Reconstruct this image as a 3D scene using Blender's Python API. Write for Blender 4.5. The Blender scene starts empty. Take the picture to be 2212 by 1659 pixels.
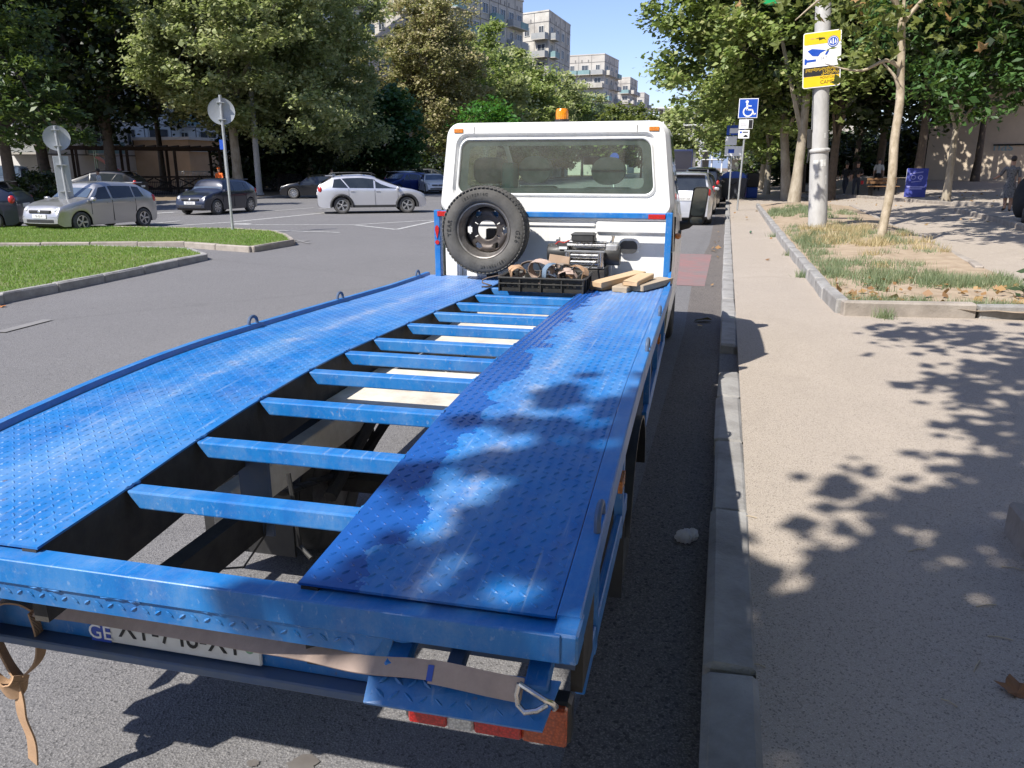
import bpy, bmesh, math, random
import numpy as np
from mathutils import Vector, Matrix, Euler
R = math.radians
SC = bpy.context.scene
COL = SC.collection
random.seed(7)

# ------------------------------------------------------------------ camera, sky, sun, exposure
EYE = 1.82
PITCH, YAW, FPX = R(15.7), R(15.1), 1661.0
cam = bpy.data.objects.new('camera', bpy.data.cameras.new('camera'))
COL.objects.link(cam)
cam.location = (0, 0, EYE)
cam.rotation_euler = (R(90) - PITCH, 0, YAW)
cam.data.sensor_width = 36.0
cam.data.lens = 36.0 * FPX / 2212.0
cam.data.clip_start = 0.05
cam.data.clip_end = 9000
SC.camera = cam

LIGHT = Vector((0.48, 0.714, -1.0)).normalized()       # the way sunlight travels
ELEV = math.asin(-LIGHT.z)
AZ = math.atan2(-LIGHT.x, -LIGHT.y)                     # compass bearing of the sun from +Y
world = bpy.data.worlds.new('World')
SC.world = world
world.use_nodes = True
wn = world.node_tree
bg = wn.nodes['Background']
sky = wn.nodes.new('ShaderNodeTexSky')
sky.sky_type = 'NISHITA'
sky.sun_disc = False
sky.sun_elevation = ELEV
sky.sun_rotation = AZ
sky.air_density = 1.0
sky.dust_density = 0.5
sky.ozone_density = 3.0
hue = wn.nodes.new('ShaderNodeMix'); hue.data_type = 'RGBA'; hue.blend_type = 'MULTIPLY'; hue.inputs[0].default_value = 1.0
hue.inputs[7].default_value = (1.14, 1.08, 1.26, 1)
wn.links.new(sky.outputs[0], hue.inputs[6]); wn.links.new(hue.outputs[2], bg.inputs[0])
bg.inputs[1].default_value = 0.10
sun = bpy.data.objects.new('sun', bpy.data.lights.new('sun', 'SUN'))
COL.objects.link(sun)
sun.data.energy = 5.0
sun.data.angle = R(0.53)
sun.data.color = (1.0, 0.955, 0.88)
sun.rotation_euler = LIGHT.to_track_quat('-Z', 'Y').to_euler()
vs = SC.view_settings
vs.view_transform = 'Standard'
vs.look = 'None'
vs.exposure = 0.62
vs.gamma = 1.0
vs.use_curve_mapping = False
SC.cycles.max_bounces = 8
SC.cycles.transparent_max_bounces = 12
SC.cycles.use_denoising = True

# ------------------------------------------------------------------ helpers: places
def ground_hit(px, py, z=0.0):
    """where a line of sight of the survey sketch (2212 x 1659) meets the level z"""
    r = (px - 1106.0) / FPX
    u = (829.5 - py) / FPX
    dz = u * math.cos(PITCH) - math.sin(PITCH)
    f = math.cos(PITCH) + u * math.sin(PITCH)
    x = r * math.cos(YAW) - f * math.sin(YAW)
    y = r * math.sin(YAW) + f * math.cos(YAW)
    t = (z - EYE) / dz
    return x * t, y * t
def bearing(px, dist):
    a = math.atan2(px - 1106.0, 1725.6) - YAW
    return dist * math.sin(a), dist * math.cos(a)
def plaza_z(x, y):
    if x < 4.6: return 0.12
    k = min(1.0, (x - 4.6) / 4.8)
    return 0.12 + 0.48 * k + 0.013 * max(0.0, y - 30) * k
def plaza_hit(px, py):
    z = 0.12
    for _ in range(40):
        x, y = ground_hit(px, py, z)
        z = 0.6 * z + 0.4 * min(1.2, plaza_z(x, y))
    return x, y, plaza_z(x, y)

# ------------------------------------------------------------------ helpers: materials
MATS = {}
def nodes_of(name):
    m = bpy.data.materials.new(name)
    m.use_nodes = True
    nt = m.node_tree
    return m, nt, nt.nodes['Principled BSDF']
def ramp(nt, src, stops):
    n = nt.nodes.new('ShaderNodeValToRGB')
    cr = n.color_ramp
    while len(cr.elements) < len(stops): cr.elements.new(0.5)
    for e, (p, c) in zip(cr.elements, stops):
        e.position = p
        e.color = (*c, 1) if not isinstance(c, (int, float)) else (c, c, c, 1)
    nt.links.new(src, n.inputs[0])
    return n.outputs[0]
def noise(nt, co, scale, detail=5, rough=0.6, dist=0.0):
    n = nt.nodes.new('ShaderNodeTexNoise')
    n.inputs['Scale'].default_value = scale
    n.inputs['Detail'].default_value = detail
    n.inputs['Roughness'].default_value = rough
    n.inputs['Distortion'].default_value = dist
    if co is not None: nt.links.new(co, n.inputs['Vector'])
    return n.outputs['Fac']
def coords(nt, kind='Object', scale=None):
    tc = nt.nodes.new('ShaderNodeTexCoord')
    o = tc.outputs[kind]
    if scale:
        mp = nt.nodes.new('ShaderNodeMapping')
        mp.inputs['Scale'].default_value = scale
        nt.links.new(o, mp.inputs[0])
        o = mp.outputs[0]
    return o
def mixc(nt, fac, a, b, mode='MIX'):
    n = nt.nodes.new('ShaderNodeMix')
    n.data_type = 'RGBA'
    n.blend_type = mode
    for sock, v in ((n.inputs[0], fac), (n.inputs[6], a), (n.inputs[7], b)):
        if hasattr(v, 'is_linked') or hasattr(v, 'links'): nt.links.new(v, sock)
        elif isinstance(v, (int, float)): sock.default_value = v
        else: sock.default_value = (*v, 1)
    return n.outputs[2]
def bump(nt, bs, h, strength, dist=0.01):
    b = nt.nodes.new('ShaderNodeBump')
    b.inputs['Strength'].default_value = strength
    b.inputs['Distance'].default_value = dist
    nt.links.new(h, b.inputs['Height'])
    nt.links.new(b.outputs[0], bs.inputs['Normal'])
def M(name, c, c2=None, scale=6, rough=0.6, metal=0.0, bmp=0.0, bscale=40, kind='Object', var=0.18, coat=0.0, vscale=None):
    """paint, plastic, stone ... with uneven colour, uneven gloss and fine relief"""
    if name in MATS: return MATS[name]
    m, nt, bs = nodes_of(name)
    co = coords(nt, kind, vscale)
    c2 = c2 or tuple(x * (1 - var) for x in c)
    f = noise(nt, co, scale, 6, 0.65)
    nt.links.new(ramp(nt, f, [(0.32, c), (0.68, c2)]), bs.inputs['Base Color'])
    g = noise(nt, co, scale * 2.7, 4)
    nt.links.new(ramp(nt, g, [(0.3, max(0.02, rough - 0.09)), (0.7, min(1, rough + 0.09))]), bs.inputs['Roughness'])
    bs.inputs['Metallic'].default_value = metal
    if coat:
        bs.inputs['Coat Weight'].default_value = coat
        bs.inputs['Coat Roughness'].default_value = 0.08
    if bmp: bump(nt, bs, noise(nt, co, bscale, 5), bmp)
    MATS[name] = m
    return m
def leaf_mat(name, cols, trans=0.35, rough=0.5, nscale=0.35):
    if name in MATS: return MATS[name]
    m, nt, bs = nodes_of(name)
    geo = nt.nodes.new('ShaderNodeNewGeometry')
    co = coords(nt, 'Object')
    f = noise(nt, co, nscale, 3)
    mx = nt.nodes.new('ShaderNodeMath'); mx.operation = 'MULTIPLY_ADD'
    nt.links.new(geo.outputs['Random Per Island'], mx.inputs[0]); mx.inputs[1].default_value = 0.62
    m2 = nt.nodes.new('ShaderNodeMath'); m2.operation = 'MULTIPLY_ADD'
    nt.links.new(f, m2.inputs[0]); m2.inputs[1].default_value = 1.1; m2.inputs[2].default_value = -0.36
    nt.links.new(m2.outputs[0], mx.inputs[2])
    c = ramp(nt, mx.outputs[0], [(i / (len(cols) - 1), cc) for i, cc in enumerate(cols)])
    nt.links.new(c, bs.inputs['Base Color'])
    bs.inputs['Roughness'].default_value = rough
    tr = nt.nodes.new('ShaderNodeBsdfTranslucent')
    nt.links.new(mixc(nt, 0.5, c, (0.16, 0.22, 0.02)), tr.inputs[0])
    ms = nt.nodes.new('ShaderNodeMixShader'); ms.inputs[0].default_value = trans
    nt.links.new(bs.outputs[0], ms.inputs[1]); nt.links.new(tr.outputs[0], ms.inputs[2])
    nt.links.new(ms.outputs[0], nt.nodes['Material Output'].inputs[0])
    MATS[name] = m
    return m
def glass_mat(name, tint, refl=0.12, rough=0.03, dust=0.0):
    if name in MATS: return MATS[name]
    m, nt, bs = nodes_of(name)
    nt.nodes.remove(bs)
    tr = nt.nodes.new('ShaderNodeBsdfTransparent'); tr.inputs[0].default_value = (*tint, 1)
    gl = nt.nodes.new('ShaderNodeBsdfGlossy'); gl.inputs['Roughness'].default_value = rough
    lw = nt.nodes.new('ShaderNodeLayerWeight'); lw.inputs[0].default_value = 0.5
    pw = nt.nodes.new('ShaderNodeMath'); pw.operation = 'POWER'; nt.links.new(lw.outputs['Facing'], pw.inputs[0]); pw.inputs[1].default_value = 5.0
    mh = nt.nodes.new('ShaderNodeMath'); mh.operation = 'MULTIPLY_ADD'
    nt.links.new(pw.outputs[0], mh.inputs[0]); mh.inputs[1].default_value = 0.7; mh.inputs[2].default_value = refl
    ms = nt.nodes.new('ShaderNodeMixShader')
    nt.links.new(mh.outputs[0], ms.inputs[0]); nt.links.new(tr.outputs[0], ms.inputs[1]); nt.links.new(gl.outputs[0], ms.inputs[2])
    out = ms.outputs[0]
    if dust:
        df = nt.nodes.new('ShaderNodeBsdfDiffuse'); df.inputs[0].default_value = (0.42, 0.43, 0.4, 1)
        f = ramp(nt, noise(nt, coords(nt), 9, 8, 0.75), [(0.35, dust * 0.4), (0.75, dust)])
        m3 = nt.nodes.new('ShaderNodeMixShader')
        nt.links.new(f, m3.inputs[0]); nt.links.new(out, m3.inputs[1]); nt.links.new(df.outputs[0], m3.inputs[2])
        out = m3.outputs[0]
    nt.links.new(out, nt.nodes['Material Output'].inputs[0])
    MATS[name] = m
    return m
def emit_free_lens(name, c, rough=0.25):
    """coloured lamp plastic"""
    if name in MATS: return MATS[name]
    m, nt, bs = nodes_of(name)
    co = coords(nt)
    v = nt.nodes.new('ShaderNodeTexVoronoi'); v.inputs['Scale'].default_value = 160
    nt.links.new(co, v.inputs['Vector'])
    nt.links.new(ramp(nt, v.outputs['Distance'], [(0.1, c), (0.7, tuple(x * 0.55 for x in c))]), bs.inputs['Base Color'])
    bs.inputs['Roughness'].default_value = rough
    bs.inputs['Coat Weight'].default_value = 0.6
    bump(nt, bs, v.outputs['Distance'], 0.3, 0.004)
    MATS[name] = m
    return m

def asphalt(name, base, dark, light, grain=230, crack=0.0, patch=0.55, rough=0.85, pscale=0.35):
    if name in MATS: return MATS[name]
    m, nt, bs = nodes_of(name)
    co = coords(nt)
    big = noise(nt, co, pscale, 6, 0.62, 0.3)
    mid = noise(nt, co, 3.2, 7, 0.7)
    v = nt.nodes.new('ShaderNodeTexVoronoi'); v.inputs['Scale'].default_value = grain
    nt.links.new(co, v.inputs['Vector'])
    v2 = nt.nodes.new('ShaderNodeTexVoronoi'); v2.inputs['Scale'].default_value = grain * 0.42
    nt.links.new(co, v2.inputs['Vector'])
    sp = nt.nodes.new('ShaderNodeSeparateColor'); nt.links.new(v.outputs['Color'], sp.inputs[0])
    sp2 = nt.nodes.new('ShaderNodeSeparateColor'); nt.links.new(v2.outputs['Color'], sp2.inputs[0])
    c = ramp(nt, big, [(0.3, base), (0.5, tuple((a + b) / 2 for a, b in zip(base, dark))), (0.72, base)])
    c = mixc(nt, ramp(nt, mid, [(0.42, 0.0), (0.75, 0.35)]), c, dark)
    c = mixc(nt, ramp(nt, sp.outputs[0], [(0.55, 0.0), (0.98, 0.75)]), c, light)
    c = mixc(nt, ramp(nt, sp2.outputs[1], [(0.0, 0.8), (0.2, 0.0)]), c, tuple(x * 0.45 for x in dark))
    st = noise(nt, co, 0.9, 3, 0.5, 1.2)
    c = mixc(nt, ramp(nt, st, [(0.62, 0.0), (0.74, patch)]), c, dark)
    if crack:
        w = nt.nodes.new('ShaderNodeTexVoronoi'); w.feature = 'DISTANCE_TO_EDGE'; w.inputs['Scale'].default_value = 0.16
        mp = nt.nodes.new('ShaderNodeMix'); mp.data_type = 'VECTOR'; mp.inputs[0].default_value = 0.22
        nn = nt.nodes.new('ShaderNodeTexNoise'); nn.inputs['Scale'].default_value = 2.6; nn.inputs['Detail'].default_value = 7
        nt.links.new(co, nn.inputs['Vector']); nt.links.new(co, mp.inputs[4]); nt.links.new(nn.outputs['Color'], mp.inputs[5])
        nt.links.new(mp.outputs[1], w.inputs['Vector'])
        c = mixc(nt, ramp(nt, w.outputs['Distance'], [(0.0, crack), (0.006, crack * 0.5), (0.011, 0.0)]), c, (0.02, 0.02, 0.02))
    nt.links.new(c, bs.inputs['Base Color'])
    bs.inputs['Roughness'].default_value = rough
    bs.inputs['Specular IOR Level'].default_value = 0.3
    bump(nt, bs, v2.outputs['Distance'], 0.45, 0.006)
    MATS[name] = m
    return m

# ------------------------------------------------------------------ helpers: meshes
class MB:
    def __init__(s): s.v, s.f, s.m, s.cur = [], [], [], 0
    def mat(s, i): s.cur = i; return s
    def add(s, vs, fs):
        o = len(s.v)
        s.v += [tuple(v) for v in vs]
        for f in fs:
            s.f.append([i + o for i in f]); s.m.append(s.cur)
        return s
    def box(s, lo, hi, b=0.0, mat=None):
        lo, hi = Vector(lo), Vector(hi)
        c, h = (lo + hi) / 2, (hi - lo) / 2
        b = min(b, 0.45 * min(h) * 2)
        if b <= 0:
            vs = [Vector((sx * h.x, sy * h.y, sz * h.z)) for sx in (-1, 1) for sy in (-1, 1) for sz in (-1, 1)]
            fs = [(0, 1, 3, 2), (4, 6, 7, 5), (0, 4, 5, 1), (2, 3, 7, 6), (0, 2, 6, 4), (1, 5, 7, 3)]
        else:
            vs, idx = [], {}
            for sx in (-1, 1):
                for sy in (-1, 1):
                    for sz in (-1, 1):
                        for a in range(3):
                            p = [h.x * sx, h.y * sy, h.z * sz]
                            for k, sg in enumerate((sx, sy, sz)):
                                if k != a: p[k] -= b * sg
                            idx[(sx, sy, sz, a)] = len(vs); vs.append(Vector(p))
            fs = []
            I = lambda sx, sy, sz, a: idx[(sx, sy, sz, a)]
            for sg in (-1, 1):
                q = [(-1, -1), (1, -1), (1, 1), (-1, 1)]
                fs.append([I(sg, p, r, 0) for p, r in (q if sg > 0 else q[::-1])])
                fs.append([I(p, sg, r, 1) for p, r in (q[::-1] if sg > 0 else q)])
                fs.append([I(p, r, sg, 2) for p, r in (q if sg > 0 else q[::-1])])
            for s1 in (-1, 1):
                for s2 in (-1, 1):
                    for a, bx in ((0, 1), (1, 2), (0, 2)):
                        c3 = 3 - a - bx
                        def key(s3, which):
                            d = [0, 0, 0]; d[a] = s1; d[bx] = s2; d[c3] = s3
                            return I(*d, which)
                        fs.append([key(-1, a), key(1, a), key(1, bx), key(-1, bx)])
            for sx in (-1, 1):
                for sy in (-1, 1):
                    for sz in (-1, 1): fs.append([I(sx, sy, sz, 0), I(sx, sy, sz, 1), I(sx, sy, sz, 2)])
        if mat is not None: vs = [mat @ v for v in vs]
        return s.add([v + c for v in vs], fs)
    def obox(s, c, half, rot, b=0.0):
        o = MB(); o.box([-x for x in half], half, b)
        m = rot.to_matrix() if isinstance(rot, Euler) else rot
        return s.add([m @ Vector(v) + Vector(c) for v in o.v], o.f)
    def prism(s, poly, axis, a, b):
        """outline in two axes, extruded along the third from a to b"""
        n = len(poly)
        def P(p, t):
            q = list(p); q.insert(axis, t); return q
        vs = [P(p, a) for p in poly] + [P(p, b) for p in poly]
        fs = [list(range(n))[::-1], list(range(n, 2 * n))] + [[i, (i + 1) % n, n + (i + 1) % n, n + i] for i in range(n)]
        return s.add(vs, fs)
    def tube(s, pts, rad, n=8, caps=True, flat=1.0):
        pts = [Vector(p) for p in pts]
        if not hasattr(rad, '__len__'): rad = [rad] * len(pts)
        vs, fs, up = [], [], None
        for i, p in enumerate(pts):
            t = (pts[min(i + 1, len(pts) - 1)] - pts[max(i - 1, 0)]).normalized()
            if up is None:
                up = Vector((0, 0, 1)) if abs(t.z) < 0.9 else Vector((1, 0, 0))
            sd = t.cross(up)
            if sd.length < 1e-5: sd = t.orthogonal()
            sd.normalize(); up = sd.cross(t).normalized()
            for k in range(n):
                a = 2 * math.pi * k / n
                vs.append(p + sd * math.cos(a) * rad[i] + up * math.sin(a) * rad[i] * flat)
        for i in range(len(pts) - 1):
            for k in range(n):
                fs.append([i * n + k, i * n + (k + 1) % n, (i + 1) * n + (k + 1) % n, (i + 1) * n + k])
        if caps:
            fs.append(list(range(n))[::-1]); fs.append([(len(pts) - 1) * n + k for k in range(n)])
        return s.add(vs, fs)
    def lathe(s, prof, n=24, axis=2, c=(0, 0, 0), closed=False, caps=True):
        """profile (radius, height) spun about an axis"""
        vs, fs, k = [], [], len(prof)
        ax = [(1, 2, 0), (2, 0, 1), (0, 1, 2)][axis]
        for i in range(n):
            a = 2 * math.pi * i / n
            for r, h in prof:
                p = [0, 0, 0]
                p[ax[0]] = r * math.cos(a); p[ax[1]] = r * math.sin(a); p[ax[2]] = h
                vs.append([p[j] + c[j] for j in range(3)])
        for i in range(n):
            j = (i + 1) % n
            for q in range(k if closed else k - 1):
                q2 = (q + 1) % k
                fs.append([i * k + q, j * k + q, j * k + q2, i * k + q2])
        if not closed and caps:
            if prof[0][0] > 1e-6: fs.append([i * k for i in range(n)][::-1])
            if prof[-1][0] > 1e-6: fs.append([i * k + k - 1 for i in range(n)])
        return s.add(vs, fs)
    def ball(s, c, r, n=12, m=8):
        r = r if hasattr(r, '__len__') else (r, r, r)
        o = MB().lathe([(max(1e-7, math.sin(math.pi * i / m)), -math.cos(math.pi * i / m)) for i in range(m + 1)], n)
        return s.add([(c[0] + v[0] * r[0], c[1] + v[1] * r[1], c[2] + v[2] * r[2]) for v in o.v], o.f)
    def ribbon(s, pts, width, side, th=0.004):
        """a strap: a band of given width along a path; side = direction(s) across the band"""
        pts = [Vector(p) for p in pts]
        n = len(pts); vs, fs = [], []
        for i, p in enumerate(pts):
            t = (pts[min(i + 1, n - 1)] - pts[max(i - 1, 0)]).normalized()
            sd = Vector(side[i] if isinstance(side[0], (tuple, list, Vector)) else side)
            sd = (sd - t * sd.dot(t)).normalized(); nr = t.cross(sd)
            for a, b in ((-1, -1), (1, -1), (1, 1), (-1, 1)):
                vs.append(p + sd * a * width / 2 + nr * b * th / 2)
        for i in range(n - 1):
            for k in range(4): fs.append([i * 4 + k, i * 4 + (k + 1) % 4, i * 4 + 4 + (k + 1) % 4, i * 4 + 4 + k])
        fs += [[3, 2, 1, 0], [(n - 1) * 4 + k for k in range(4)]]
        return s.add(vs, fs)
    def xf(s, m):
        s.v = [tuple(m @ Vector(v)) for v in s.v]; return s
    def build(s, name, mats, parent=None, smooth=False, loc=None, fix=True):
        me = bpy.data.meshes.new(name)
        me.from_pydata(s.v, [], s.f)
        for m in (mats if isinstance(mats, (list, tuple)) else [mats]): me.materials.append(m)
        if len(set(s.m)) > 1 or (s.m and s.m[0]): me.polygons.foreach_set('material_index', s.m)
        if fix:
            bm = bmesh.new(); bm.from_mesh(me); bmesh.ops.recalc_face_normals(bm, faces=bm.faces); bm.to_mesh(me); bm.free()
        if smooth:
            me.polygons.foreach_set('use_smooth', [True] * len(me.polygons))
            try: me.set_sharp_from_angle(angle=R(42 if smooth is True else smooth))
            except Exception: pass
        me.update()
        o = bpy.data.objects.new(name, me)
        COL.objects.link(o)
        if parent is not None: o.parent = parent
        if loc is not None: o.location = loc
        return o
def tag(o, label=None, cat=None, group=None, kind=None):
    if label: o['label'] = label
    if cat: o['category'] = cat
    if group: o['group'] = group
    if kind: o['kind'] = kind
    return o
def thing(name, label, cat, loc=(0, 0, 0), rz=0.0, group=None):
    o = bpy.data.objects.new(name, None)
    o.empty_display_size = 0.2
    COL.objects.link(o)
    o.location = loc; o.rotation_euler = (0, 0, rz)
    return tag(o, label, cat, group)
def struct_root(name, loc=(0, 0, 0)):
    o = bpy.data.objects.new(name, None); COL.objects.link(o); o.location = loc
    return tag(o, kind='structure')
def inst(src, name, parent, loc, rot=(0, 0, 0), scl=(1, 1, 1)):
    o = bpy.data.objects.new(name, src.data if hasattr(src, 'data') else src)
    COL.objects.link(o); o.parent = parent
    o.location = loc; o.rotation_euler = rot; o.scale = scl
    return o
def copy_tree(o, parent=None):
    c = o.copy(); COL.objects.link(c); c.parent = parent
    for ch in list(o.children): copy_tree(ch, c)
    return c
def text_mesh(body, size, depth=0.0015):
    cu = bpy.data.curves.new('lettering', 'FONT')
    cu.body = body; cu.size = size; cu.extrude = depth / 2; cu.align_x = 'CENTER'; cu.align_y = 'CENTER'
    cu.resolution_u = 3
    o = bpy.data.objects.new('lettering', cu); COL.objects.link(o)
    dg = bpy.context.evaluated_depsgraph_get()
    me = bpy.data.meshes.new_from_object(o.evaluated_get(dg))
    bpy.data.objects.remove(o); bpy.data.curves.remove(cu)
    return me
def text(body, size, mat, parent, loc, rot, name='lettering', sx=1.0, sy=1.0):
    me = text_mesh(body, size)
    me.materials.clear(); me.materials.append(mat)
    o = bpy.data.objects.new(name, me); COL.objects.link(o)
    o.parent = parent; o.location = loc; o.rotation_euler = rot; o.scale = (sx, sy, 1)
    return o
def mesh_np(name, verts, faces_n, mat, parent=None, k=4):
    """many equal k-gons at once: verts (N*k, 3)"""
    n = len(verts) // k
    me = bpy.data.meshes.new(name)
    me.vertices.add(len(verts)); me.vertices.foreach_set('co', np.asarray(verts, dtype=np.float32).ravel())
    me.loops.add(n * k); me.loops.foreach_set('vertex_index', np.arange(n * k, dtype=np.int32))
    me.polygons.add(n)
    me.polygons.foreach_set('loop_start', np.arange(0, n * k, k, dtype=np.int32))
    me.update(calc_edges=True)
    me.materials.append(mat)
    o = bpy.data.objects.new(name, me); COL.objects.link(o)
    if parent is not None: o.parent = parent
    return o
def rrect(x0, x1, z0, z1, r, n=8):
    """rounded rectangle outline, counter-clockwise"""
    pts = []
    for cx, cz, a0 in ((x1 - r, z1 - r, 0), (x0 + r, z1 - r, 90), (x0 + r, z0 + r, 180), (x1 - r, z0 + r, 270)):
        for i in range(n):
            a = R(a0 + 90 * i / (n - 1)); pts.append((cx + r * math.cos(a), cz + r * math.sin(a)))
    return pts

# ================================================================== THE SETTING
ROAD = asphalt('road_asphalt', (0.155, 0.151, 0.153), (0.118, 0.115, 0.117), (0.28, 0.27, 0.265), 300, crack=0.10, patch=0.35, pscale=0.22)
WALK = asphalt('footway_asphalt', (0.385, 0.330, 0.275), (0.30, 0.258, 0.215), (0.52, 0.455, 0.39), 420, patch=0.5, pscale=0.6)
KERB = M('kerb_concrete', (0.36, 0.35, 0.335), (0.20, 0.19, 0.18), 3.2, 0.85, bmp=0.6, bscale=60, kind='Object')
KERB2 = M('kerb_weathered', (0.37, 0.325, 0.28), (0.24, 0.21, 0.18), 4, 0.9, bmp=0.6, bscale=45)
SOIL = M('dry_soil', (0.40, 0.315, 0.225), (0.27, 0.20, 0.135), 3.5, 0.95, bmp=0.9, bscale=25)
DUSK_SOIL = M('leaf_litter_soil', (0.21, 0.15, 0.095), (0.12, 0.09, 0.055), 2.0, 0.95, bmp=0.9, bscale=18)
PAINT = M('road_paint_worn', (0.55, 0.55, 0.53), (0.24, 0.235, 0.23), 7, 0.8)
FAINT = M('road_paint_nearly_gone', (0.22, 0.213, 0.207), (0.172, 0.166, 0.163), 2, 0.85)
REDPAINT = M('road_paint_red', (0.26, 0.13, 0.125), (0.18, 0.15, 0.147), 2.2, 0.85)
TURF = M('turf_base', (0.085, 0.13, 0.03), (0.14, 0.15, 0.05), 3, 0.95, bmp=0.6)

def slab(name, poly, z0, z1, mat, kind='structure'):
    o = MB().prism(poly, 2, z0, z1).build(name, mat)
    return tag(o, kind=kind)
def sheet(name, poly, z, mat, kind='structure'):
    o = MB().add([(x, y, z) for x, y in poly], [list(range(len(poly)))]).build(name, mat, fix=False)
    if o.data.polygons[0].normal.z < 0: o.data.flip_normals()
    return tag(o, kind=kind) if kind else o

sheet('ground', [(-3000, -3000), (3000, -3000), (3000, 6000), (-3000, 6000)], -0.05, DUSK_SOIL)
LEFT_EDGE = [(-90, 30.5), (-34, 32.6), (-29.4, 35), (-27.6, 40), (-27.2, 46), (-27.2, 420)]
sheet('road', [(-90, -14), (0.06, -14), (0.06, 420), (-27.2, 420), (-27.2, 46), (-27.6, 40), (-29.4, 35), (-34, 32.6), (-90, 30.5)], 0.0, ROAD)
# footway of the right side, rising to the plaza by the houses
xs = [0.22, 1.2, 2.4, 3.6, 4.6, 5.4, 6.2, 7, 7.8, 8.6, 9.4, 12, 16, 24, 40, 70]
ys = [-14, -6, 0, 3, 6, 9, 12, 16, 20, 25, 30, 36, 42, 50, 60, 75, 100, 160, 300, 420]
b = MB()
b.add([(x, y, plaza_z(x, y)) for y in ys for x in xs], [[j * len(xs) + i, j * len(xs) + i + 1, (j + 1) * len(xs) + i + 1, (j + 1) * len(xs) + i] for j in range(len(ys) - 1) for i in range(len(xs) - 1)])
tag(b.build('pavement', WALK, smooth=True), kind='structure')
b = MB(); b.box((0.055, 6.70, -0.04), (0.235, 7.81, 0.025)); b.box((0.225, 6.70, -0.04), (0.24, 7.81, 0.118))
tag(b.build('pavement_break', ROAD), kind='structure')
# left side verge
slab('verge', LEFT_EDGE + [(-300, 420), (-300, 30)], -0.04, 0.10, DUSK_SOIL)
sheet('parking_area', [(-90, 33), (-36, 35), (-36, 50), (-90, 60)], 0.106, ROAD)

def stone_mesh(l, w, h, seed, ch=0.012):
    rnd = random.Random(seed)
    b = MB().box((-w / 2, -l / 2, -0.1), (w / 2, l / 2, h), ch)
    b.v = [(x + rnd.uniform(-.006, .006), y + rnd.uniform(-.004, .004), z + (rnd.uniform(-.005, .004) if z > 0 else 0)) for x, y, z in b.v]
    return b.build('kerb_stone', KERB)
def kerb_run(root, pts, lens, w, h, z, mats=None, gap=0.012, seed=0):
    """a row of kerb stones along a line of points"""
    rnd = random.Random(seed)
    for i in range(len(pts) - 1):
        a, c = Vector(pts[i]), Vector(pts[i + 1])
        L = (c - a).length; d = (c - a) / L
        n = max(1, round(L / lens)); l = L / n
        src = None
        for k in range(n):
            p = a + d * (l * (k + 0.5))
            o = MB().box((-w / 2, -l / 2 + gap / 2, -0.12), (w / 2, l / 2 - gap / 2, h), 0.020)
            o.v = [(x + rnd.uniform(-.009, .009), y + rnd.uniform(-.006, .006), zz + (rnd.uniform(-.010, .004) if zz > 0 else 0)) for x, y, zz in o.v]
            o = o.build('kerb_stone', mats or KERB, root)
            o.location = (p.x, p.y, z + rnd.uniform(-.006, .006))
            o.rotation_euler = (rnd.uniform(-.008, .008), rnd.uniform(-.012, .012), math.atan2(-d.x, d.y) + rnd.uniform(-.006, .006))
kr = struct_root('kerb')
tag(kr, 'grey concrete kerb along the parked tow truck')
joints = [-1.6, -0.3, 1.0, 2.44, 3.81, 4.90, 5.92, 6.70]
for i in range(len(joints) - 1):
    kerb_run(kr, [(0.137, joints[i]), (0.137, joints[i + 1])], 5, 0.178, 0.13, 0.0, gap=0.016, seed=i)
js = [7.81, 9.72] + [9.72 + 1.0 * k for k in range(1, 16)]
for i in range(len(js) - 1):
    kerb_run(kr, [(0.137 if i < 4 else 0.135, js[i]), (0.137 if i < 3 else 0.135, js[i + 1])], 5, 0.172, 0.13, 0.0, gap=0.014, seed=20 + i)
kerb_run(kr, [(0.135, js[-1]), (0.12, 60)], 1.0, 0.17, 0.13, 0, seed=77)
kf = MB().box((0.03, 60, -0.1), (0.21, 420, 0.13)).build('kerb_far', KERB, kr)
kl = struct_root('kerb')
for i in range(len(LEFT_EDGE) - 2): kerb_run(kl, LEFT_EDGE[i:i + 2] if i else [(-60, 31.6), LEFT_EDGE[1]], 2.0, 0.18, 0.13, 0, seed=100 + i)
kerb_run(kl, [(-27.2, 46), (-27.2, 90)], 3.0, 0.18, 0.13, 0, seed=140)
MB().box((-27.29, 90, -0.1), (-27.11, 420, 0.13)).build('kerb_far', KERB, kl)

# planting bed between the footway and the plaza path
BED = [(1.42, 9.86), (4.05, 10.2), (4.2, 15), (4.55, 23.7), (5.0, 30.2), (5.3, 37), (1.45, 37)]
def bed_z(x, y): return 0.225 + 0.12 * max(0, min(1, (y - 14) / 5)) * max(0, min(1, (x - 1.4) / 1.2)) * max(0, min(1, (5.0 - x) / 1.0))
b = MB(); nx, ny = 14, 30
gv = []
for j in range(ny + 1):
    y = 9.95 + (37 - 9.95) * j / ny
    xr = np.interp(y, [9.9, 15, 23.7, 30.2, 37], [4.05, 4.2, 4.55, 5.0, 5.3])
    for i in range(nx + 1):
        x = 1.45 + (xr - 1.45) * i / nx
        gv.append((x, y, bed_z(x, y) + random.uniform(-.015, .02)))
b.add(gv, [[j * (nx + 1) + i, j * (nx + 1) + i + 1, (j + 1) * (nx + 1) + i + 1, (j + 1) * (nx + 1) + i] for j in range(ny) for i in range(nx)])
tag(b.build('planting_bed_soil', SOIL, smooth=True), kind='structure')
kb = struct_root('planting_bed_kerb')
kerb_run(kb, [(1.42, 11.0), (1.38, 18.7), (1.42, 37)], 1.0, 0.15, 0.17, 0.12, KERB, seed=200)
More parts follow.
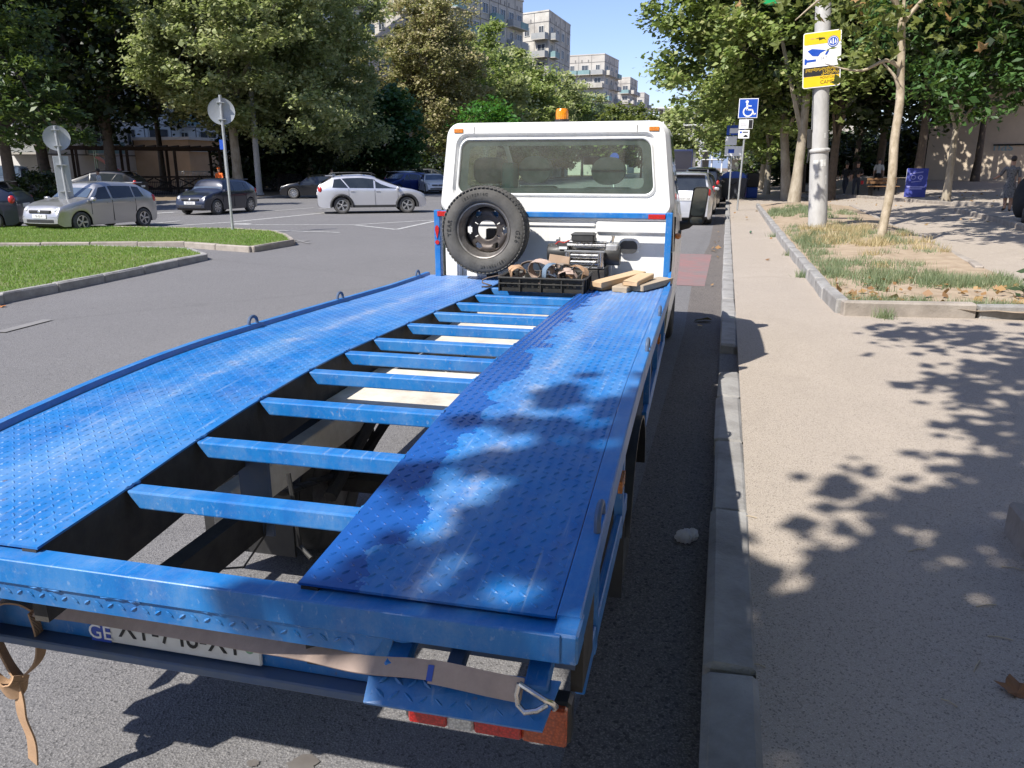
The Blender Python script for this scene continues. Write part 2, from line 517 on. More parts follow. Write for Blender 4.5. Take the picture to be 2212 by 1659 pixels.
kerb_run(kb, [(1.42, 11.0), (1.46, 9.93)], 1.1, 0.15, 0.175, 0.12, KERB, seed=205)
kerb_run(kb, [(1.44, 9.86), (2.93, 10.06)], 1.6, 0.15, 0.17, 0.12, KERB2, seed=210)
kerb_run(kb, [(2.95, 10.065), (4.6, 10.28)], 1.8, 0.15, 0.17, 0.12, KERB, seed=212)
kerb_run(kb, [(4.1, 14.2), (4.2, 15), (4.55, 23.7), (5.0, 30.2), (5.3, 37)], 1.2, 0.14, 0.16, 0.12, KERB2, seed=220)
# near planter on the right, only its corner in view
kn = struct_root('planter_kerb')
kerb_run(kn, [(1.50, 3.92), (1.47, 2.2), (1.44, 0.4)], 1.75, 0.17, 0.16, 0.12, KERB2, seed=230)
kerb_run(kn, [(1.62, 4.02), (4.2, 4.1)], 1.3, 0.17, 0.15, 0.12, KERB2, seed=231)
slab('planter_soil', [(1.58, -3), (6, -3), (6, 3.95), (1.6, 3.93)], 0.05, 0.22, SOIL)
# kerb and soil of the shaded plaza further right
PZ = [plaza_hit(*p) for p in ((1750, 432), (1850, 425), (1965, 447), (2065, 455))]
kp = struct_root('plaza_kerb')
def plaza_kerb(pts, seed):
    for i in range(len(pts) - 1):
        n = max(1, int((Vector(pts[i + 1]) - Vector(pts[i])).length / 1.1))
        for k in range(n):
            a = Vector(pts[i]).lerp(Vector(pts[i + 1]), k / n); c = Vector(pts[i]).lerp(Vector(pts[i + 1]), (k + 1) / n)
            kerb_run(kp, [(a.x, a.y), (c.x, c.y)], 2, 0.15, 0.13, (a.z + c.z) / 2, KERB2, seed=seed + i * 50 + k)
A1, A2, A3, A4 = plaza_hit(2065, 457), plaza_hit(2150, 478), plaza_hit(2230, 502), plaza_hit(2120, 452)
plaza_kerb([A1, A2, A3], 300)
B1, B2, B3 = plaza_hit(1690, 421), plaza_hit(1850, 427), plaza_hit(2060, 444)
plaza_kerb([B1, B2, B3, plaza_hit(2170, 444)], 400)
b = MB()
pl = [B1, B2, B3, plaza_hit(2170, 444), (26, 44, plaza_z(26, 44)), (26, 60, plaza_z(26, 60)), (4.9, 62, plaza_z(4.9, 62))]
b.add([(x, y, z + 0.05) for x, y, z in pl], [list(range(len(pl)))])
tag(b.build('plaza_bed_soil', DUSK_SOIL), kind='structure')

# traffic island: two grass areas with kerbs
def isl(pts): return [ground_hit(px, py, 0.12) for px, py in pts]
I1 = isl([(-120, 490), (200, 489), (500, 494), (585, 499), (612, 507), (628, 519), (540, 533), (400, 523), (200, 524), (-120, 527)])
I2 = isl([(-120, 534), (200, 531), (400, 537), (436, 549), (300, 577), (0, 636), (-240, 690)])
for k, poly in enumerate((I1, I2)):
    slab('island_turf', poly, 0.0, 0.125, TURF)
    rt = struct_root('island_kerb')
    cen = sum((Vector(p) for p in poly), Vector((0, 0))) / len(poly)
    q = [tuple(Vector(p) + (Vector(p) - cen).normalized() * 0.05) for p in poly]
    kerb_run(rt, q + [q[0]], 1.15, 0.14, 0.14, 0.0, KERB2 if k == 0 else KERB, seed=500 + k * 40)

# road markings
def mark(p, q, w, mat, z=0.004, name='road_marking'):
    a, c = Vector(ground_hit(*p)), Vector(ground_hit(*q))
    n = (c - a).normalized(); n = Vector((-n.y, n.x)) * w / 2
    sheet(name, [a - n, c - n, c + n, a + n], z, mat)
for i, (p, q, w, m) in enumerate([((502, 479.7), (722, 457.7), .18, PAINT), ((363, 488.6), (500, 480), .18, PAINT), ((504, 484), (541, 484), .45, PAINT),
        ((517, 485.6), (766, 485.6), .14, PAINT), ((768, 485.6), (946, 475), .15, PAINT), ((766, 486.4), (855, 496), .15, PAINT), ((857, 496), (946, 476.6), .15, PAINT),
        ((540, 497), (734, 502.7), .14, PAINT), ((555, 459), (678, 449), .14, PAINT), ((325, 484), (389, 477.7), .16, PAINT),
        ((0, 719), (104, 692), .14, FAINT), ((690, 452), (740, 447), .14, PAINT), ((330, 452), (480, 449), .12, PAINT),
        ((20, 472), (110, 462), .4, PAINT), ((600, 528), (668, 520), .1, FAINT), ((640, 519), (668, 527), .1, FAINT), ((300, 464), (380, 459), .35, PAINT)]):
    mark(p, q, w, m, 0.004 + 0.0007 * i)
sheet('bay_marking', [(-1.35, 12.6), (-0.22, 12.6), (-0.2, 17.4), (-1.3, 17.4)], 0.005, REDPAINT)
# gutter: darker strip of newer asphalt along the kerb
sheet('gutter_strip', [(-0.42, -10), (0.045, -10), (0.045, 60), (-0.3, 60), (-0.34, 30), (-0.30, 20), (-0.45, 14), (-0.35, 9)], 0.0025,
      asphalt('gutter_asphalt', (0.13, 0.115, 0.105), (0.085, 0.078, 0.074), (0.25, 0.22, 0.2), 200, patch=0.5))
STAIN = M('oil_stain', (0.105, 0.092, 0.083), (0.145, 0.135, 0.125), 9, 0.7)
for (px, py, r0) in ((655, 1652, .05), (690, 1250, .07), (548, 1650, .02), (735, 1195, .04)):
    x, y = ground_hit(px, py)
    sheet('oil_stain', [(x + r0 * random.uniform(.7, 1.2) * math.cos(a / 22 * 6.283), y + r0 * random.uniform(.6, 1.0) * math.sin(a / 22 * 6.283)) for a in range(22)], 0.0045, STAIN)

# far hills, air haze put into the blue-grey of their colour
HILL = M('wooded_hill_hazed', (0.13, 0.17, 0.24), (0.16, 0.20, 0.28), 0.002, 0.95)
b = MB(); n = 60
hv, hf = [], []
for i in range(n + 1):
    a = -0.9 + 1.5 * i / n
    h = 330 + 60 * math.sin(i * 0.7) + 45 * math.sin(i * 1.9 + 1) + 150 * math.sin(i * 0.23 + 2)
    for d, z in ((3600, -5), (4200, h * 0.6), (4800, h), (5600, -5)):
        hv.append((d * math.sin(a), d * math.cos(a), z))
for i in range(n):
    for k in range(3): hf.append([i * 4 + k, i * 4 + 4 + k, i * 4 + 5 + k, i * 4 + 1 + k])
tag(b.add(hv, hf).build('hills', HILL, smooth=80), kind='structure')

# ------------------------------------------------------------------ buildings
CONC = M('panel_concrete', (0.52, 0.49, 0.44), (0.36, 0.34, 0.31), 0.25, 0.9, bmp=0.3, bscale=3)
CONC2 = M('panel_concrete_stained', (0.56, 0.53, 0.47), (0.30, 0.28, 0.25), 0.35, 0.9, bmp=0.3, bscale=3)
WHITEW = M('white_facade', (0.74, 0.73, 0.70), (0.58, 0.57, 0.55), 0.3, 0.85)
JOINT = M('panel_joint_mortar', (0.22, 0.21, 0.2), None, 1, 0.95)
PANE = M('dark_window_glass', (0.035, 0.045, 0.055), (0.09, 0.10, 0.12), 0.8, 0.15)
FRAMEW = M('window_frame_paint', (0.6, 0.6, 0.58), (0.42, 0.42, 0.4), 1, 0.6)
BALC = M('balcony_sheet_grey', (0.25, 0.27, 0.28), (0.34, 0.34, 0.33), 1, 0.7)
BALC2 = M('balcony_sheet_teal', (0.20, 0.33, 0.33), (0.16, 0.25, 0.26), 1, 0.7)
RUST = M('rusty_sheet', (0.33, 0.11, 0.05), (0.22, 0.09, 0.05), 1.5, 0.8)
def window_src(w, h):
    b = MB(); t = 0.09
    b.mat(0)
    b.box((-w / 2, -0.10, 0), (w / 2, 0.05, t)); b.box((-w / 2, -0.10, h - t), (w / 2, 0.05, h))
    b.box((-w / 2, -0.10, t), (-w / 2 + t, 0.05, h - t)); b.box((w / 2 - t, -0.10, t), (w / 2, 0.05, h - t)); b.box((-0.03, -0.08, t), (0.03, 0.04, h - t))
    b.mat(1).box((-w / 2 + t, -0.02, t), (w / 2 - t, 0.03, h - t))
    o = b.build('window', [FRAMEW, PANE]); me = o.data; bpy.data.objects.remove(o); return me
WIN = {'a': window_src(1.7, 1.5), 'b': window_src(1.1, 1.5), 'c': window_src(2.6, 1.7)}
def balc_src(mat):
    b = MB(); b.mat(0).box((-1.5, -1.1, -0.15), (1.5, 0, 0)); b.mat(1)
    b.box((-1.5, -1.1, 0), (1.5, -1.04, 0.95)); b.box((-1.5, -1.04, 0), (-1.44, 0, 0.95)); b.box((1.44, -1.04, 0), (1.5, 0, 0.95))
    o = b.build('balcony', [CONC, mat]); me = o.data; bpy.data.objects.remove(o); return me
BALS = [balc_src(BALC), balc_src(BALC2), balc_src(CONC2)]
def face_fit(root, a, bpt, h, floors, bays, seed, from_floor=0, balc=0.25, wkind='ab'):
    """windows, balconies and panel joints on the facade that runs from a to b (outside on the right of a -> b)"""
    a, bpt = Vector(a), Vector(bpt)
    L = (bpt - a).length; d = (bpt - a) / L; rz = math.atan2(d.y, d.x)
    rnd = random.Random(seed); fh = h / (floors + 0.55); cols = [rnd.random() < balc * 1.6 for _ in range(bays)]
    nrm = Vector((d.y, -d.x))
    jm = MB()
    for f in range(from_floor, floors):
        z = f * fh
        for k in range(bays):
            p = a + d * (L * (k + 0.5) / bays)
            inst(WIN[rnd.choice(wkind)], 'window', root, (p.x, p.y, z + 0.85), (0, 0, rz))
            if cols[k] and rnd.random() < 0.8:
                q = p + nrm * 0.02
                inst(rnd.choice(BALS), 'balcony', root, (q.x, q.y, z + 0.15), (0, 0, rz), (min(1, L / bays / 3.2), 1, 1))
    for f in range(from_floor, floors + 1):
        jm.obox((*((a + bpt) / 2 + nrm * 0.01), f * fh + 0.02), (L / 2, 0.03, 0.05), Euler((0, 0, rz)))
    for k in range(1, bays):
        p = a + d * (L * k / bays) + nrm * 0.012
        jm.obox((p.x, p.y, (from_floor * fh + h) / 2), (0.04, 0.03, (h - from_floor * fh) / 2), Euler((0, 0, rz)))
    for k in range(bays * 2):
        p = a + d * (L * (k + 0.5) / bays / 2) + nrm * 0.02
        if rnd.random() < .6: jm.obox((p.x, p.y, h - 0.45 * fh), (0.12, 0.03, 0.35), Euler((0, 0, rz)))
    jm.build('panel_joint', JOINT, root)
def block(name, label, cat, C, u, v, h, floors, bu, bv, mat, seed, ff=0, balc=0.3, group=None, wk='ab'):
    """corner C, u along the street face, v along the face turned to us"""
    C = Vector(C); U = Vector(u) ; V = Vector(v)
    root = thing(name, label, cat, (0, 0, 0), group=group)
    poly = [C, U, U + V - C, V]
    MB().prism([tuple(p) for p in poly], 2, -0.1, h).build('wall', mat, root)
    cen = sum(poly, Vector((0, 0))) / 4
    MB().prism([tuple(cen + (p - cen) * 1.012) for p in poly], 2, h, h + 0.25).build('roof_parapet', mat, root)
    face_fit(root, C, U, h, floors, bu, seed, ff, balc, wk)
    face_fit(root, V, C, h, floors, bv, seed + 1, ff, balc * 0.7, wk)
    return root
blk = 'panel blocks along the left of the street'
block('apartment_block', 'long grey panel apartment block rising above the left tree row', 'building', (-39.2, 112), (-34.3, 134), (-62, 116), 28, 9, 8, 5, CONC, 11, 3, 0.5, blk)
block('apartment_block', 'weathered concrete block with half its end wall in shadow, behind the long block', 'building', (-31.8, 142.5), (-31.0, 158), (-37.5, 144.6), 28, 9, 4, 2, CONC2, 21, 4, 0.25, blk)
block('apartment_block', 'pale concrete block with stacked balconies to the right of the stained block', 'building', (-30.3, 197.7), (-28.7, 211), (-40, 199), 28, 9, 3, 3, CONC, 31, 3, 0.7, blk)
block('apartment_block', 'narrow pale block just right of the block with stacked balconies', 'building', (-30.2, 249), (-29.3, 261), (-36, 250), 28, 9, 3, 2, CONC2, 41, 4, 0.3, blk)
block('apartment_block', 'smallest farthest pale block of the left row above the cab', 'building', (-31, 299.4), (-30.5, 313), (-37, 300), 28, 9, 3, 2, CONC, 51, 4, 0.3, blk)
block('apartment_block', 'bright white apartment slab seen through the plane trees on the left', 'building', (-52, 52), (-50, 108), (-66, 50), 30, 10, 16, 4, WHITEW, 61, 1, 0.4, blk, 'abc')
block('apartment_block', 'tall shaded slab behind the dark trees at the far left', 'building', (-95, 50), (-72, 62), (-100, 62), 28, 9, 7, 3, CONC, 65, 2, 0.3, blk)
# unfinished white frame building at the end of the street
root = thing('frame_building', 'unfinished white concrete frame building at the far end of the street', 'building')
for k in range(7): MB().box((-36, 340, 3.4 * k + 5), (-2, 360, 3.4 * k + 5.35)).build('floor_slab', WHITEW, root)
for k in range(9):
    for yy in (341, 350): MB().box((-35.5 + 4.1 * k, yy, 0), (-35.0 + 4.1 * k, yy + .6, 25.4)).build('column', WHITEW, root)
MB().box((-30, 354, 0), (-8, 359, 25)).build('core_wall', CONC, root)
root = thing('white_building', 'white building with a barred window at the end of the street', 'building')
MB().box((-17, 300, 0), (-9.5, 312, 13)).build('wall', WHITEW, root)
for k in range(3): inst(WIN['c'], 'window', root, (-15.2 + 2.4 * k, 300, 9.0))
for k in range(8): MB().box((-12.6 + .4 * k, 299.7, 1), (-12.45 + .4 * k, 299.95, 12)).build('facade_fin', WHITEW, root)
# low peach annexe on the left
PEACH = M('peach_render', (0.62, 0.45, 0.30), (0.52, 0.37, 0.25), 0.6, 0.9, bmp=0.2)
root = thing('annexe', 'low peach rendered annexe with a barred window behind the trees', 'building')
MB().box((-52, 61, 0), (-46, 70.5, 4.2)).build('wall', PEACH, root)
MB().box((-52.2, 60.8, 4.2), (-45.7, 70.7, 4.45)).build('roof', WHITEW, root)
inst(WIN['b'], 'window', root, (-46, 65.5, 1.9), (0, 0, R(90)))
MB().box((-45.97, 61.2, 3.2), (-45.85, 70.3, 3.35)).build('cornice', WHITEW, root)
root = thing('stair_house', 'cream wall with an outdoor stair behind the round sign', 'building')
MB().prism([(-62, 0), (-52.5, 0), (-52.5, 4.2), (-54, 5.6), (-62, 5.6)], 1, 46, 47).build('wall', M('cream_render', (0.66, 0.60, 0.48), (0.5, 0.45, 0.36), .6, .9), root)
IRON = M('dark_iron', (0.02, 0.02, 0.022), None, 5, 0.5, 0.6)
for k in range(10):
    MB().box((-54.6 + .33 * k, 44.8, 3.0 - .3 * k), (-54.25 + .33 * k, 45.9, 3.15 - .3 * k)).build('step', CONC2, root)
    MB().tube([(-54.5 + .33 * k, 44.85, 3.1 - .3 * k), (-54.5 + .33 * k, 44.85, 4.1 - .3 * k)], .02, 5).build('baluster', IRON, root)
MB().tube([(-54.6, 44.85, 4.15), (-51.4, 44.85, 1.2)], .035, 6).build('handrail', IRON, root)
# wall of the house on the right
SAND = M('sand_render', (0.60, 0.50, 0.38), (0.46, 0.385, 0.30), 0.45, 0.95, bmp=0.4, bscale=8)
root = thing('house', 'beige rendered house wall with graffiti behind the right-hand trees', 'building')
MB().prism([(13.4, 61.85), (46, 52), (50, 66), (17.4, 75.85)], 2, 0, 16).build('wall', SAND, root)
wd = Vector((29.8, -9, 0)).normalized(); wr = math.atan2(wd.y, wd.x)
def onwall(s, z, off=0.03): p = Vector((16.2, 61, 0)) + wd * s + Vector((wd.y, -wd.x, 0)) * off; return (p.x, p.y, z)
MB().obox(onwall(15, 6.6), (15, .05, .12), Euler((0, 0, wr))).build('ledge', SAND, root)
MB().obox(onwall(7, 3.3), (6, .03, .05), Euler((0, 0, wr))).build('cable', IRON, root)
GRAF = M('graffiti_paint', (0.25, 0.40, 0.45), None, 4, 0.8)
text('UZ', 2.2, GRAF, root, onwall(9.4, 3.4), (R(90), 0, wr), 'graffiti')
text('nas', 0.9, GRAF, root, onwall(1.6, 3.2), (R(90), 0, wr), 'graffiti')
for k in range(3): inst(WIN['a'], 'window', root, onwall(4 + 7 * k, 10.5, 0.0), (0, 0, wr))
MB().obox(onwall(13, 2.0, .1), (1.6, .05, .06), Euler((0, 0, wr))).build('pipe', SAND, root)

block('apartment_block', 'grey block closing the plaza behind the dark trees on the right', 'building', (14, 100), (14.5, 130), (0, 104), 24, 8, 8, 4, CONC, 71, 0, 0.3)

block('apartment_block', 'unseen grey panel block added on the right behind the viewer to block sky light', 'building', (30, -40), (26, 22), (52, -42), 26, 8, 12, 4, CONC, 81, 0, 0.3)  # out of view, added to keep sky light off the shaded ground

# ================================================================== THE TOW TRUCK
def deck_paint(name, wet=True, clean=False):
    m, nt, bs = nodes_of(name)
    co = coords(nt)
    st = coords(nt, 'Object', (5.0, 1.1, 1.0))
    fade = noise(nt, st, 1.3, 8, 0.72, 0.4)
    c = ramp(nt, fade, [(0.30, (0.004, 0.105, 0.38)), (0.5, (0.008, 0.150, 0.45)), (0.75, (0.06, 0.215, 0.49))])
    sp = nt.nodes.new('ShaderNodeSeparateXYZ'); nt.links.new(co, sp.inputs[0])
    if not clean:
        # scuffed wheel tracks down the middle of each plate, dustier towards the cab
        def band(x0, w):
            a = nt.nodes.new('ShaderNodeMath'); a.operation = 'SUBTRACT'; nt.links.new(sp.outputs[0], a.inputs[0]); a.inputs[1].default_value = x0
            b2 = nt.nodes.new('ShaderNodeMath'); b2.operation = 'ABSOLUTE'; nt.links.new(a.outputs[0], b2.inputs[0])
            mr = nt.nodes.new('ShaderNodeMapRange'); nt.links.new(b2.outputs[0], mr.inputs[0])
            mr.inputs[1].default_value = 0.0; mr.inputs[2].default_value = w; mr.inputs[3].default_value = 1.0; mr.inputs[4].default_value = 0.0
            return mr.outputs[0]
        ad = nt.nodes.new('ShaderNodeMath'); ad.operation = 'MAXIMUM'
        nt.links.new(band(-0.36, 0.34), ad.inputs[0]); nt.links.new(band(-1.62, 0.40), ad.inputs[1])
        sc = noise(nt, coords(nt, 'Object', (3.0, 1.0, 1.0)), 2.2, 10, 0.78, 0.5)
        mu = nt.nodes.new('ShaderNodeMath'); mu.operation = 'MULTIPLY'; nt.links.new(ad.outputs[0], mu.inputs[0]); nt.links.new(sc, mu.inputs[1])
        c = mixc(nt, ramp(nt, mu.outputs[0], [(0.32, 0.0), (0.46, 0.22), (0.68, 0.52)]), c, (0.21, 0.34, 0.52))
        sc2 = noise(nt, co, 7.5, 10, 0.8)
        mu2 = nt.nodes.new('ShaderNodeMath'); mu2.operation = 'MULTIPLY'; nt.links.new(ad.outputs[0], mu2.inputs[0]); nt.links.new(sc2, mu2.inputs[1])
        c = mixc(nt, ramp(nt, mu2.outputs[0], [(0.47, 0.0), (0.60, 0.35)]), c, (0.46, 0.43, 0.42))
        c = mixc(nt, ramp(nt, noise(nt, co, 4.0, 10, 0.8), [(0.66, 0.0), (0.78, 0.85)]), c, (0.17, 0.085, 0.06))
        dm = nt.nodes.new('ShaderNodeMapRange'); nt.links.new(sp.outputs[1], dm.inputs[0])
        dm.inputs[1].default_value = 2.0; dm.inputs[2].default_value = 4.8; dm.inputs[3].default_value = 0.0; dm.inputs[4].default_value = 0.5
        du = nt.nodes.new('ShaderNodeMath'); du.operation = 'MULTIPLY'; nt.links.new(dm.outputs[0], du.inputs[0]); nt.links.new(noise(nt, st, 1.8, 6, .7), du.inputs[1])
        c = mixc(nt, du.outputs[0], c, (0.42, 0.47, 0.66))
    c = mixc(nt, ramp(nt, noise(nt, co, 26, 8, 0.7), [(0.64, 0.0), (0.72, 0.8)]), c, (0.16, 0.10, 0.08))
    # drag scratches along the bed, grey dust and fine grime
    scr = noise(nt, coords(nt, 'Object', (70.0, 1.6, 40.0)), 1.0, 5, 0.6, 0.2)
    c = mixc(nt, ramp(nt, scr, [(0.60, 0.0), (0.72, 0.42)]), c, (0.34, 0.42, 0.54))
    c = mixc(nt, ramp(nt, noise(nt, co, 9, 10, 0.82), [(0.45, 0.0), (0.80, 0.30)]), c, (0.36, 0.38, 0.40))
    c = mixc(nt, ramp(nt, noise(nt, co, 120, 6, 0.8), [(0.60, 0.0), (0.72, 0.5)]), c, (0.02, 0.045, 0.10))
    rough = ramp(nt, noise(nt, st, 2.4, 6), [(0.3, 0.30), (0.7, 0.52)])
    if wet:
        # spilled water along the inner edge of the right-hand plate
        nz = noise(nt, co, 4.2, 7, 0.62, 0.6)
        ma = nt.nodes.new('ShaderNodeMath'); ma.operation = 'MULTIPLY_ADD'; nt.links.new(nz, ma.inputs[0]); ma.inputs[1].default_value = -0.42; ma.inputs[2].default_value = 0.20
        sb = nt.nodes.new('ShaderNodeMath'); sb.operation = 'ADD'; nt.links.new(ma.outputs[0], sb.inputs[0]); nt.links.new(sp.outputs[0], sb.inputs[1])
        wm = ramp(nt, sb.outputs[0], [(0.0, 1.0), (1.0, 0.0)])
        mr = nt.nodes.new('ShaderNodeMapRange'); nt.links.new(sb.outputs[0], mr.inputs[0])
        mr.inputs[1].default_value = -0.500; mr.inputs[2].default_value = -0.493; mr.inputs[3].default_value = 1.0; mr.inputs[4].default_value = 0.0
        c = mixc(nt, mr.outputs[0], c, (0.010, 0.075, 0.30))
        rough = mixc(nt, mr.outputs[0], rough, (0.22, 0.22, 0.22))
    nt.links.new(c, bs.inputs['Base Color']); nt.links.new(rough, bs.inputs['Roughness'])
    bump(nt, bs, noise(nt, co, 60, 6, .7), 0.12, 0.004)
    return m
DECKR = deck_paint('deck_blue_right', True)
DECKL = deck_paint('deck_blue_left', False)
BLUE = deck_paint('frame_blue', False, True)
BLUE2 = M('dull_blue_paint', (0.05, 0.095, 0.20), (0.09, 0.12, 0.17), 6, 0.5, bmp=.1)
def cab_paint():
    m, nt, bs = nodes_of('cab_white')
    co = coords(nt); drip = coords(nt, 'Object', (16, 16, 1.1))
    c = ramp(nt, noise(nt, co, 1.3, 5), [(.35, (.80, .80, .785)), (.7, (.765, .76, .74))])
    c = mixc(nt, ramp(nt, noise(nt, drip, 1.0, 6, .7), [(.55, 0.0), (.78, .30)]), c, (.50, .46, .40))
    c = mixc(nt, ramp(nt, noise(nt, co, 30, 8, .8), [(.66, 0.0), (.76, .5)]), c, (.40, .36, .31))
    nt.links.new(c, bs.inputs['Base Color'])
    nt.links.new(ramp(nt, noise(nt, co, 5, 6), [(.3, .22), (.7, .42)]), bs.inputs['Roughness'])
    bs.inputs['Coat Weight'].default_value = .3
    bump(nt, bs, noise(nt, co, 2.2, 3), .05, .02)
    return m
WHITE = cab_paint()
DIRTYW = M('dirty_white_frame', (0.72, 0.68, 0.60), (0.48, 0.42, 0.34), 5, 0.7, bmp=.2)
BLACK = M('black_plastic', (0.018, 0.018, 0.019), (0.032, 0.031, 0.03), 12, 0.45, bmp=0.08)
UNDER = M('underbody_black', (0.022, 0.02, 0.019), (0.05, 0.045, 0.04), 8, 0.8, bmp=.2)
RUBBER = M('tyre_rubber', (0.055, 0.053, 0.05), (0.11, 0.105, 0.098), 7, 0.85, bmp=.3, bscale=90)
RIMST = M('steel_rim_worn', (0.35, 0.335, 0.32), (0.13, 0.115, 0.105), 7, 0.45, 0.7, bmp=.15)
CHROME = M('bright_steel', (0.62, 0.61, 0.6), (0.45, 0.44, 0.43), 15, 0.25, 0.95)
REDL = emit_free_lens('red_lens', (0.62, 0.02, 0.015))
ORL = emit_free_lens('orange_lens', (0.85, 0.26, 0.02))
CLEARL = emit_free_lens('clear_lens', (0.72, 0.70, 0.66))
TRK = thing('tow_truck', 'blue flatbed tow truck with white cab parked along the kerb', 'truck', (-0.2125, 1.2538, 0), R(1.6))
PY = [-0.4, 0, .35, .68, 1.03, 1.4, 1.7, 2.0, 2.5, 3.0, 3.4, 3.9, 4.4, 4.8]
PZB = [.93, .962, .988, 1.02, 1.043, 1.056, 1.057, 1.050, 1.036, 1.02, 1.005, .988, .98, .978]
zb = lambda y: float(np.interp(y, PY, PZB))
YS = [0.062 + (4.72 - 0.062) * i / 36 for i in range(37)]
def sweep(sec, ys=YS):
    """a closed cross section (x, dz) swept along the bowed bed"""
    b = MB(); n = len(sec)
    vs = [(x, y, zb(y) + dz) for y in ys for x, dz in sec]
    fs = [[j * n + i, j * n + (i + 1) % n, (j + 1) * n + (i + 1) % n, (j + 1) * n + i] for j in range(len(ys) - 1) for i in range(n)]
    fs += [list(range(n)), [(len(ys) - 1) * n + i for i in range(n)]]
    return b.add(vs, fs)
def lugs(x0, x1, y0, y1, fn, rnd, step=0.0305, l=0.0120, w=0.0040, h=0.0024):
    """tread plate pattern: short lens-shaped lugs, turned one way and the other by turns"""
    b = MB(); nx = int((x1 - x0) / step); ny = int((y1 - y0) / step)
    for j in range(ny):
        for i in range(nx):
            a = R(45 if (i + j) % 2 else -45) + R(8)
            cx, cy = x0 + (i + .6) * step, y0 + (j + .6) * step
            ca, sa = math.cos(a), math.sin(a)
            base = [(l, 0, 0), (l * .35, w, 0), (-l * .35, w, 0), (-l, 0, 0), (-l * .35, -w, 0), (l * .35, -w, 0), (l * .45, 0, h), (-l * .45, 0, h)]
            vs = [fn(cx + p[0] * ca - p[1] * sa, cy + p[0] * sa + p[1] * ca, p[2]) for p in base]
            b.add(vs, [(0, 1, 6), (1, 2, 7, 6), (2, 3, 7), (3, 4, 7), (4, 5, 6, 7), (5, 0, 6)])
    return b
up = lambda x, y, d: (x, y, zb(y) + d + 0.0002)
for nm, x0, x1, mt in (('deck_plate', -1.945, -1.28, DECKL), ('deck_plate', -0.61, -0.052, DECKR)):
    p = sweep([(x0, -0.006), (x1, -0.006), (x1, 0), (x0, 0)]).build(nm, mt, TRK, smooth=30)
    if mt is DECKR: p['label'] = 'right-hand tread plate, wet along its inner edge'
    lg = lugs(x0 + .004, x1 - .004, 0.07, 4.70, up, random).build('tread_lug', mt, p, fix=False)
    tag(lg, kind='stuff')
# edge rails
sweep([(-1.985, -0.075), (-1.948, -0.075), (-1.948, 0.012), (-1.952, 0.022), (-1.981, 0.022), (-1.985, 0.016)]).build('side_rail', BLUE, TRK, smooth=30)
sweep([(-0.049, -0.006), (-0.006, -0.07), (0, -0.07), (0, 0.001), (-0.004, 0.005), (-0.046, 0.005), (-0.049, 0.003)]).build('side_rail', BLUE, TRK, smooth=30)
# girders under the inner edges; their black stands for shade on the inner faces
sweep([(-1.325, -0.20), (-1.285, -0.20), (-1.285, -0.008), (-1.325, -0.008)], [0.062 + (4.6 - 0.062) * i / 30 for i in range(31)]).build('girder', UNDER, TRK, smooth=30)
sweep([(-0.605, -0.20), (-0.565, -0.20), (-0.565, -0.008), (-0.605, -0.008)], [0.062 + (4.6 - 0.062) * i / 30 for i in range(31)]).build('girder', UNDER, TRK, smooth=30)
for y in (.36, .67, 1.03, 1.39, 1.71, 2.02, 2.45, 2.87, 3.30, 3.72, 4.12, 4.42):
    z = zb(y)
    b = MB().prism([(-1.284, z - .006), (-0.606, z - .006), (-0.606, z - .056), (-1.245, z - .056)], 1, y, y + .055)
    o = b.build('rung', BLUE, TRK)
    md = o.modifiers.new('edge', 'BEVEL'); md.width = 0.005; md.segments = 2
for y in (.9, 2.0, 3.1, 4.2):
    for x0, x1 in ((-1.95, -1.33), (-.56, -.01)):
        MB().box((x0, y, zb(y) - .075), (x1, y + .05, zb(y) - .008)).build('cross_bearer', BLUE, TRK)
# tie-down staples of ribbed bar
def staple(x, y, h=0.06, w=0.045, lean=0.0):
    z = zb(y)
    pts = [(x, y - w, z - .005)] + [(x + lean * math.sin(a), y - w * math.cos(a), z + h * (0.55 + .45 * math.sin(a))) for a in [math.pi * k / 8 for k in range(9)]] + [(x, y + w, z - .005)]
    MB().tube(pts, 0.0085, 8).build('tie_down_staple', BLUE2, TRK, smooth=True)
for y in (2.12, 3.1, 4.48): staple(-1.966, y, .06, .036)
for y in (.43, 2.08, 3.1): staple(-.012, y, .05)
# rear end
b = MB(); b.box((-1.985, 0.006, .905), (0, .085, .952), .006); b.box((-1.985, -.006, .908), (-.03, .004, .968), .002)
b.build('rear_beam', BLUE, TRK)
MB().box((-.046, .0, .902), (.003, .09, .968), .005).build('corner_post', BLUE, TRK)
sl = lambda x, s, d: (x, 0.004 + s * 0.25 - d, .905 - s)
b = MB().add([(-1.97, .002, .906), (-.39, .002, .906), (-.42, .012, .852), (-1.93, .012, .852), (-1.97, .008, .906), (-.39, .008, .906), (-.42, .018, .852), (-1.93, .018, .852)],
             [(0, 1, 2, 3), (7, 6, 5, 4), (0, 4, 5, 1), (1, 5, 6, 2), (2, 6, 7, 3), (3, 7, 4, 0)])
pn = b.build('rear_panel', BLUE, TRK)
tag(lugs(-1.92, -.44, 0.004, .05, lambda x, s, d: (x, .0015 + s * .19 - d, .903 - s), random).build('tread_lug', BLUE, pn, fix=False), kind='stuff')
b = MB(); wr_ = random.Random(4)
for x0 in [-1.9 + .21 * k for k in range(8)]:
    n_ = 9; pts_ = [(x0 + .10 * i / n_, .0005 + wr_.uniform(-.001, .001), .9065 + wr_.uniform(-.002, .002)) for i in range(n_ + 1)]
    b.tube(pts_, [wr_.uniform(.0025, .0055) for _ in pts_], 6)
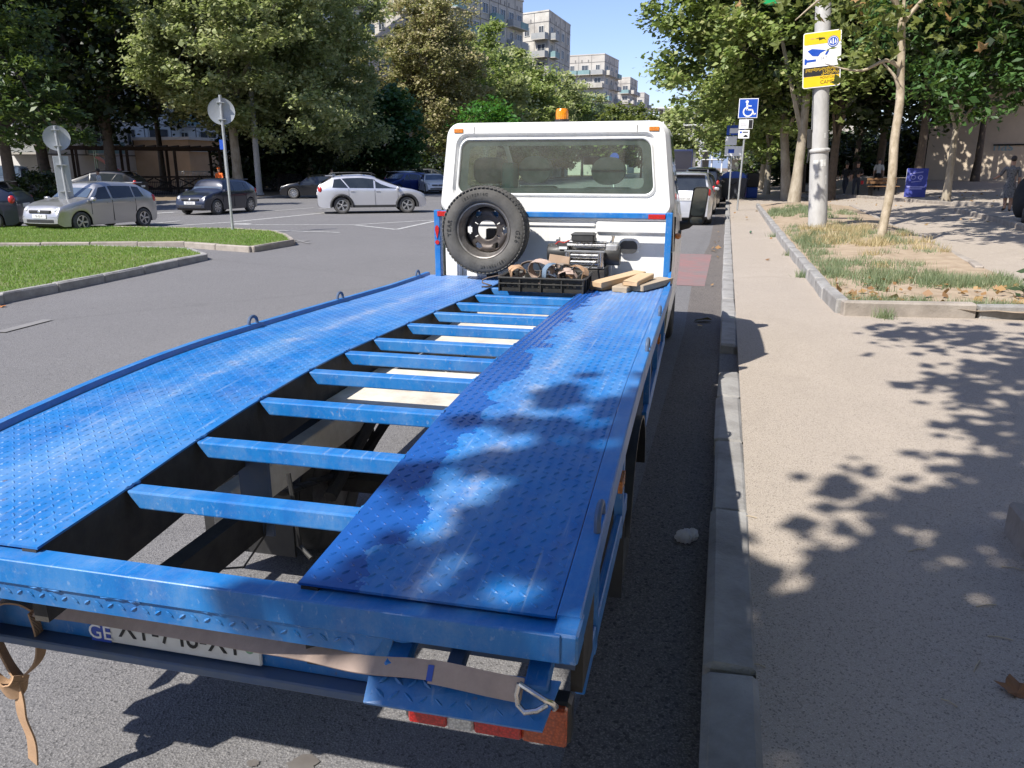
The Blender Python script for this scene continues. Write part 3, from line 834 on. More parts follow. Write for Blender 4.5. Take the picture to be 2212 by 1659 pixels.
for y_ in (.36, .67, 1.03, 1.39, 1.71, 2.02, 2.45, 2.87, 3.30, 3.72):
    for x_ in (-1.282, -.609):
        pts_ = [(x_ + wr_.uniform(-.002, .002), y_ + .055 * i / 6, zb(y_) + wr_.uniform(-.004, .001)) for i in range(7)]
        b.tube(pts_, [wr_.uniform(.003, .006) for _ in pts_], 6)
tag(b.build('weld_bead', BLUE, TRK, smooth=True), kind='stuff')
# folding tread flap on two arms at the right
fb = [(-.415, -.062, .796), (-.052, -.062, .798), (-.030, .012, .858), (-.425, .012, .842)]
b = MB().add([(x, y, z) for x, y, z in fb] + [(x, y + .004, z - .007) for x, y, z in fb], [(0, 1, 2, 3), (7, 6, 5, 4), (0, 4, 5, 1), (1, 5, 6, 2), (2, 6, 7, 3), (3, 7, 4, 0)])
fl = b.build('flap', BLUE, TRK)
def flapfn(x, s, d):
    t = s / 0.095
    return (x, -.062 + .074 * t - d * .6, .797 + .053 * t + d * .75)
tag(lugs(-.405, -.06, .004, .092, flapfn, random, .031, .015, .0048, .0028).build('tread_lug', BLUE, fl, fix=False), kind='stuff')
for x in (-.365, -.245, -.075):
    MB().obox((x, .06, .868), (.024 if x != -.245 else .018, .075, .012), Euler((R(18), 0, 0)), .004).build('flap_arm', BLUE if x != -.245 else BLUE2, TRK)
MB().box((-.43, .13, .80), (-.02, .16, .88)).build('flap_bearer', BLUE2, TRK)
# under-run bumper and number plate
MB().box((-1.93, .29, .555), (-.45, .31, .72), .004).build('bumper_panel', BLUE, TRK)
MB().box((-1.93, .245, .528), (-.45, .312, .554), .004).build('bumper_lip', BLUE2, TRK)
np_root = MB().box((-1.385, .276, .562), (-.865, .288, .674), .004).build('number_plate', M('plate_white', (.78, .78, .76), (.6, .59, .56), 8, .45), TRK)
MB().box((-1.384, .2735, .564), (-1.322, .2755, .672)).build('country_band', M('plate_blue', (.02, .07, .42), None, 6, .4), np_root)
PBK = M('plate_black', (.012, .012, .013), None, 6, .5)
PWH = M('print_white', (.82, .82, .82), None, 6, .5)
text('GE', .062, PWH, np_root, (-1.353, .2725, .592), (R(90), 0, 0))
text('XY-748-XY', .100, PBK, np_root, (-1.105, .2745, .618), (R(90), 0, 0), sx=.80)
MB().lathe([(.0, -.0005), (.014, -.0005), (.014, .001)], 20, 1, (-.895, .2745, .612)).build('plate_seal', M('seal_green', (.03, .28, .10), (.4, .45, .4), 60, .4), np_root)
# tail light
tl = MB().box((-.385, .075, .652), (-.018, .125, .757), .008).build('tail_light', BLACK, TRK)
for x0, x1, mt in ((-.372, -.285, REDL), (-.284, -.225, CLEARL), (-.224, -.12, REDL), (-.119, -.024, emit_free_lens('dull_orange_lens', (.50, .085, .02)))):
    MB().box((x0, .060, .658), (x1, .08, .752), .005).build('lens', mt, tl)
MB().box((-.03, .14, .74), (-.004, .30, .905)).build('corner_plate', UNDER, TRK)
tl2 = MB().box((-1.95, .075, .672), (-1.60, .125, .775), .008).build('tail_light', BLACK, TRK)
for x0, x1, mt in ((-1.945, -1.86, ORL), (-1.859, -1.75, REDL), (-1.749, -1.69, CLEARL), (-1.689, -1.605, REDL)):
    MB().box((x0, .063, .680), (x1, .08, .768), .005).build('lens', mt, tl2)
# chassis, axle, wheels
for x in (-1.42, -.55):
    MB().box((x, .9, .60), (x + .07, 5.2, .735), .005).build('chassis_rail', DIRTYW, TRK)
for y, d, z in ((2.12, .20, .742), (2.42, .10, .70), (2.62, .16, .742), (3.1, .18, .742), (3.62, .14, .74), (4.1, .16, .74)):
    MB().box((-1.42, y, z - .05), (-.48, y + d, z), .004).build('chassis_cross_member', DIRTYW, TRK)
for y0_, y1_ in ((1.50, 1.76), (1.94, 2.06), (2.68, 2.84), (3.14, 3.28), (3.6, 3.7)):
    MB().box((-1.278, y0_, .882), (-.612, y1_, .898), .003).build('subframe_plate', DIRTYW, TRK)
MB().box((-1.34, 2.16, .60), (-.56, 2.2, .70)).build('chassis_cross_member', DIRTYW, TRK)
MB().tube([(-1.85, 1.95, .345), (-.1, 1.95, .345)], .05, 10).build('axle', UNDER, TRK)
MB().ball((-.98, 1.95, .36), (.17, .18, .17)).build('differential', UNDER, TRK, smooth=True)
MB().tube([(-.98, 2.0, .38), (-.97, 4.6, .5)], .04, 8).build('drive_shaft', UNDER, TRK)
for x in (-1.385, -.515):
    for k in range(3): MB().tube([(x, 1.3 + .12 * k, .56 - .02 * k), (x, 1.95, .42 - .02 * k), (x, 2.6 - .12 * k, .56 - .02 * k)], .028, 6, flat=.35).build('leaf_spring', UNDER, TRK)
    MB().tube([(x + .05, 1.6, .42), (x + .05, 2.3, .72)], .03, 8).build('shock_absorber', UNDER, TRK)
MB().box((-1.22, 3.1, .42), (-.7, 3.9, .66), .05).build('fuel_tank', UNDER, TRK)
MB().tube([(-.66, 1.2, .5), (-.7, 2.2, .52), (-.68, 4.4, .5)], .03, 8).build('exhaust_pipe', UNDER, TRK)
for y in (.92,):
    MB().box((-1.315, y, .58), (-1.20, y + .012, .87)).build('hanger_plate', BLUE2, TRK)
    MB().box((-1.30, .40, .58), (-1.24, .92, .70)).build('bumper_bracket', UNDER, TRK)
MB().box((-.66, .31, .56), (-.60, 1.3, .68)).build('bumper_bracket', UNDER, TRK)
MB().tube([(-1.13, .93, .82), (-1.10, .90, .70), (-1.08, .88, .58), (-1.03, .86, .55)], .008, 6).build('hose', BLACK, TRK)
MB().tube([(-1.2, .9, .74), (-1.19, .85, .62), (-1.25, .8, .52), (-1.4, .78, .5)], .004, 5).build('wire', BLACK, TRK)
MB().tube([(-.95, 2.3, .70), (-1.1, 2.2, .78), (-1.25, 2.3, .74), (-1.3, 2.5, .68)], .014, 6).build('hose', BLACK, TRK)
MB().tube([(-.9, 2.75, .68), (-1.1, 2.9, .76), (-1.28, 2.8, .7)], .012, 6).build('hose', BLACK, TRK)
def tyre_prof(r, w):
    return [(r * .63, -w * .36), (r * .68, -w * .46), (r * .80, -w * .5), (r * .90, -w * .47), (r * .965, -w * .41), (r * .99, -w * .33), (r, -w * .12), (r, w * .12), (r * .99, w * .33), (r * .965, w * .41), (r * .90, w * .47), (r * .80, w * .5), (r * .68, w * .46), (r * .63, w * .36)]
def road_wheel(x, y, r=.338, w=.19):
    t = MB().lathe(tyre_prof(r, w), 40, 0, (x, y, r), True).build('wheel', RUBBER, TRK, smooth=True)
    MB().lathe([(r * .62, -w * .38), (r * .6, -w * .2), (r * .3, -w * .1), (0, -w * .1)], 28, 0, (x, y, r)).build('rim', RIMST, t, smooth=True)
    MB().lathe([(r * .62, w * .38), (r * .6, w * .2), (r * .3, w * .1), (0, w * .1)], 28, 0, (x, y, r)).build('rim', RIMST, t, smooth=True)
for x in (-1.80, -1.575, -.375, -.15): road_wheel(x, 1.95)
for x in (-1.76, -.14): road_wheel(x, 7.35)
for x0, x1 in ((-1.93, -1.45), (-.50, -.015)):
    n = 14; sec = []
    for k in range(n + 1):
        a = R(10 + 160 * k / n); sec.append((1.95 + .43 * math.cos(a), .34 + .43 * math.sin(a)))
    poly = sec + [(1.95 + (p[0] - 1.95) * .97, .34 + (p[1] - .34) * .97) for p in sec[::-1]]
    MB().prism(poly, 0, x0, x1).build('mudguard', BLACK, TRK, smooth=True)
    MB().box((x0 + .02, 1.50, .16), (x1 - .02, 1.515, .52)).build('mud_flap', BLACK, TRK)
for y in (.55, 1.25, 2.65, 3.4, 4.2):
    for x in (-.055, -1.96): MB().box((x, y, .55), (x + .03, y + .04, zb(y) - .03)).build('side_strut', BLUE, TRK)
for x in (-.05, -1.955):
    MB().box((x, 2.5, .55), (x + .025, 4.5, .63), .004).build('side_guard', BLUE, TRK)
    MB().box((x, .35, .57), (x + .025, 1.45, .64), .004).build('side_guard', BLUE, TRK)
MB().box((-.022, 1.0, .83), (-.008, 1.10, .87)).build('side_marker', ORL, TRK)
MB().box((-.022, 3.2, .83), (-.008, 3.30, .87)).build('side_marker', ORL, TRK)

# headboard frame behind the cab
for x, zt in ((-1.875, 1.50), (-.07, 1.50)):
    MB().box((x, 4.64, .972), (x + .048, 4.70, zt), .004).build('headboard_post', BLUE, TRK)
MB().box((-1.82, 4.642, 1.455), (-.07, 4.695, 1.495), .004).build('headboard_bar', BLUE, TRK)
MB().box((-.20, 4.634, 1.452), (-.075, 4.6425, 1.488), .003).build('reflector', REDL, TRK)
MB().box((-1.845, 4.634, 1.452), (-1.74, 4.6425, 1.492), .003).build('reflector', REDL, TRK)
MB().prism([(-1.864, 1.37), (-1.850, 1.385), (-1.836, 1.37), (-1.834, 1.345), (-1.850, 1.275), (-1.866, 1.345)], 1, 4.632, 4.6402).build('reflector', REDL, TRK)
MB().lathe([(0, 4.632), (.017, 4.632), (.017, 4.6402)], 16, 1, (-1.85, 0, 1.25)).build('reflector', REDL, TRK)
MB().prism([(4.45, .98), (4.66, .98), (4.66, 1.07)], 0, -.03, -.01).build('gusset', BLUE, TRK)
MB().box((-1.95, 4.60, .90), (-.01, 4.72, .976), .004).build('front_beam', BLUE, TRK)

# ---- cab
CX0 = -.951
def ringpts(y, zt, wb, wt, zbelt):
    h = [(0, zt), (wt * .55, zt - .006), (wt - .10, zt - .022), (wt - .03, zt - .05), (wt, zt - .11), (wb, zbelt), (wb + .012, min(1.15, zbelt - .1)), (wb + .004, .80), (wb - .02, .50), (0, .48)]
    r = [(CX0 + x, y, z) for x, z in h] + [(CX0 - x, y, z) for x, z in h[-2:0:-1]]
    return r
ST = [(4.84, 2.150, .925, .845, 1.52), (5.05, 2.168, .928, .85, 1.50), (5.35, 2.18, .93, .852, 1.48), (5.9, 2.19, .93, .85, 1.44), (6.35, 2.17, .93, .84, 1.40), (6.55, 2.13, .93, .83, 1.38), (7.25, 1.50, .93, .80, 1.34), (7.45, 1.38, .93, .80, 1.30), (7.9, 1.26, .91, .78, 1.12), (8.2, 1.10, .86, .74, .98), (8.34, .92, .78, .68, .80)]
b = MB(); n = 18
vs = [p for s in ST for p in ringpts(*s)]
fs = []
for j in range(len(ST) - 1):
    for i in range(n):
        y0 = ST[j][0]
        top = i in (0, 1, 2, 17, 16, 15)
        side = i in (4, 13)
        if top and j == 5: continue
        if side and 2 <= j <= 5: continue
        fs.append([j * n + i, j * n + (i + 1) % n, (j + 1) * n + (i + 1) % n, (j + 1) * n + i])
fs.append([(len(ST) - 1) * n + i for i in range(n)])
cab = b.add(vs, fs).build('cab_shell', WHITE, TRK, smooth=50, fix=False)
TINT = glass_mat('cab_glass_green', (.74, .88, .78), .04)
SIDEG = glass_mat('side_glass_dark', (.30, .38, .34), .10)
b = MB()
w0, w1 = ringpts(*ST[5]), ringpts(*ST[6])
ids = [15, 16, 17, 0, 1, 2, 3]
b.add([Vector(w0[i]) + Vector((0, -.004, -.008)) for i in ids] + [Vector(w1[i]) + Vector((0, -.004, -.008)) for i in ids], [[k, k + 1, k + 8, k + 7] for k in range(6)])
b.build('windscreen', TINT, TRK, smooth=True)
for ia, ib in ((4, 5), (13, 14)):
    b = MB(); q = [ringpts(*ST[j]) for j in range(2, 7)]
    b.add([q[j][ia] for j in range(5)] + [q[j][ib] for j in range(5)], [[j, j + 1, j + 6, j + 5] for j in range(4)])
    b.build('door_window', SIDEG, TRK)
# rear wall of the cab with its window
def trap(loop, y): return [(CX0 + x * (1.0 - .135 * (z - 1.5)), y, z) for x, z in loop]
N = 10
loops = [trap(rrect(-.935, .935, 1.462, 2.158, .10, N), 4.845), trap(rrect(-.905, .905, 1.475, 2.135, .085, N), 4.802),
         trap(rrect(-.835, .835, 1.58, 2.078, .09, N), 4.800), trap(rrect(-.82, .82, 1.592, 2.066, .085, N), 4.824),
         trap(rrect(-.808, .808, 1.606, 2.050, .08, N), 4.826), trap(rrect(-.795, .795, 1.620, 2.034, .075, N), 4.806), trap(rrect(-.787, .787, 1.628, 2.026, .07, N), 4.812)]
b = MB(); k = len(loops[0])
b.add([p for l in loops for p in l], [[q * k + i, q * k + (i + 1) % k, (q + 1) * k + (i + 1) % k, (q + 1) * k + i] for q in range(len(loops) - 1) for i in range(k)])
bw = b.build('cab_back', WHITE, TRK, smooth=50)
b = MB(); l = trap(rrect(-.786, .786, 1.629, 2.025, .07, N), 4.815)
b.add(l, [list(range(len(l)))]); rw = b.build('rear_window', glass_mat('rear_glass_green', (.70, .87, .77), .05, dust=0.15), TRK)
lo = trap(rrect(-.785, .785, 1.630, 2.024, .07, N), 4.822); li = trap(rrect(-.715, .715, 1.668, 1.985, .05, N), 4.822)
b = MB(); b.add(lo + li, [[i, (i + 1) % k, k + (i + 1) % k, k + i] for i in range(k)])
b.build('window_border', M('ceramic_border_dusty', (.035, .037, .04), (.07, .072, .075), 14, .7), rw)
for s in (-1, 1):
    MB().obox((CX0 + s * .63, 4.80, 2.10), (.001, .003, .028), Euler((0, 0, 0))).build('body_seam', UNDER, TRK)
    MB().box((CX0 + s * .755 - .037, 4.794, 2.082), (CX0 + s * .755 + .037, 4.8025, 2.113), .003).build('marker_reflector', ORL, TRK)
# lower rear wall, recessed and ribbed
b = MB(); b.box((-1.855, 4.858, .74), (-.045, 4.875, 1.475))
b.build('cab_lower_wall', WHITE, TRK)
for x, w in ((-1.74, .03), (-1.30, .05), (-.93, .03), (-.82, .03), (-.66, .05), (-.50, .02)):
    MB().box((x, 4.846, .78), (x + w, 4.8585, 1.30), .006).build('wall_rib', WHITE, TRK)
MB().box((-1.845, 4.845, 1.375), (-.62, 4.8583, 1.40), .006).build('wall_rib', WHITE, TRK)
MB().box((-.61, 4.836, 1.33), (-.06, 4.8583, 1.42), .012).build('wall_swage', WHITE, TRK)
MB().box((-1.845, 4.838, 1.425), (-.055, 4.8583, 1.462), .008).build('wall_swage', WHITE, TRK)
b = MB(); b.prism(rrect(-.43, -.27, 1.165, 1.295, .05, 6), 1, 4.826, 4.8582); b.build('filler_bezel', WHITE, TRK, smooth=40)
b = MB(); b.prism(rrect(-.42, -.285, 1.178, 1.275, .04, 6), 1, 4.815, 4.8275); b.build('filler_cap', M('grey_plastic', (.06, .062, .065), None, 9, .5), TRK, smooth=40)
# interior
SEAT = M('seat_cloth_grey', (.42, .52, .46), (.33, .42, .37), 20, .9, bmp=.3, bscale=120)
SEATT = M('seat_side_teal', (.16, .46, .40), (.13, .38, .33), 12, .7)
def slabr(x0, x1, z0, z1, y0, y1, r, mat, name):
    o = MB().prism(rrect(x0, x1, z0, z1, r, 7), 1, y0, y1).build(name, mat, TRK, smooth=40)
    md = o.modifiers.new('soft', 'BEVEL'); md.width = .02; md.segments = 3; md.limit_method = 'ANGLE'; md.angle_limit = R(50)
    return o
slabr(-1.735, -1.455, 1.69, 1.905, 5.28, 5.40, .075, SEAT, 'seat_headrest')
slabr(-1.775, -1.40, 1.20, 1.675, 5.22, 5.38, .05, SEAT, 'seat_back')
slabr(-1.452, -1.355, 1.30, 1.862, 5.16, 5.36, .025, SEATT, 'seat_side')
slabr(-1.335, -1.062, 1.695, 1.915, 5.28, 5.40, .115, SEAT, 'seat_headrest')
slabr(-1.345, -1.0, 1.20, 1.675, 5.22, 5.38, .05, SEAT, 'seat_back')
slabr(-.722, -.445, 1.685, 1.905, 5.28, 5.40, .115, SEAT, 'seat_headrest')
slabr(-.80, -.37, 1.20, 1.665, 5.22, 5.38, .05, SEAT, 'seat_back')
MB().box((-1.80, 6.62, 1.05), (-.12, 7.15, 1.40), .06).build('dashboard', BLACK, TRK)
MB().lathe([(.19, -.012), (.205, 0), (.19, .012), (.178, 0)], 28, 1, (-1.42, 6.45, 1.36), True).build('steering_wheel', BLACK, TRK, smooth=True)
MB().box((-1.84, 4.9, .9), (-.06, 6.7, 1.0)).build('cab_floor', UNDER, TRK)
MB().box((-1.0, 6.68, 1.85), (-.80, 6.70, 1.93), .01).build('inside_mirror', BLACK, TRK)
# beacon, mirror, lamps
bz = MB().lathe([(.062, 2.19), (.062, 2.212), (.055, 2.216), (0, 2.216)], 28, 2, (-1.02, 5.55, 0)).build('beacon', BLACK, TRK, smooth=True)
b = MB(); nn = 40
prof = [(.052, 2.217), (.053, 2.25), (.052, 2.288), (.044, 2.302), (.0, 2.305)]
b.lathe(prof, nn, 2, (-1.02, 5.55, 0)); b.v = [(-1.02 + (x + 1.02) * (1 + (.02 if (i // 5) % 2 else -.01)), 5.55 + (y - 5.55) * (1 + (.02 if (i // 5) % 2 else -.01)), z) for i, (x, y, z) in enumerate(b.v)]
b.build('beacon_lens', emit_free_lens('amber_lens', (.95, .30, .01), .15), bz, smooth=30)
mr = MB().tube([(-.02, 6.62, 1.27), (.06, 6.6, 1.285), (.13, 6.6, 1.34), (.17, 6.6, 1.38)], [.05, .04, .035, .03], 10).build('mirror_arm', BLACK, TRK, smooth=True)
b = MB(); sh = [(x + (z - 1.45) * .10, z) for x, z in rrect(.075, .225, 1.29, 1.645, .035, 6)]; b.prism(sh, 1, 6.56, 6.66); hs = b.build('mirror_housing', BLACK, TRK, smooth=40)
b = MB(); sh = [(x + (z - 1.45) * .10, z) for x, z in rrect(.087, .213, 1.375, 1.632, .03, 6)]; b.prism(sh, 1, 6.555, 6.5602); b.v = [(x, y + (x - .15) * .22 - .014, z) for x, y, z in b.v]; b.build('mirror_glass', M('mirror_silver', (.30, .34, .33), None, 3, .03, 1.0, var=.02), hs)
b = MB(); sh = [(x + (z - 1.45) * .10, z) for x, z in rrect(.092, .205, 1.300, 1.362, .025, 6)]; b.prism(sh, 1, 6.556, 6.5602); b.build('mirror_glass', MATS['mirror_silver'], hs)
MB().ball((.005, 5.3, 1.28), (.03, .05, .025)).build('side_repeater', ORL, TRK, smooth=True)
MB().box((-.035, 5.02, 1.18), (-.008, 5.03, 1.45), .002).build('body_seam', UNDER, TRK)
MB().box((-.016, 6.05, 1.22), (.012, 6.25, 1.26), .008).build('door_handle', BLACK, TRK)

# ---- spare wheel
SX, SY, SZ, SR, SW = -1.425, 4.555, 1.357, .333, .185
sp_ = MB().lathe(tyre_prof(SR, SW), 72, 1, (SX, SY, SZ), True).build('spare_wheel', RUBBER, TRK, smooth=60)
b = MB()
for k in range(64):
    a = 2 * math.pi * k / 64
    for s, da in ((-1, 0), (1, .049)):
        m = Matrix.Rotation(-(a + da), 4, 'Y')
        q = MB().box((SR * .955, s * SW * .40 - .017, -.012), (SR * .982, s * SW * .40 + .017, .012), .003)
        b.add([m @ Vector(v) + Vector((SX, SY, SZ)) for v in q.v], q.f)
    for s in (-.5, .5):
        m = Matrix.Rotation(-(a + .02 * s), 4, 'Y')
        q = MB().box((SR * .985, s * SW * .30 - .016, -.013), (SR * 1.005, s * SW * .30 + .016, .012), .002)
        b.add([m @ Vector(v) + Vector((SX, SY, SZ)) for v in q.v], q.f)
tag(b.build('tread', RUBBER, sp_), kind='stuff')
b = MB()
def ring_text(body, a_mid, r, size):
    adv = size * .72 / r
    for i, ch in enumerate(body):
        if ch == ' ': continue
        a = a_mid - (i - (len(body) - 1) / 2) * adv
        me = text_mesh(ch, size, .002)
        m = Matrix.Translation((SX + r * math.cos(a), SY - SW * .5 - .0008, SZ + r * math.sin(a))) @ Matrix.Rotation(-(a - math.pi / 2), 4, 'Y') @ Matrix.Rotation(math.pi / 2, 4, 'X')
        b.add([m @ v.co for v in me.vertices], [list(p.vertices) for p in me.polygons])
ring_text('185/75R16C', R(104), .272, .030)
ring_text('G26', R(-8), .270, .045)
ring_text('YEAR', R(176), .268, .045)
ring_text('185/75R16C', R(-72), .270, .030)
b.build('lettering', M('rubber_raised', (.02, .02, .02), None, 9, .6), sp_, fix=False)
rim = MB().lathe([(.214, -.066), (.208, -.074), (.199, -.070), (.196, -.05), (.180, -.035), (.176, .055), (.168, .062)], 56, 1, (SX, SY, SZ), caps=False).build('rim', RIMST, sp_, smooth=50)
rim.data.materials[0] = RIMST
b = MB(); RR = [.076, .086, .100, .114, .124, .134, .146, .158, .170]; nt_ = 80
yy = [.052, .050, .050, .050, .046, .040, .036, .044, .058]
vs = [(SX + r * math.cos(2 * math.pi * i / nt_), SY + y, SZ + r * math.sin(2 * math.pi * i / nt_)) for i in range(nt_) for r, y in zip(RR, yy)]
fs = []
for i in range(nt_):
    for q in range(len(RR) - 1):
        a = (i + .5) / nt_ * 360; r = (RR[q] + RR[q + 1]) / 2
        vent = any(((((a - c + 180) % 360) - 180) * math.pi / 180 * r / .030) ** 2 + ((r - .141) / .016) ** 2 < 1 for c in (0, 60, 120, 180, 240, 300))
        bolt = any(((((a - c + 180) % 360) - 180) * math.pi / 180 * r / .010) ** 2 + ((r - .100) / .010) ** 2 < .6 for c in (30, 90, 150, 210, 270, 330))
        if vent or bolt: continue
        j = (i + 1) % nt_
        fs.append([i * len(RR) + q, j * len(RR) + q, j * len(RR) + q + 1, i * len(RR) + q + 1])
o = b.add(vs, fs).build('wheel_disc', M('rim_black_worn', (.025, .025, .027), (.11, .09, .08), 6, .5, .5), sp_, smooth=60)
md = o.modifiers.new('thick', 'SOLIDIFY'); md.thickness = .006
MB().box((SX - .03, 4.66, .98), (SX + .05, 4.74, 1.36), .005).build('spare_mount', UNDER, TRK)

# ---- winch
wl = MB().box((-.83, 4.56, 1.075), (-.50, 4.78, 1.10), .003).build('winch', BLACK, TRK); wl['label'] = 'steel cable winch with roller fairlead behind the cab'
MB().lathe([(0, -.955), (.068, -.955), (.074, -.945), (.074, -.79), (.062, -.78), (.05, -.77), (0, -.77)], 28, 0, (0, 4.68, 1.185)).build('motor', BLACK, wl, smooth=40)
MB().lathe([(0, -.40), (.070, -.40), (.075, -.41), (.075, -.515), (0, -.515)], 28, 0, (0, 4.68, 1.175)).build('gearbox', BLACK, wl, smooth=40)
MB().box((-.512, 4.62, 1.19), (-.415, 4.76, 1.262), .01).build('clutch_housing', M('silver_cast', (.55, .55, .54), (.4, .4, .4), 9, .4, .6), wl)
MB().tube([(-.46, 4.66, 1.26), (-.458, 4.655, 1.30), (-.455, 4.65, 1.325)], [.006, .009, .014], 8).build('clutch_lever', CHROME, wl, smooth=True)
MB().lathe([(.05, -.77), (.052, -.75), (.046, -.74), (.05, -.70), (.047, -.66), (.05, -.62), (.046, -.57), (.052, -.54), (.05, -.52)], 24, 0, (0, 4.69, 1.18)).build('cable_drum', M('wire_rope', (.16, .155, .15), (.09, .085, .08), 60, .5, .7, bmp=.6, bscale=250), wl, smooth=True)
for z in (1.255, 1.27):
    MB().tube([(-.80, 4.62 + (z - 1.255) * 5, z), (-.51, 4.62 + (z - 1.255) * 5, z)], .012, 10).build('tie_bar', CHROME, wl, smooth=True)
fr = MB(); fr.box((-.812, 4.555, 1.205), (-.505, 4.60, 1.218), .002); fr.box((-.812, 4.555, 1.085), (-.505, 4.60, 1.098), .002)
fr.build('fairlead_frame', M('zinc_frame', (.42, .43, .44), None, 9, .4, .8), wl)
for z in (1.178, 1.128): MB().tube([(-.765, 4.575, z), (-.552, 4.575, z)], .021, 14).build('roller', CHROME, wl, smooth=True)
for x in (-.785, -.535): MB().tube([(x, 4.565, 1.1), (x, 4.565, 1.204)], .024, 14).build('roller', CHROME, wl, smooth=True)
cb = MB().box((-.768, 4.60, 1.277), (-.592, 4.72, 1.345), .012).build('control_box', M('box_grey_plastic', (.028, .029, .03), (.05, .05, .05), 14, .55), wl)
MB().box((-.772, 4.596, 1.328), (-.588, 4.724, 1.338), .004).build('lid', MATS['box_grey_plastic'], cb)
for x in (-.72, -.63): MB().box((x, 4.63, 1.255), (x + .02, 4.70, 1.28)).build('bracket', CHROME, wl)
MB().tube([(-.90, 4.66, 1.25), (-.87, 4.65, 1.275), (-.83, 4.65, 1.265), (-.79, 4.66, 1.285)], .006, 6).build('wire', M('red_wire', (.4, .03, .02), None, 9, .5), wl)
MB().box((-.86, 4.60, 1.222), (-.80, 4.612, 1.24)).build('rating_plate', PWH, wl)
MB().tube([(-.56, 4.55, 1.14), (-.62, 4.40, 1.09), (-.66, 4.22, 1.06)], .006, 6).build('cable', MATS['wire_rope'], wl)
MB().box((-.84, 4.55, .978), (-.50, 4.80, 1.075), .004).build('winch_base', UNDER, wl)

# ------------------------------------------------------------------ loose things on the truck
cT, sT = math.cos(R(1.6)), math.sin(R(1.6))
def TW(x, y, z): return (-0.2125 + x * cT - y * sT, 1.2538 + x * sT + y * cT, z)
CRATE = M('crate_black', (.016, .016, .015), (.035, .033, .03), 9, .5, bmp=.1)
cr = thing('crate', 'black ribbed plastic crate full of straps on the truck bed', 'crate', TW(-.87, 4.15, zb(4.15) + .003), R(1.6))
L, W, Hh = .30, .20, .10
MB().box((-L + .01, -W + .01, 0), (L - .01, W - .01, .008)).build('bottom', CRATE, cr)
for s in (-1, 1):
    for i, (x0, x1) in enumerate([(-.29, -.15), (-.145, -.005), (.005, .145), (.15, .29)]):
        b = MB(); y0 = s * (W - .012)
        b.box((x0, y0 - .003, .006), (x1, y0 + .003, .03)); b.box((x0, y0 - .003, .065), (x1, y0 + .003, .085))
        for q in range(4): b.box((x0 + q * .0467, y0 - .0025, .03), (x0 + q * .0467 + .030 if q < 3 else x1, y0 + .0025, .065)) if q < 3 else None
        b.build('side_panel', CRATE, cr)
    for x in (-.295, -.1475, 0, .1475, .295): MB().box((x - .006, s * W - .008, 0), (x + .006, s * W + .008, Hh), .002).build('rib', CRATE, cr)
    MB().box((-L - .004, s * W - .012, .088), (L + .004, s * W + .012, Hh + .002), .004).build('rim', CRATE, cr)
    MB().box((-L, s * W - .010, .052), (L, s * W + .008, .060), .002).build('rib', CRATE, cr)
    MB().box((s * (L - .008) - .003, -W, .006), (s * (L - .008) + .003, W, .085)).build('side_panel', CRATE, cr)
    MB().box((s * L - .012, -W + .013, .0885), (s * L + .012, W - .013, Hh + .002), .004).build('rim', CRATE, cr)
    for y in (-.12, 0, .12): MB().box((s * L - .008, y - .006, 0), (s * L + .008, y + .006, .088), .002).build('rib', CRATE, cr)
STRAPM = {}
def web(name, c, c2):
    m, nt, bs = nodes_of(name)
    co = coords(nt)
    f = noise(nt, co, 14, 8, .7)
    c0 = ramp(nt, f, [(.3, c), (.7, c2)])
    w = nt.nodes.new('ShaderNodeTexWave'); w.inputs['Scale'].default_value = 170; w.inputs['Distortion'].default_value = .6
    nt.links.new(co, w.inputs['Vector'])
    nt.links.new(mixc(nt, ramp(nt, w.outputs['Fac'], [(0, .35), (.5, 0)]), c0, tuple(x * .5 for x in c2)), bs.inputs['Base Color'])
    bs.inputs['Roughness'].default_value = .9
    bump(nt, bs, w.outputs['Fac'], .4, .004)
    return m
TAN = web('webbing_tan', (.54, .34, .20), (.38, .24, .145))
GREYS = web('webbing_dusty', (.36, .30, .25), (.22, .18, .15))
PINK = web('webbing_faded', (.54, .41, .34), (.40, .30, .25))
BLUES = web('webbing_blue', (.20, .28, .38), (.12, .17, .24))
gs = 'straps heaped in the crate'
zc = zb(4.15) + .05
def heap_strap(label, mat, cx, cy, r, turns, w, tilt, rot, z, amp=.02, seed=0):
    rnd = random.Random(seed); pts = []
    n = int(14 * turns)
    for i in range(n + 1):
        a = 2 * math.pi * i / 14; rr = 1.28 * r * (1 - .06 * i / 14) + rnd.uniform(-.006, .006)
        pts.append(Vector((rr * math.cos(a), 0, rr * math.sin(a) * .8)) + Vector((rnd.uniform(-.004, .004), amp * math.sin(a * .5), 0)))
    e = Euler((tilt, 0, rot)).to_matrix()
    c = Vector(TW(cx, cy, z + .012))
    b = MB().ribbon([e @ p + c for p in pts], w, tuple(e @ Vector((0, 1, 0))), .004)
    return tag(b.build('strap', mat, None, smooth=True), label, 'strap', gs)
heap_strap('coiled tan strap at the left end of the crate', TAN, -1.07, 4.10, .045, 1.7, .05, .2, .5, zc + .055, seed=1)
heap_strap('grey dusty strap bulging up over the left half of the crate', GREYS, -.99, 4.16, .07, 1.2, .06, -.3, .1, zc + .06, seed=2)
heap_strap('light brown strap folded high in the middle of the crate', PINK, -.90, 4.12, .085, .8, .06, .3, -.4, zc + .06, seed=3)
heap_strap('dusty blue strap loop beside the ratchet', BLUES, -.80, 4.06, .06, .9, .045, .1, .9, zc + .065, seed=4)
heap_strap('tan strap coil at the right end of the crate', TAN, -.64, 4.10, .06, 1.6, .05, -.15, -.5, zc + .055, seed=5)
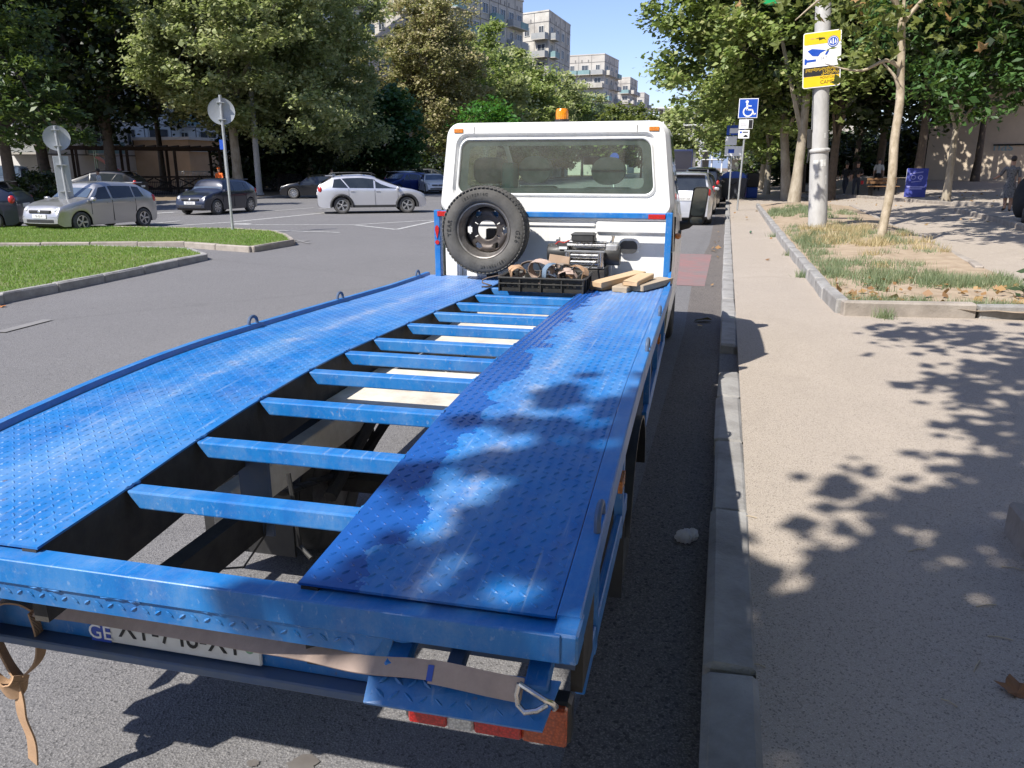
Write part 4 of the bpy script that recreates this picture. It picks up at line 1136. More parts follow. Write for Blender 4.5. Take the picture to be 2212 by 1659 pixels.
heap_strap('short faded strap in front of the right-hand coil', PINK, -.70, 4.03, .05, 1.3, .05, .4, .2, zc + .045, seed=6)
heap_strap('grey strap loop behind the ratchet buckles', GREYS, -.76, 4.22, .065, 1.4, .05, 0, .7, zc + .05, seed=7)
def buckle(label, x, y, z, rz, tilt):
    r = thing('ratchet_buckle', label, 'buckle', TW(x, y, z), rz, 'ratchet buckles in the crate'); r.rotation_euler = (tilt, .3, rz)
    for s in (-1, 1): MB().box((-.05, s * .026 - .002, -.012), (.05, s * .026 + .002, .018), .001).build('side_plate', CHROME, r)
    MB().tube([(0, -.028, .005), (0, .028, .005)], .011, 10).build('spindle', M('buckle_dark', (.06, .06, .062), None, 20, .4, .8), r)
    MB().tube([(.045, -.03, .012), (.075, 0, .045), (.045, .03, .012)], .006, 6).build('handle', MATS['buckle_dark'], r)
buckle('steel ratchet buckle on top of the straps in the crate', -.74, 4.04, zc + .105, .4, .5)
buckle('dark ratchet buckle lying deeper among the straps', -.84, 4.12, zc + .05, 1.2, -.3)
# wooden board and hook
WOODA = M('fresh_timber', (.58, .42, .26), (.46, .31, .18), 3, .75, bmp=.25, bscale=30, vscale=(1, .12, 1))
WOODB = M('grey_timber', (.42, .34, .25), (.30, .24, .175), 3, .8, bmp=.3, bscale=30, vscale=(1, .12, 1))
b = MB().obox((0, 0, 0), (.075, .06, .012), Euler((R(58), R(8), R(10))), .003)
tag(b.build('wood_board', M('bark_board', (.34, .24, .17), (.24, .165, .115), 6, .85), None, loc=TW(-.80, 4.26, zc + .12)), 'brown wooden board standing up behind the crate straps', 'board')
hk = MB().tube([Vector(TW(*p)) for p in ((-1.15, 4.22, 1.075), (-1.24, 4.19, 1.06), (-1.31, 4.17, 1.045), (-1.345, 4.16, 1.03), (-1.345, 4.15, 1.012), (-1.30, 4.14, 1.002), (-1.27, 4.13, .996), (-1.285, 4.10, .992), (-1.33, 4.08, .992))], .006, 8)
tag(hk.build('tow_hook', M('rusty_steel', (.17, .13, .11), (.10, .08, .07), 15, .6, .6), None, smooth=True), 'thin rusty steel hook lying on the bed left of the crate', 'hook')
def plank(label, c, half, rz, mat, ry=0, rx=0):
    b = MB().box([-h for h in half], half, .004)
    b.v = [(x + random.uniform(-.003, .003), y + random.uniform(-.006, .006), z + random.uniform(-.002, .002)) for x, y, z in b.v]
    o = b.build('timber_plank', mat, None)
    o.location = TW(*c); o.rotation_euler = (rx, ry, R(1.6) + rz)
    return tag(o, label, 'plank', 'timber planks on the bed')
z0 = zb(4.3) + .004
plank('thin pale timber plank at the bottom left of the plank pile', (-.40, 4.36, z0 + .016), (.055, .24, .014), R(-28), WOODA)
plank('bottom timber plank in the middle of the pile', (-.29, 4.28, z0 + .020), (.055, .20, .019), R(-14), WOODB)
plank('wide grey timber plank lying to the right of the pile', (-.14, 4.38, z0 + .026), (.06, .25, .022), R(-22), WOODB)
plank('long timber plank on top at the left of the pile', (-.37, 4.33, z0 + .062), (.05, .27, .020), R(-30), WOODA, 0, R(3))
plank('light timber plank on top at the right of the pile', (-.225, 4.30, z0 + .066), (.055, .19, .017), R(-14), WOODA, 0, R(2))
# lashing strap across the rear, knotted at the left
P = lambda *a: Vector(TW(*a))
st = thing('lashing_strap', 'tan lashing strap stretched across the rear and knotted at the left', 'strap')
run = [(-.095, -.035, .862), (-.16, -.036, .866), (-.25, -.03, .868), (-.32, -.022, .862), (-.45, .0, .835), (-.61, .06, .797), (-.80, .11, .760), (-1.10, .17, .718), (-1.38, .235, .668), (-1.56, .275, .632)]
def smooth_path(p, n):
    p = [Vector(q) for q in p]; out = []
    for i in range(len(p) - 1):
        a, b_, c, d = p[max(i - 1, 0)], p[i], p[i + 1], p[min(i + 2, len(p) - 1)]
        for k in range(n):
            t = k / n
            out.append(.5 * ((2 * b_) + (c - a) * t + (2 * a - 5 * b_ + 4 * c - d) * t * t + (3 * b_ - a - 3 * c + d) * t ** 3))
    out.append(p[-1]); return out
rp = smooth_path(run, 6); sd = []
for i, p in enumerate(rp):
    t = i / (len(rp) - 1); sd.append((0, .62 + .75 * math.sin((t - .3) * 8) * (1 if .3 < t < .69 else 0), .78))
MB().ribbon([P(*p) for p in rp], .038, sd, .005).build('band', PINK, st, smooth=True)
MB().ribbon([P(x, y - .006, z + .002) for x, y, z in rp[:16]], .045, sd[:16], .005).build('sewn_end', PINK, st, smooth=True)
x1, y1, z1 = rp[15]
MB().ribbon([P(x1 + .008, y1 - .0105, z1 + .002), P(x1 - .004, y1 - .0105, z1 + .002)], .03, sd[15], .002).build('label_tab', M('blue_tab', (.03, .08, .4), None, 9, .6), st)
def loop(pts, mat, w, side, nm, n=5):
    return MB().ribbon([P(*p) for p in smooth_path(pts, n)], w, side, .005).build(nm, mat, st, smooth=True)
loop([(-1.56, .275, .635), (-1.60, .27, .655), (-1.655, .265, .65), (-1.70, .262, .60), (-1.695, .26, .52), (-1.665, .255, .45), (-1.635, .25, .415)], TAN, .045, (.5, -.8, .1), 'loop')
loop([(-1.575, .28, .625), (-1.565, .28, .55), (-1.58, .275, .47), (-1.63, .26, .415), (-1.69, .25, .385), (-1.74, .25, .42), (-1.765, .25, .48), (-1.73, .25, .555), (-1.70, .25, .60)], TAN, .042, (.2, -1, .15), 'loop')
loop([(-1.70, .235, .40), (-1.66, .225, .38), (-1.625, .228, .40), (-1.62, .245, .43)], TAN, .055, (0, -.3, 1), 'knot')
loop([(-1.64, .24, .42), (-1.63, .235, .36), (-1.640, .24, .29), (-1.63, .245, .21), (-1.645, .25, .125)], TAN, .044, (1, -.25, .1), 'tail')
hook = MB().tube([P(-.10, -.045, .882), P(-.075, -.05, .872), P(-.05, -.05, .858), P(-.036, -.045, .85), P(-.030, -.038, .838), P(-.035, -.03, .826)], .0055, 8)
hook.tube([P(-.10, -.055, .842), P(-.085, -.065, .836), P(-.062, -.064, .843), P(-.045, -.052, .850)], .0055, 8); hook.tube([P(-.10, -.045, .882), P(-.104, -.05, .862), P(-.10, -.055, .842)], .0055, 8)
hook.build('wire_hook', CHROME, st, smooth=True)

# ================================================================== CARS
AUTOG = M('car_glass', (.012, .016, .02), (.03, .036, .042), 1.2, .06, coat=.5)
AUTOGL = M('car_glass_sky', (.05, .07, .10), (.09, .12, .16), 1.2, .08, coat=.5)
RIMA = M('alloy', (.55, .55, .56), (.42, .42, .43), 6, .3, .8)
HEADL = M('headlamp', (.62, .64, .66), (.30, .31, .33), 14, .12, coat=.8)
TRIM = M('black_trim', (.016, .016, .017), (.03, .03, .03), 8, .6)
def car_paint(name, c, metal, rough):
    if name in MATS: return MATS[name]
    m, nt, bs = nodes_of(name)
    f = noise(nt, coords(nt), .9, 3)
    nt.links.new(ramp(nt, f, [(.35, c), (.7, tuple(x * .93 for x in c))]), bs.inputs['Base Color'])
    nt.links.new(ramp(nt, noise(nt, coords(nt), 2.5, 5), [(.3, rough), (.75, rough + .10)]), bs.inputs['Roughness'])
    bs.inputs['Metallic'].default_value = metal
    bs.inputs['Coat Weight'].default_value = .8; bs.inputs['Coat Roughness'].default_value = .06
    MATS[name] = m
    return m
def paint(name, c, metal=.35, rough=.28): return car_paint(name, c, metal, rough)
def pl_interp(p, x): return float(np.interp(x, [q[0] for q in p], [q[1] for q in p]))
TYRE_CACHE = {}
def wheel_parts(parent, loc, r, w, side, spokes=5, steel=False):
    key = (r, w, spokes)
    if key not in TYRE_CACHE:
        t = MB().lathe(tyre_prof(r, w), 32, 1, (0, 0, 0), True).build('tyre', RUBBER, None, smooth=60)
        b = MB(); rr = r * .66
        b.mat(1).lathe([(rr, -w * .30), (rr * .92, -w * .22), (0, -w * .22)], 28, 1)
        b.mat(0).lathe([(rr, -w * .46), (rr * .90, -w * .47), (rr * .88, -w * .3), (rr, -w * .28)], 28, 1, closed=True)
        for k in range(spokes):
            a = 2 * math.pi * k / spokes + .3
            m = Matrix.Rotation(a, 4, 'Y')
            q = MB().add([(-.10 * rr, -w * .40, .12 * rr), (.10 * rr, -w * .40, .12 * rr), (.17 * rr, -w * .44, .93 * rr), (-.17 * rr, -w * .44, .93 * rr), (-.10 * rr, -w * .25, .12 * rr), (.10 * rr, -w * .25, .12 * rr), (.17 * rr, -w * .25, .93 * rr), (-.17 * rr, -w * .25, .93 * rr)], [(0, 1, 2, 3), (0, 3, 7, 4), (1, 5, 6, 2), (0, 4, 5, 1)])
            b.add([m @ Vector(v) for v in q.v], q.f)
        b.lathe([(0, -w * .45), (.15 * rr, -w * .44), (.22 * rr, -w * .36)], 16, 1)
        rm = b.build('rim', [RIMA, TRIM], None, smooth=40)
        TYRE_CACHE[key] = (t.data, rm.data); bpy.data.objects.remove(t); bpy.data.objects.remove(rm)
    td, rd = TYRE_CACHE[key]
    t = inst(td, 'wheel', parent, loc, (0, 0, 0 if side < 0 else math.pi))
    inst(rd, 'rim', t, (0, 0, 0))
def car(label, loc, heading, col, L=4.2, W=1.72, H=1.52, kind='hatch', wb=2.6, wr=.31, group=None, plate=None, spokes=5, clad=False, rails=False, glass=None, name='car', cat='car', fo=.82, detail=True):
    """a car on its wheels: local +x is forward, origin on the ground midway between the axles"""
    glass = glass or AUTOG
    root = thing(name, label, cat, loc, heading, group)
    xf = wb / 2 + fo; xr = xf - L; xa, xb = wb / 2, -wb / 2
    gc = .19 if not clad else .25
    hood = H * .60; 
    if kind == 'hatch':
        top = [(xr, .62 * H), (xr + .06, .74 * H), (xr + .14, .765 * H), (xr + .62, .945 * H), (xr + 1.1, .985 * H), (xr + 1.75, H), (xr + 2.2, .965 * H), (xf - 1.12, .70 * H), (xf - .98, .66 * H), (xf - .5, .605 * H), (xf - .16, .53 * H), (xf - .03, .44 * H), (xf, .36 * H)]
    elif kind == 'sedan':
        top = [(xr, .52 * H), (xr + .05, .66 * H), (xr + .14, .725 * H), (xr + .52, .74 * H), (xr + 1.35, .965 * H), (xr + 1.9, H), (xr + 2.4, .985 * H), (xr + 2.75, .93 * H), (xf - 1.25, .68 * H), (xf - .6, .61 * H), (xf - .16, .52 * H), (xf - .03, .44 * H), (xf, .36 * H)]
    else:   # wagon / suv
        top = [(xr, .54 * H), (xr + .04, .60 * H), (xr + .09, .635 * H), (xr + .32, .955 * H), (xr + .45, .972 * H), (xr + .9, .99 * H), (xr + 1.9, H), (xr + 2.5, .97 * H), (xf - 1.2, .70 * H), (xf - 1.05, .67 * H), (xf - .4, .635 * H), (xf - .12, .56 * H), (xf - .02, .48 * H), (xf, .40 * H)]
    belt0, belt1 = .635 * H, .60 * H
    def zt(x): return pl_interp(top, x)
    def zbelt(x): return min(belt1 + (belt0 - belt1) * (xf - x) / L * 1.2, zt(x) - .035 * H)
    def plan(x):
        e = max(0, (abs(x - (xf + xr) / 2) - L * .28) / (L * .22)); return 1 - .17 * e ** 2.2
    def wbl(x): return W / 2 * plan(x)
    def wtop(x):
        g = max(0, (zt(x) - zbelt(x)) / (H - belt0)); return wbl(x) - .03 - .19 * min(1, g)
    def arch(x, z0):
        z = z0
        for c in (xa, xb):
            d = abs(x - c)
            if d < wr + .065: z = max(z, wr * .95 + math.sqrt((wr + .065) ** 2 - d * d) * .96)
        return z
    X = sorted(set([xr + L * i / 46 for i in range(47)] + [c + s * (wr + .065) * f for c in (xa, xb) for s in (-1, 1) for f in (0, .3, .55, .75, .88, .96, 1.0, 1.02)]))
    X = [x for x in X if xr <= x <= xf]
    b = MB(); nR = 19; vs = []
    for x in X:
        endf = max(0, 1 - (x - xr) / .12, 1 - (xf - x) / .14) if True else 0
        zbot = gc + .10 * max(0, endf)
        z1 = arch(x, zbot); zb_ = zbelt(x); T = zt(x)
        zm = max(z1 + .03, .40 * H if .40 * H < zb_ - .05 else zb_ - .08)
        zb_ = max(zb_, zm + .02); T = max(T, zb_ + .01)
        w, t = wbl(x), max(.2, wtop(x))
        half = [(0, T), (t * .55, T - .008), (t * .84, T - .028), (t, min(T - .03, T - .06 * (T - zb_) / .5 - .03) if T - zb_ > .1 else T - .012), (w * .985, zb_), (w, max(zm, zb_ - .12) if zb_ - .12 > zm else zm), (w * .992, zm), (w * .97, z1), (w * .60, z1 if z1 > zbot + .01 else zbot - .01), (0, zbot - .01)]
        half[5] = (w, max(half[6][1] + .004, min(zb_ - .005, half[5][1])))
        vs += [(x, y, z) for y, z in half] + [(x, -y, z) for y, z in half[-2:0:-1]]
    n = 18; fs = []; ms = []
    for j in range(len(X) - 1):
        for i in range(n):
            fs.append([j * n + i, j * n + (i + 1) % n, (j + 1) * n + (i + 1) % n, (j + 1) * n + i]); ms.append(1 if i in (7, 8, 9, 10) else 0)
    fs += [list(range(n)), [(len(X) - 1) * n + i for i in range(n)]]; ms += [0, 0]
    b.add(vs, fs); b.m = ms
    b.build('body', [col, UNDER], root, smooth=38)
    # glass, set a few millimetres proud of the shell
    def side_y(x, z):
        zb_, T = zbelt(x), zt(x); t, w = wtop(x), wbl(x) * .985
        ze = T - .06 * (T - zb_) / .5 - .03
        k = 0 if ze - zb_ < .02 else max(0, min(1, (z - zb_) / (ze - zb_)))
        return w + (t - w) * k
    def side_glass(poly_b, poly_t, s):
        """x along the bottom and along the top edge"""
        nb = 7; b = MB(); v = []
        for q in range(4):
            f = q / 3
            for i in range(nb):
                xb_ = poly_b[0] + (poly_b[1] - poly_b[0]) * i / (nb - 1); xt_ = poly_t[0] + (poly_t[1] - poly_t[0]) * i / (nb - 1)
                x = xb_ + (xt_ - xb_) * f
                z0 = zbelt(x) + .035; T = zt(x); z1 = T - .06 * (T - zbelt(x)) / .5 - .075
                z = z0 + (max(z1, z0 + .03) - z0) * f
                v.append((x, s * (side_y(x, z) + .006), z))
        b.add(v, [[q * nb + i, q * nb + i + 1, (q + 1) * nb + i + 1, (q + 1) * nb + i] for q in range(3) for i in range(nb - 1)])
        b.build('window', glass, root, smooth=True)
    def topx(frac_lo, frac_hi, a, c):
        v = []; b = MB()
        for q in range(6):
            x = a + (c - a) * q / 5; t = wtop(x)
            for u in (-.90, -.6, -.3, 0, .3, .6, .90): v.append((x, u * t, zt(x) - .026 * abs(u) ** 2.2 + .007))
        b.add(v, [[q * 7 + i, q * 7 + i + 1, q * 7 + 8 + i, q * 7 + 7 + i] for q in range(5) for i in range(6)]); return b
    ws0 = xf - (1.06 if kind == 'hatch' else 1.16); ws1 = xr + (2.3 if kind == 'hatch' else 2.55 if kind != 'sedan' else 2.72)
    topx(0, 0, ws0 - .03, ws1 + .06).build('windscreen', AUTOGL, root, smooth=True)
    if kind == 'hatch': topx(0, 0, xr + .18, xr + .58).build('rear_window', glass, root, smooth=True)
    elif kind == 'sedan': topx(0, 0, xr + .60, xr + 1.30).build('rear_window', glass, root, smooth=True)
    else: topx(0, 0, xr + .10, xr + .30).build('rear_window', glass, root, smooth=True)
    mid = (xa + xb) / 2 + .02
    for s in (-1, 1):
        side_glass((mid + .03, xa - .30), (mid + .03, ws1 - .12), s)
        re = xr + (.66 if kind == 'hatch' else .62 if kind == 'wagon' else 1.12)
        side_glass((xb + .34 if kind != 'sedan' else xb + .25, mid - .04), (re + .32, mid - .04), s)
        if kind != 'sedan': side_glass((re - .06, xb + .28), (re + .02, re + .28), s)
        # mirror, handles, door gaps
        b = MB().box((-.07, -.09, -.06), (.05, .09, .06), .03); b.v = [(x + xa - .36, s * (W / 2 + .09) + y, z + belt1 + .07) for x, y, z in b.v]; b.build('mirror', col, root, smooth=True)
        if detail:
            for hx in (mid + .12, xb + .45):
                b = MB().box((-.09, -.012, -.016), (.09, .012, .016), .006); b.v = [(x + hx, s * (wbl(hx) + .012) + y, z + belt0 - .10) for x, y, z in b.v]; b.build('door_handle', col, root)
            for gx in (mid, xa - .42 + .05, xb + .30):
                b = MB().box((gx - .005, s * (wbl(gx) * .996) - .006, gc + .09 if gx == mid else .5), (gx + .005, s * (wbl(gx) * .996) + .0055, zbelt(gx) - .01)); b.build('door_gap', TRIM, root)
        # lamps
        b = MB().ball((0, 0, 0), (.20, .10, .075), 14, 8); m = Matrix.Translation((xf - .22, s * W * .385, .475 * H)) @ Matrix.Rotation(s * -.5, 4, 'Z') @ Matrix.Rotation(.25, 4, 'Y')
        b.xf(m); b.build('headlight', HEADL, root, smooth=True)
        b = MB().ball((0, 0, 0), (.10, .07, .13 if kind != 'sedan' else .08), 14, 8); b.xf(Matrix.Translation((xr + .11, s * W * .41, .61 * H)) @ Matrix.Rotation(s * .5, 4, 'Z')); b.build('tail_light', REDL, root, smooth=True)
        for c in (xa, xb):
            wheel_parts(root, (c, s * (W / 2 - .115), wr), wr, .205, s, spokes)
            if clad:
                pts = [(c + (wr + .10) * math.cos(a), s * (W / 2 * .992), wr * .95 + (wr + .10) * math.sin(a)) for a in [R(-8 + 196 * k / 16) for k in range(17)]]
                MB().tube(pts, .055, 6, flat=1).build('arch_trim', TRIM, root, smooth=True)
        if clad: MB().box((xb + wr, s * W / 2 * .985 - .02, gc), (xa - wr, s * W / 2 * .985 + .02, gc + .10), .01).build('sill_trim', TRIM, root)
        if rails:
            pts = [(xr + .55, s * (W / 2 - .24), H * .975), (xr + .62, s * (W / 2 - .24), H + .035), (xr + 1.4, s * (W / 2 - .24), H + .055), (xr + 2.2, s * (W / 2 - .24), H + .04), (xr + 2.35, s * (W / 2 - .25), H * .975)]
            MB().tube(pts, .022, 6).build('roof_rail', RIMA if rails == 1 else TRIM, root, smooth=True)
    if rails:
        for x in (xr + .9, xr + 1.8): MB().box((x, -W / 2 + .22, H + .05), (x + .05, W / 2 - .22, H + .075), .008).build('roof_bar', TRIM, root)
    # front and rear trim
    MB().box((xf - .13, -W * .25, .39 * H), (xf + .004, W * .25, .455 * H), .02).build('grille', TRIM, root)
    MB().box((xf - .12, -W * .33, .20 * H), (xf + .006, W * .33, .285 * H), .02).build('lower_grille', TRIM, root)
    MB().ball((xf - .005, 0, .425 * H), (.02, .06, .045), 10, 6).build('badge', RIMA, root, smooth=True)
    for xe, s in ((xf + .012, 1), (xr - .012, -1)):
        zc_ = .335 * H if s > 0 else (.50 * H if kind != 'sedan' else .47 * H)
        p = MB().box((xe - .010, -.26, zc_ - .055), (xe + .010, .26, zc_ + .055), .003).build('number_plate', MATS['plate_white'], root)
        if plate and s * plate[1] > 0: text(plate[0], .085, PBK, p, (xe + s * .0115, 0, zc_), (R(90), 0, R(90) * s), sx=.8)
    if kind != 'sedan': MB().box((xr + (.36 if kind == 'hatch' else .16), -W * .34, .945 * H), (xr + (.72 if kind == 'hatch' else .42), W * .34, .962 * H), .012).build('spoiler', col, root)
    MB().box((xr - .005, -W * .36, gc + .06), (xr + .10, W * .36, .25 * H), .02).build('rear_bumper', TRIM if clad else col, root)
    return root
def at_wheels(front, rear):
    f, r = Vector(ground_hit(*front)), Vector(ground_hit(*rear))
    d = (f - r); c = (f + r) / 2
    return (c.x, c.y, 0), math.atan2(d.y, d.x), d.length
SILV = paint('paint_silver', (.46, .45, .44), .75, .33); SILVW = paint('paint_silver_white', (.66, .66, .69), .7, .33); NAVY = paint('paint_navy', (.012, .016, .035), .2)
BLK = paint('paint_black', (.008, .008, .010), .1); BLU = paint('paint_blue', (.01, .035, .20), .2); WHT = paint('paint_white', (.75, .75, .75), 0)
DGREY = paint('paint_dark_grey', (.05, .052, .05), .4); BEIGE = paint('paint_champagne', (.30, .28, .22)); STEELB = paint('paint_steel_blue', (.16, .20, .26))
def mid_heading(front_px, rear_px, W, near_side):
    """place a car by the ground points under the two wheels on the side turned to us"""
    l, h, d = at_wheels(front_px, rear_px)
    n = Vector((-math.sin(h), math.cos(h))) * (-near_side) * (W / 2 - .1)
    return (l[0] + n.x, l[1] + n.y, 0), h, d
mv = 'cars crossing the junction'; pk = 'cars parked on the left side'; pr = 'cars parked ahead of the truck'
l, h, d = mid_heading((178, 502), (311, 490), 1.62, 1)
car('silver hatchback with a scraped rear door behind the grass island', l, h, SILV, 1.6 * d, 1.62, 1.44, 'hatch', d, .295, mv, ('TB-725-SS', 1), 5, fo=.31 * d)
l, h, d = mid_heading((469, 463.8), (541, 457.5), 1.62, 1)
car('dark navy hatchback turning at the junction behind the tall round sign', l, h, NAVY, 1.58 * d, 1.62, 1.42, 'hatch', d, .30, mv, ('QB-430-QQ', 1), 8, fo=.30 * d)
l, h, d = mid_heading((880, 460), (740, 462), 1.78, -1)
car('silver white crossover with black wheel arches and roof bars crossing the junction', l, h, SILVW, 4.43, 1.78, 1.58, 'hatch', d, .335, mv, None, 5, clad=True, rails=2)
car('black sedan partly hidden behind the silver crossover', (-24.7, 44.6, 0), R(205), BLK, 4.45, 1.75, 1.46, 'sedan', 2.6, .32, mv, None, 10)
x, y = ground_hit(-38, 496)
car('dark car cut off by the left edge of the picture', (x - .3, y - .6, 0), R(207), NAVY, 4.1, 1.7, 1.5, 'hatch', 2.55, .32, mv)
car('blue hatchback parked behind the roof of the silver crossover', (*bearing(868, 62), 0), R(250), BLU, 4.0, 1.7, 1.5, 'hatch', 2.5, .31, pk)
car('white estate car parked between the two blue cars', (*bearing(882, 66), 0), R(75), WHT, 4.4, 1.75, 1.6, 'wagon', 2.6, .32, pk)
car('small blue car parked left of the white sedan', (*bearing(902, 64), 0), R(72), BLU, 4.0, 1.7, 1.5, 'hatch', 2.5, .31, pk)
car('white sedan parked half behind the truck cab', (*bearing(935, 60), 0), R(300), WHT, 4.5, 1.78, 1.44, 'sedan', 2.65, .32, pk)
car('dark grey car parked behind the white sedan', (*bearing(935, 78), 0.1), R(10), DGREY, 4.5, 1.8, 1.7, 'wagon', 2.65, .34, pk)
car('steel blue off-road car parked in the shade at the far left', (*bearing(12, 52), 0.11), R(-55), STEELB, 4.5, 1.85, 1.85, 'wagon', 2.6, .36, pk)
car('champagne coloured sedan parked in shade under the dark trees', (*bearing(80, 56), 0.11), R(-65), BEIGE, 4.5, 1.75, 1.5, 'sedan', 2.65, .32, pk)
car('dark hatchback parked in deep shade behind the silver hatchback', (*bearing(205, 46), 0.11), R(200), BLK, 4.4, 1.8, 1.6, 'hatch', 2.65, .33, pk)
car('silver off-road estate parked ahead of the truck with a roof rack', (-1.32, 28.7, 0), R(91), SILVW, 4.6, 1.84, 1.70, 'wagon', 2.7, .36, pr, ('OO-911-AA', -1), 6, rails=1)
car('dark grey estate parked second ahead of the truck', (-1.25, 34.8, 0), R(91), DGREY, 4.6, 1.8, 1.66, 'wagon', 2.7, .34, pr)
car('black off-road car parked third ahead of the truck', (-1.2, 40.8, 0), R(91), BLK, 4.7, 1.88, 1.86, 'wagon', 2.75, .37, pr)
car('dark green car parked fourth ahead of the truck', (-1.1, 46.8, 0), R(90), paint('paint_green', (.02, .035, .025)), 4.4, 1.8, 1.75, 'wagon', 2.65, .35, pr)
car('red car parked far ahead near the bins', (-1.0, 55, 0), R(90), paint('paint_red', (.30, .02, .02)), 4.2, 1.7, 1.5, 'hatch', 2.6, .31, pr)
car('white car parked farthest along the kerb', (-1.0, 66, 0), R(90), WHT, 4.4, 1.75, 1.55, 'hatch', 2.6, .31, pr)
# box truck
bt = thing('box_truck', 'dark blue box truck standing in the lane beyond the parked cars', 'truck', (-3.35, 57, 0), R(90))
MB().box((-2.8, -1.1, .9), (1.6, 1.1, 3.0), .04).build('box_body', paint('paint_truck_blue', (.02, .03, .10), .1), bt)
MB().box((-2.83, -1.0, 1.0), (-2.79, 1.0, 2.88), .01).build('rear_door', paint('paint_truck_dark', (.012, .014, .03), .1), bt)
MB().prism([(1.7, .5), (3.4, .5), (3.4, 1.3), (3.0, 2.2), (1.7, 2.2)], 1, -1.0, 1.0).build('cab', WHT, bt)
for c in (2.6, -1.6):
    for s in (-1, 1): wheel_parts(bt, (c, s * .95, .38), .38, .24, s)
MB().box((-2.7, -.5, .5), (1.7, .5, .88)).build('chassis', UNDER, bt)

# ================================================================== TREES AND GRASS
RNG = np.random.default_rng(5)
BARK = M('plane_bark', (.42, .37, .29), (.22, .18, .125), 3.5, .9, bmp=.5, bscale=14, vscale=(1, 1, .45))
BARKD = M('dark_bark', (.13, .10, .075), (.07, .055, .042), 5, .95, bmp=.8, bscale=20)
PLANE = leaf_mat('plane_leaves', [(.20, .25, .085), (.33, .39, .155), (.46, .50, .23), (.56, .58, .31), (.56, .50, .26)], .55)
PLANEB = leaf_mat('plane_leaves_browning', [(.17, .18, .06), (.31, .30, .12), (.44, .40, .20), (.57, .49, .29), (.47, .32, .16)], .5)
PLANEG = leaf_mat('plane_leaves_green', [(.12, .18, .04), (.21, .29, .075), (.31, .39, .12), (.42, .47, .18), (.48, .43, .20)], .52)
DARKL = leaf_mat('shade_dark_leaves', [(.010, .022, .008), (.016, .032, .010), (.025, .045, .014), (.04, .06, .02)], .22)  # near-black greens: the shade over these trees is put into the leaf colour
MULB = leaf_mat('mulberry_leaves', [(.016, .06, .014), (.032, .10, .026), (.06, .15, .045), (.11, .21, .08)], .3)
BRIGHT = leaf_mat('bright_leaves', [(.03, .13, .012), (.05, .19, .02), (.08, .25, .03)], .4)
ASH = leaf_mat('ash_leaves', [(.022, .065, .014), (.045, .11, .026), (.08, .17, .045), (.14, .24, .08)], .38)
FIR = leaf_mat('conifer_leaves', [(.025, .055, .012), (.05, .095, .02), (.10, .15, .035), (.16, .21, .06)], .3)
YEL = leaf_mat('yellowing_leaves', [(.07, .10, .02), (.12, .15, .03), (.18, .19, .04)], .35)
def leaf_quads(cent, size, rng, flat=.35, lobed=True, droop=0.0):
    """one small pointed, slightly folded leaf at each place (two quads would double the cost; a kite reads as a leaf)"""
    n = len(cent)
    a = rng.normal(size=(n, 3)); a[:, 2] *= flat; a[:, 2] -= droop
    a /= np.linalg.norm(a, axis=1)[:, None]
    up = rng.normal(size=(n, 3)) * .75 + np.array([-.34, -.50, 1.35])      # leaves turn towards the light
    s = np.cross(a, up); s /= np.linalg.norm(s, axis=1)[:, None] + 1e-9
    nr = np.cross(s, a)
    sz = size * np.clip(np.exp(rng.normal(-.06, .30, size=(n, 1))), .45, 1.7)
    w = .48 if lobed else .24
    v = np.empty((n, 4, 3))
    v[:, 0] = cent - a * sz * .5
    v[:, 1] = cent + s * sz * w + a * sz * .06 + nr * sz * .10
    v[:, 2] = cent + a * sz * .55
    v[:, 3] = cent - s * sz * w + a * sz * .06 + nr * sz * .10
    return v.reshape(-1, 3)
def crown_points(blobs, n, rng, clumps=260, spread=.42, shell=.62):
    """leaf places gathered in clumps that sit mostly towards the outside of a few overlapping masses"""
    vol = np.array([b[3] * b[4] * b[5] for b in blobs]) ** .8; vol = vol / vol.sum()
    k = rng.choice(len(blobs), size=clumps, p=vol)
    B = np.array(blobs)[k]
    d = rng.normal(size=(clumps, 3)); d /= np.linalg.norm(d, axis=1)[:, None]
    r = rng.uniform(0, 1, size=(clumps, 1)) ** (1 - shell)
    c = B[:, :3] + d * r * B[:, 3:6]
    j = rng.integers(0, clumps, size=n)
    sc = rng.uniform(.5, 1.3, size=clumps)
    p = c[j] + rng.normal(size=(n, 3)) * (spread * sc[j])[:, None] * np.array([1, 1, .62])
    return p, c
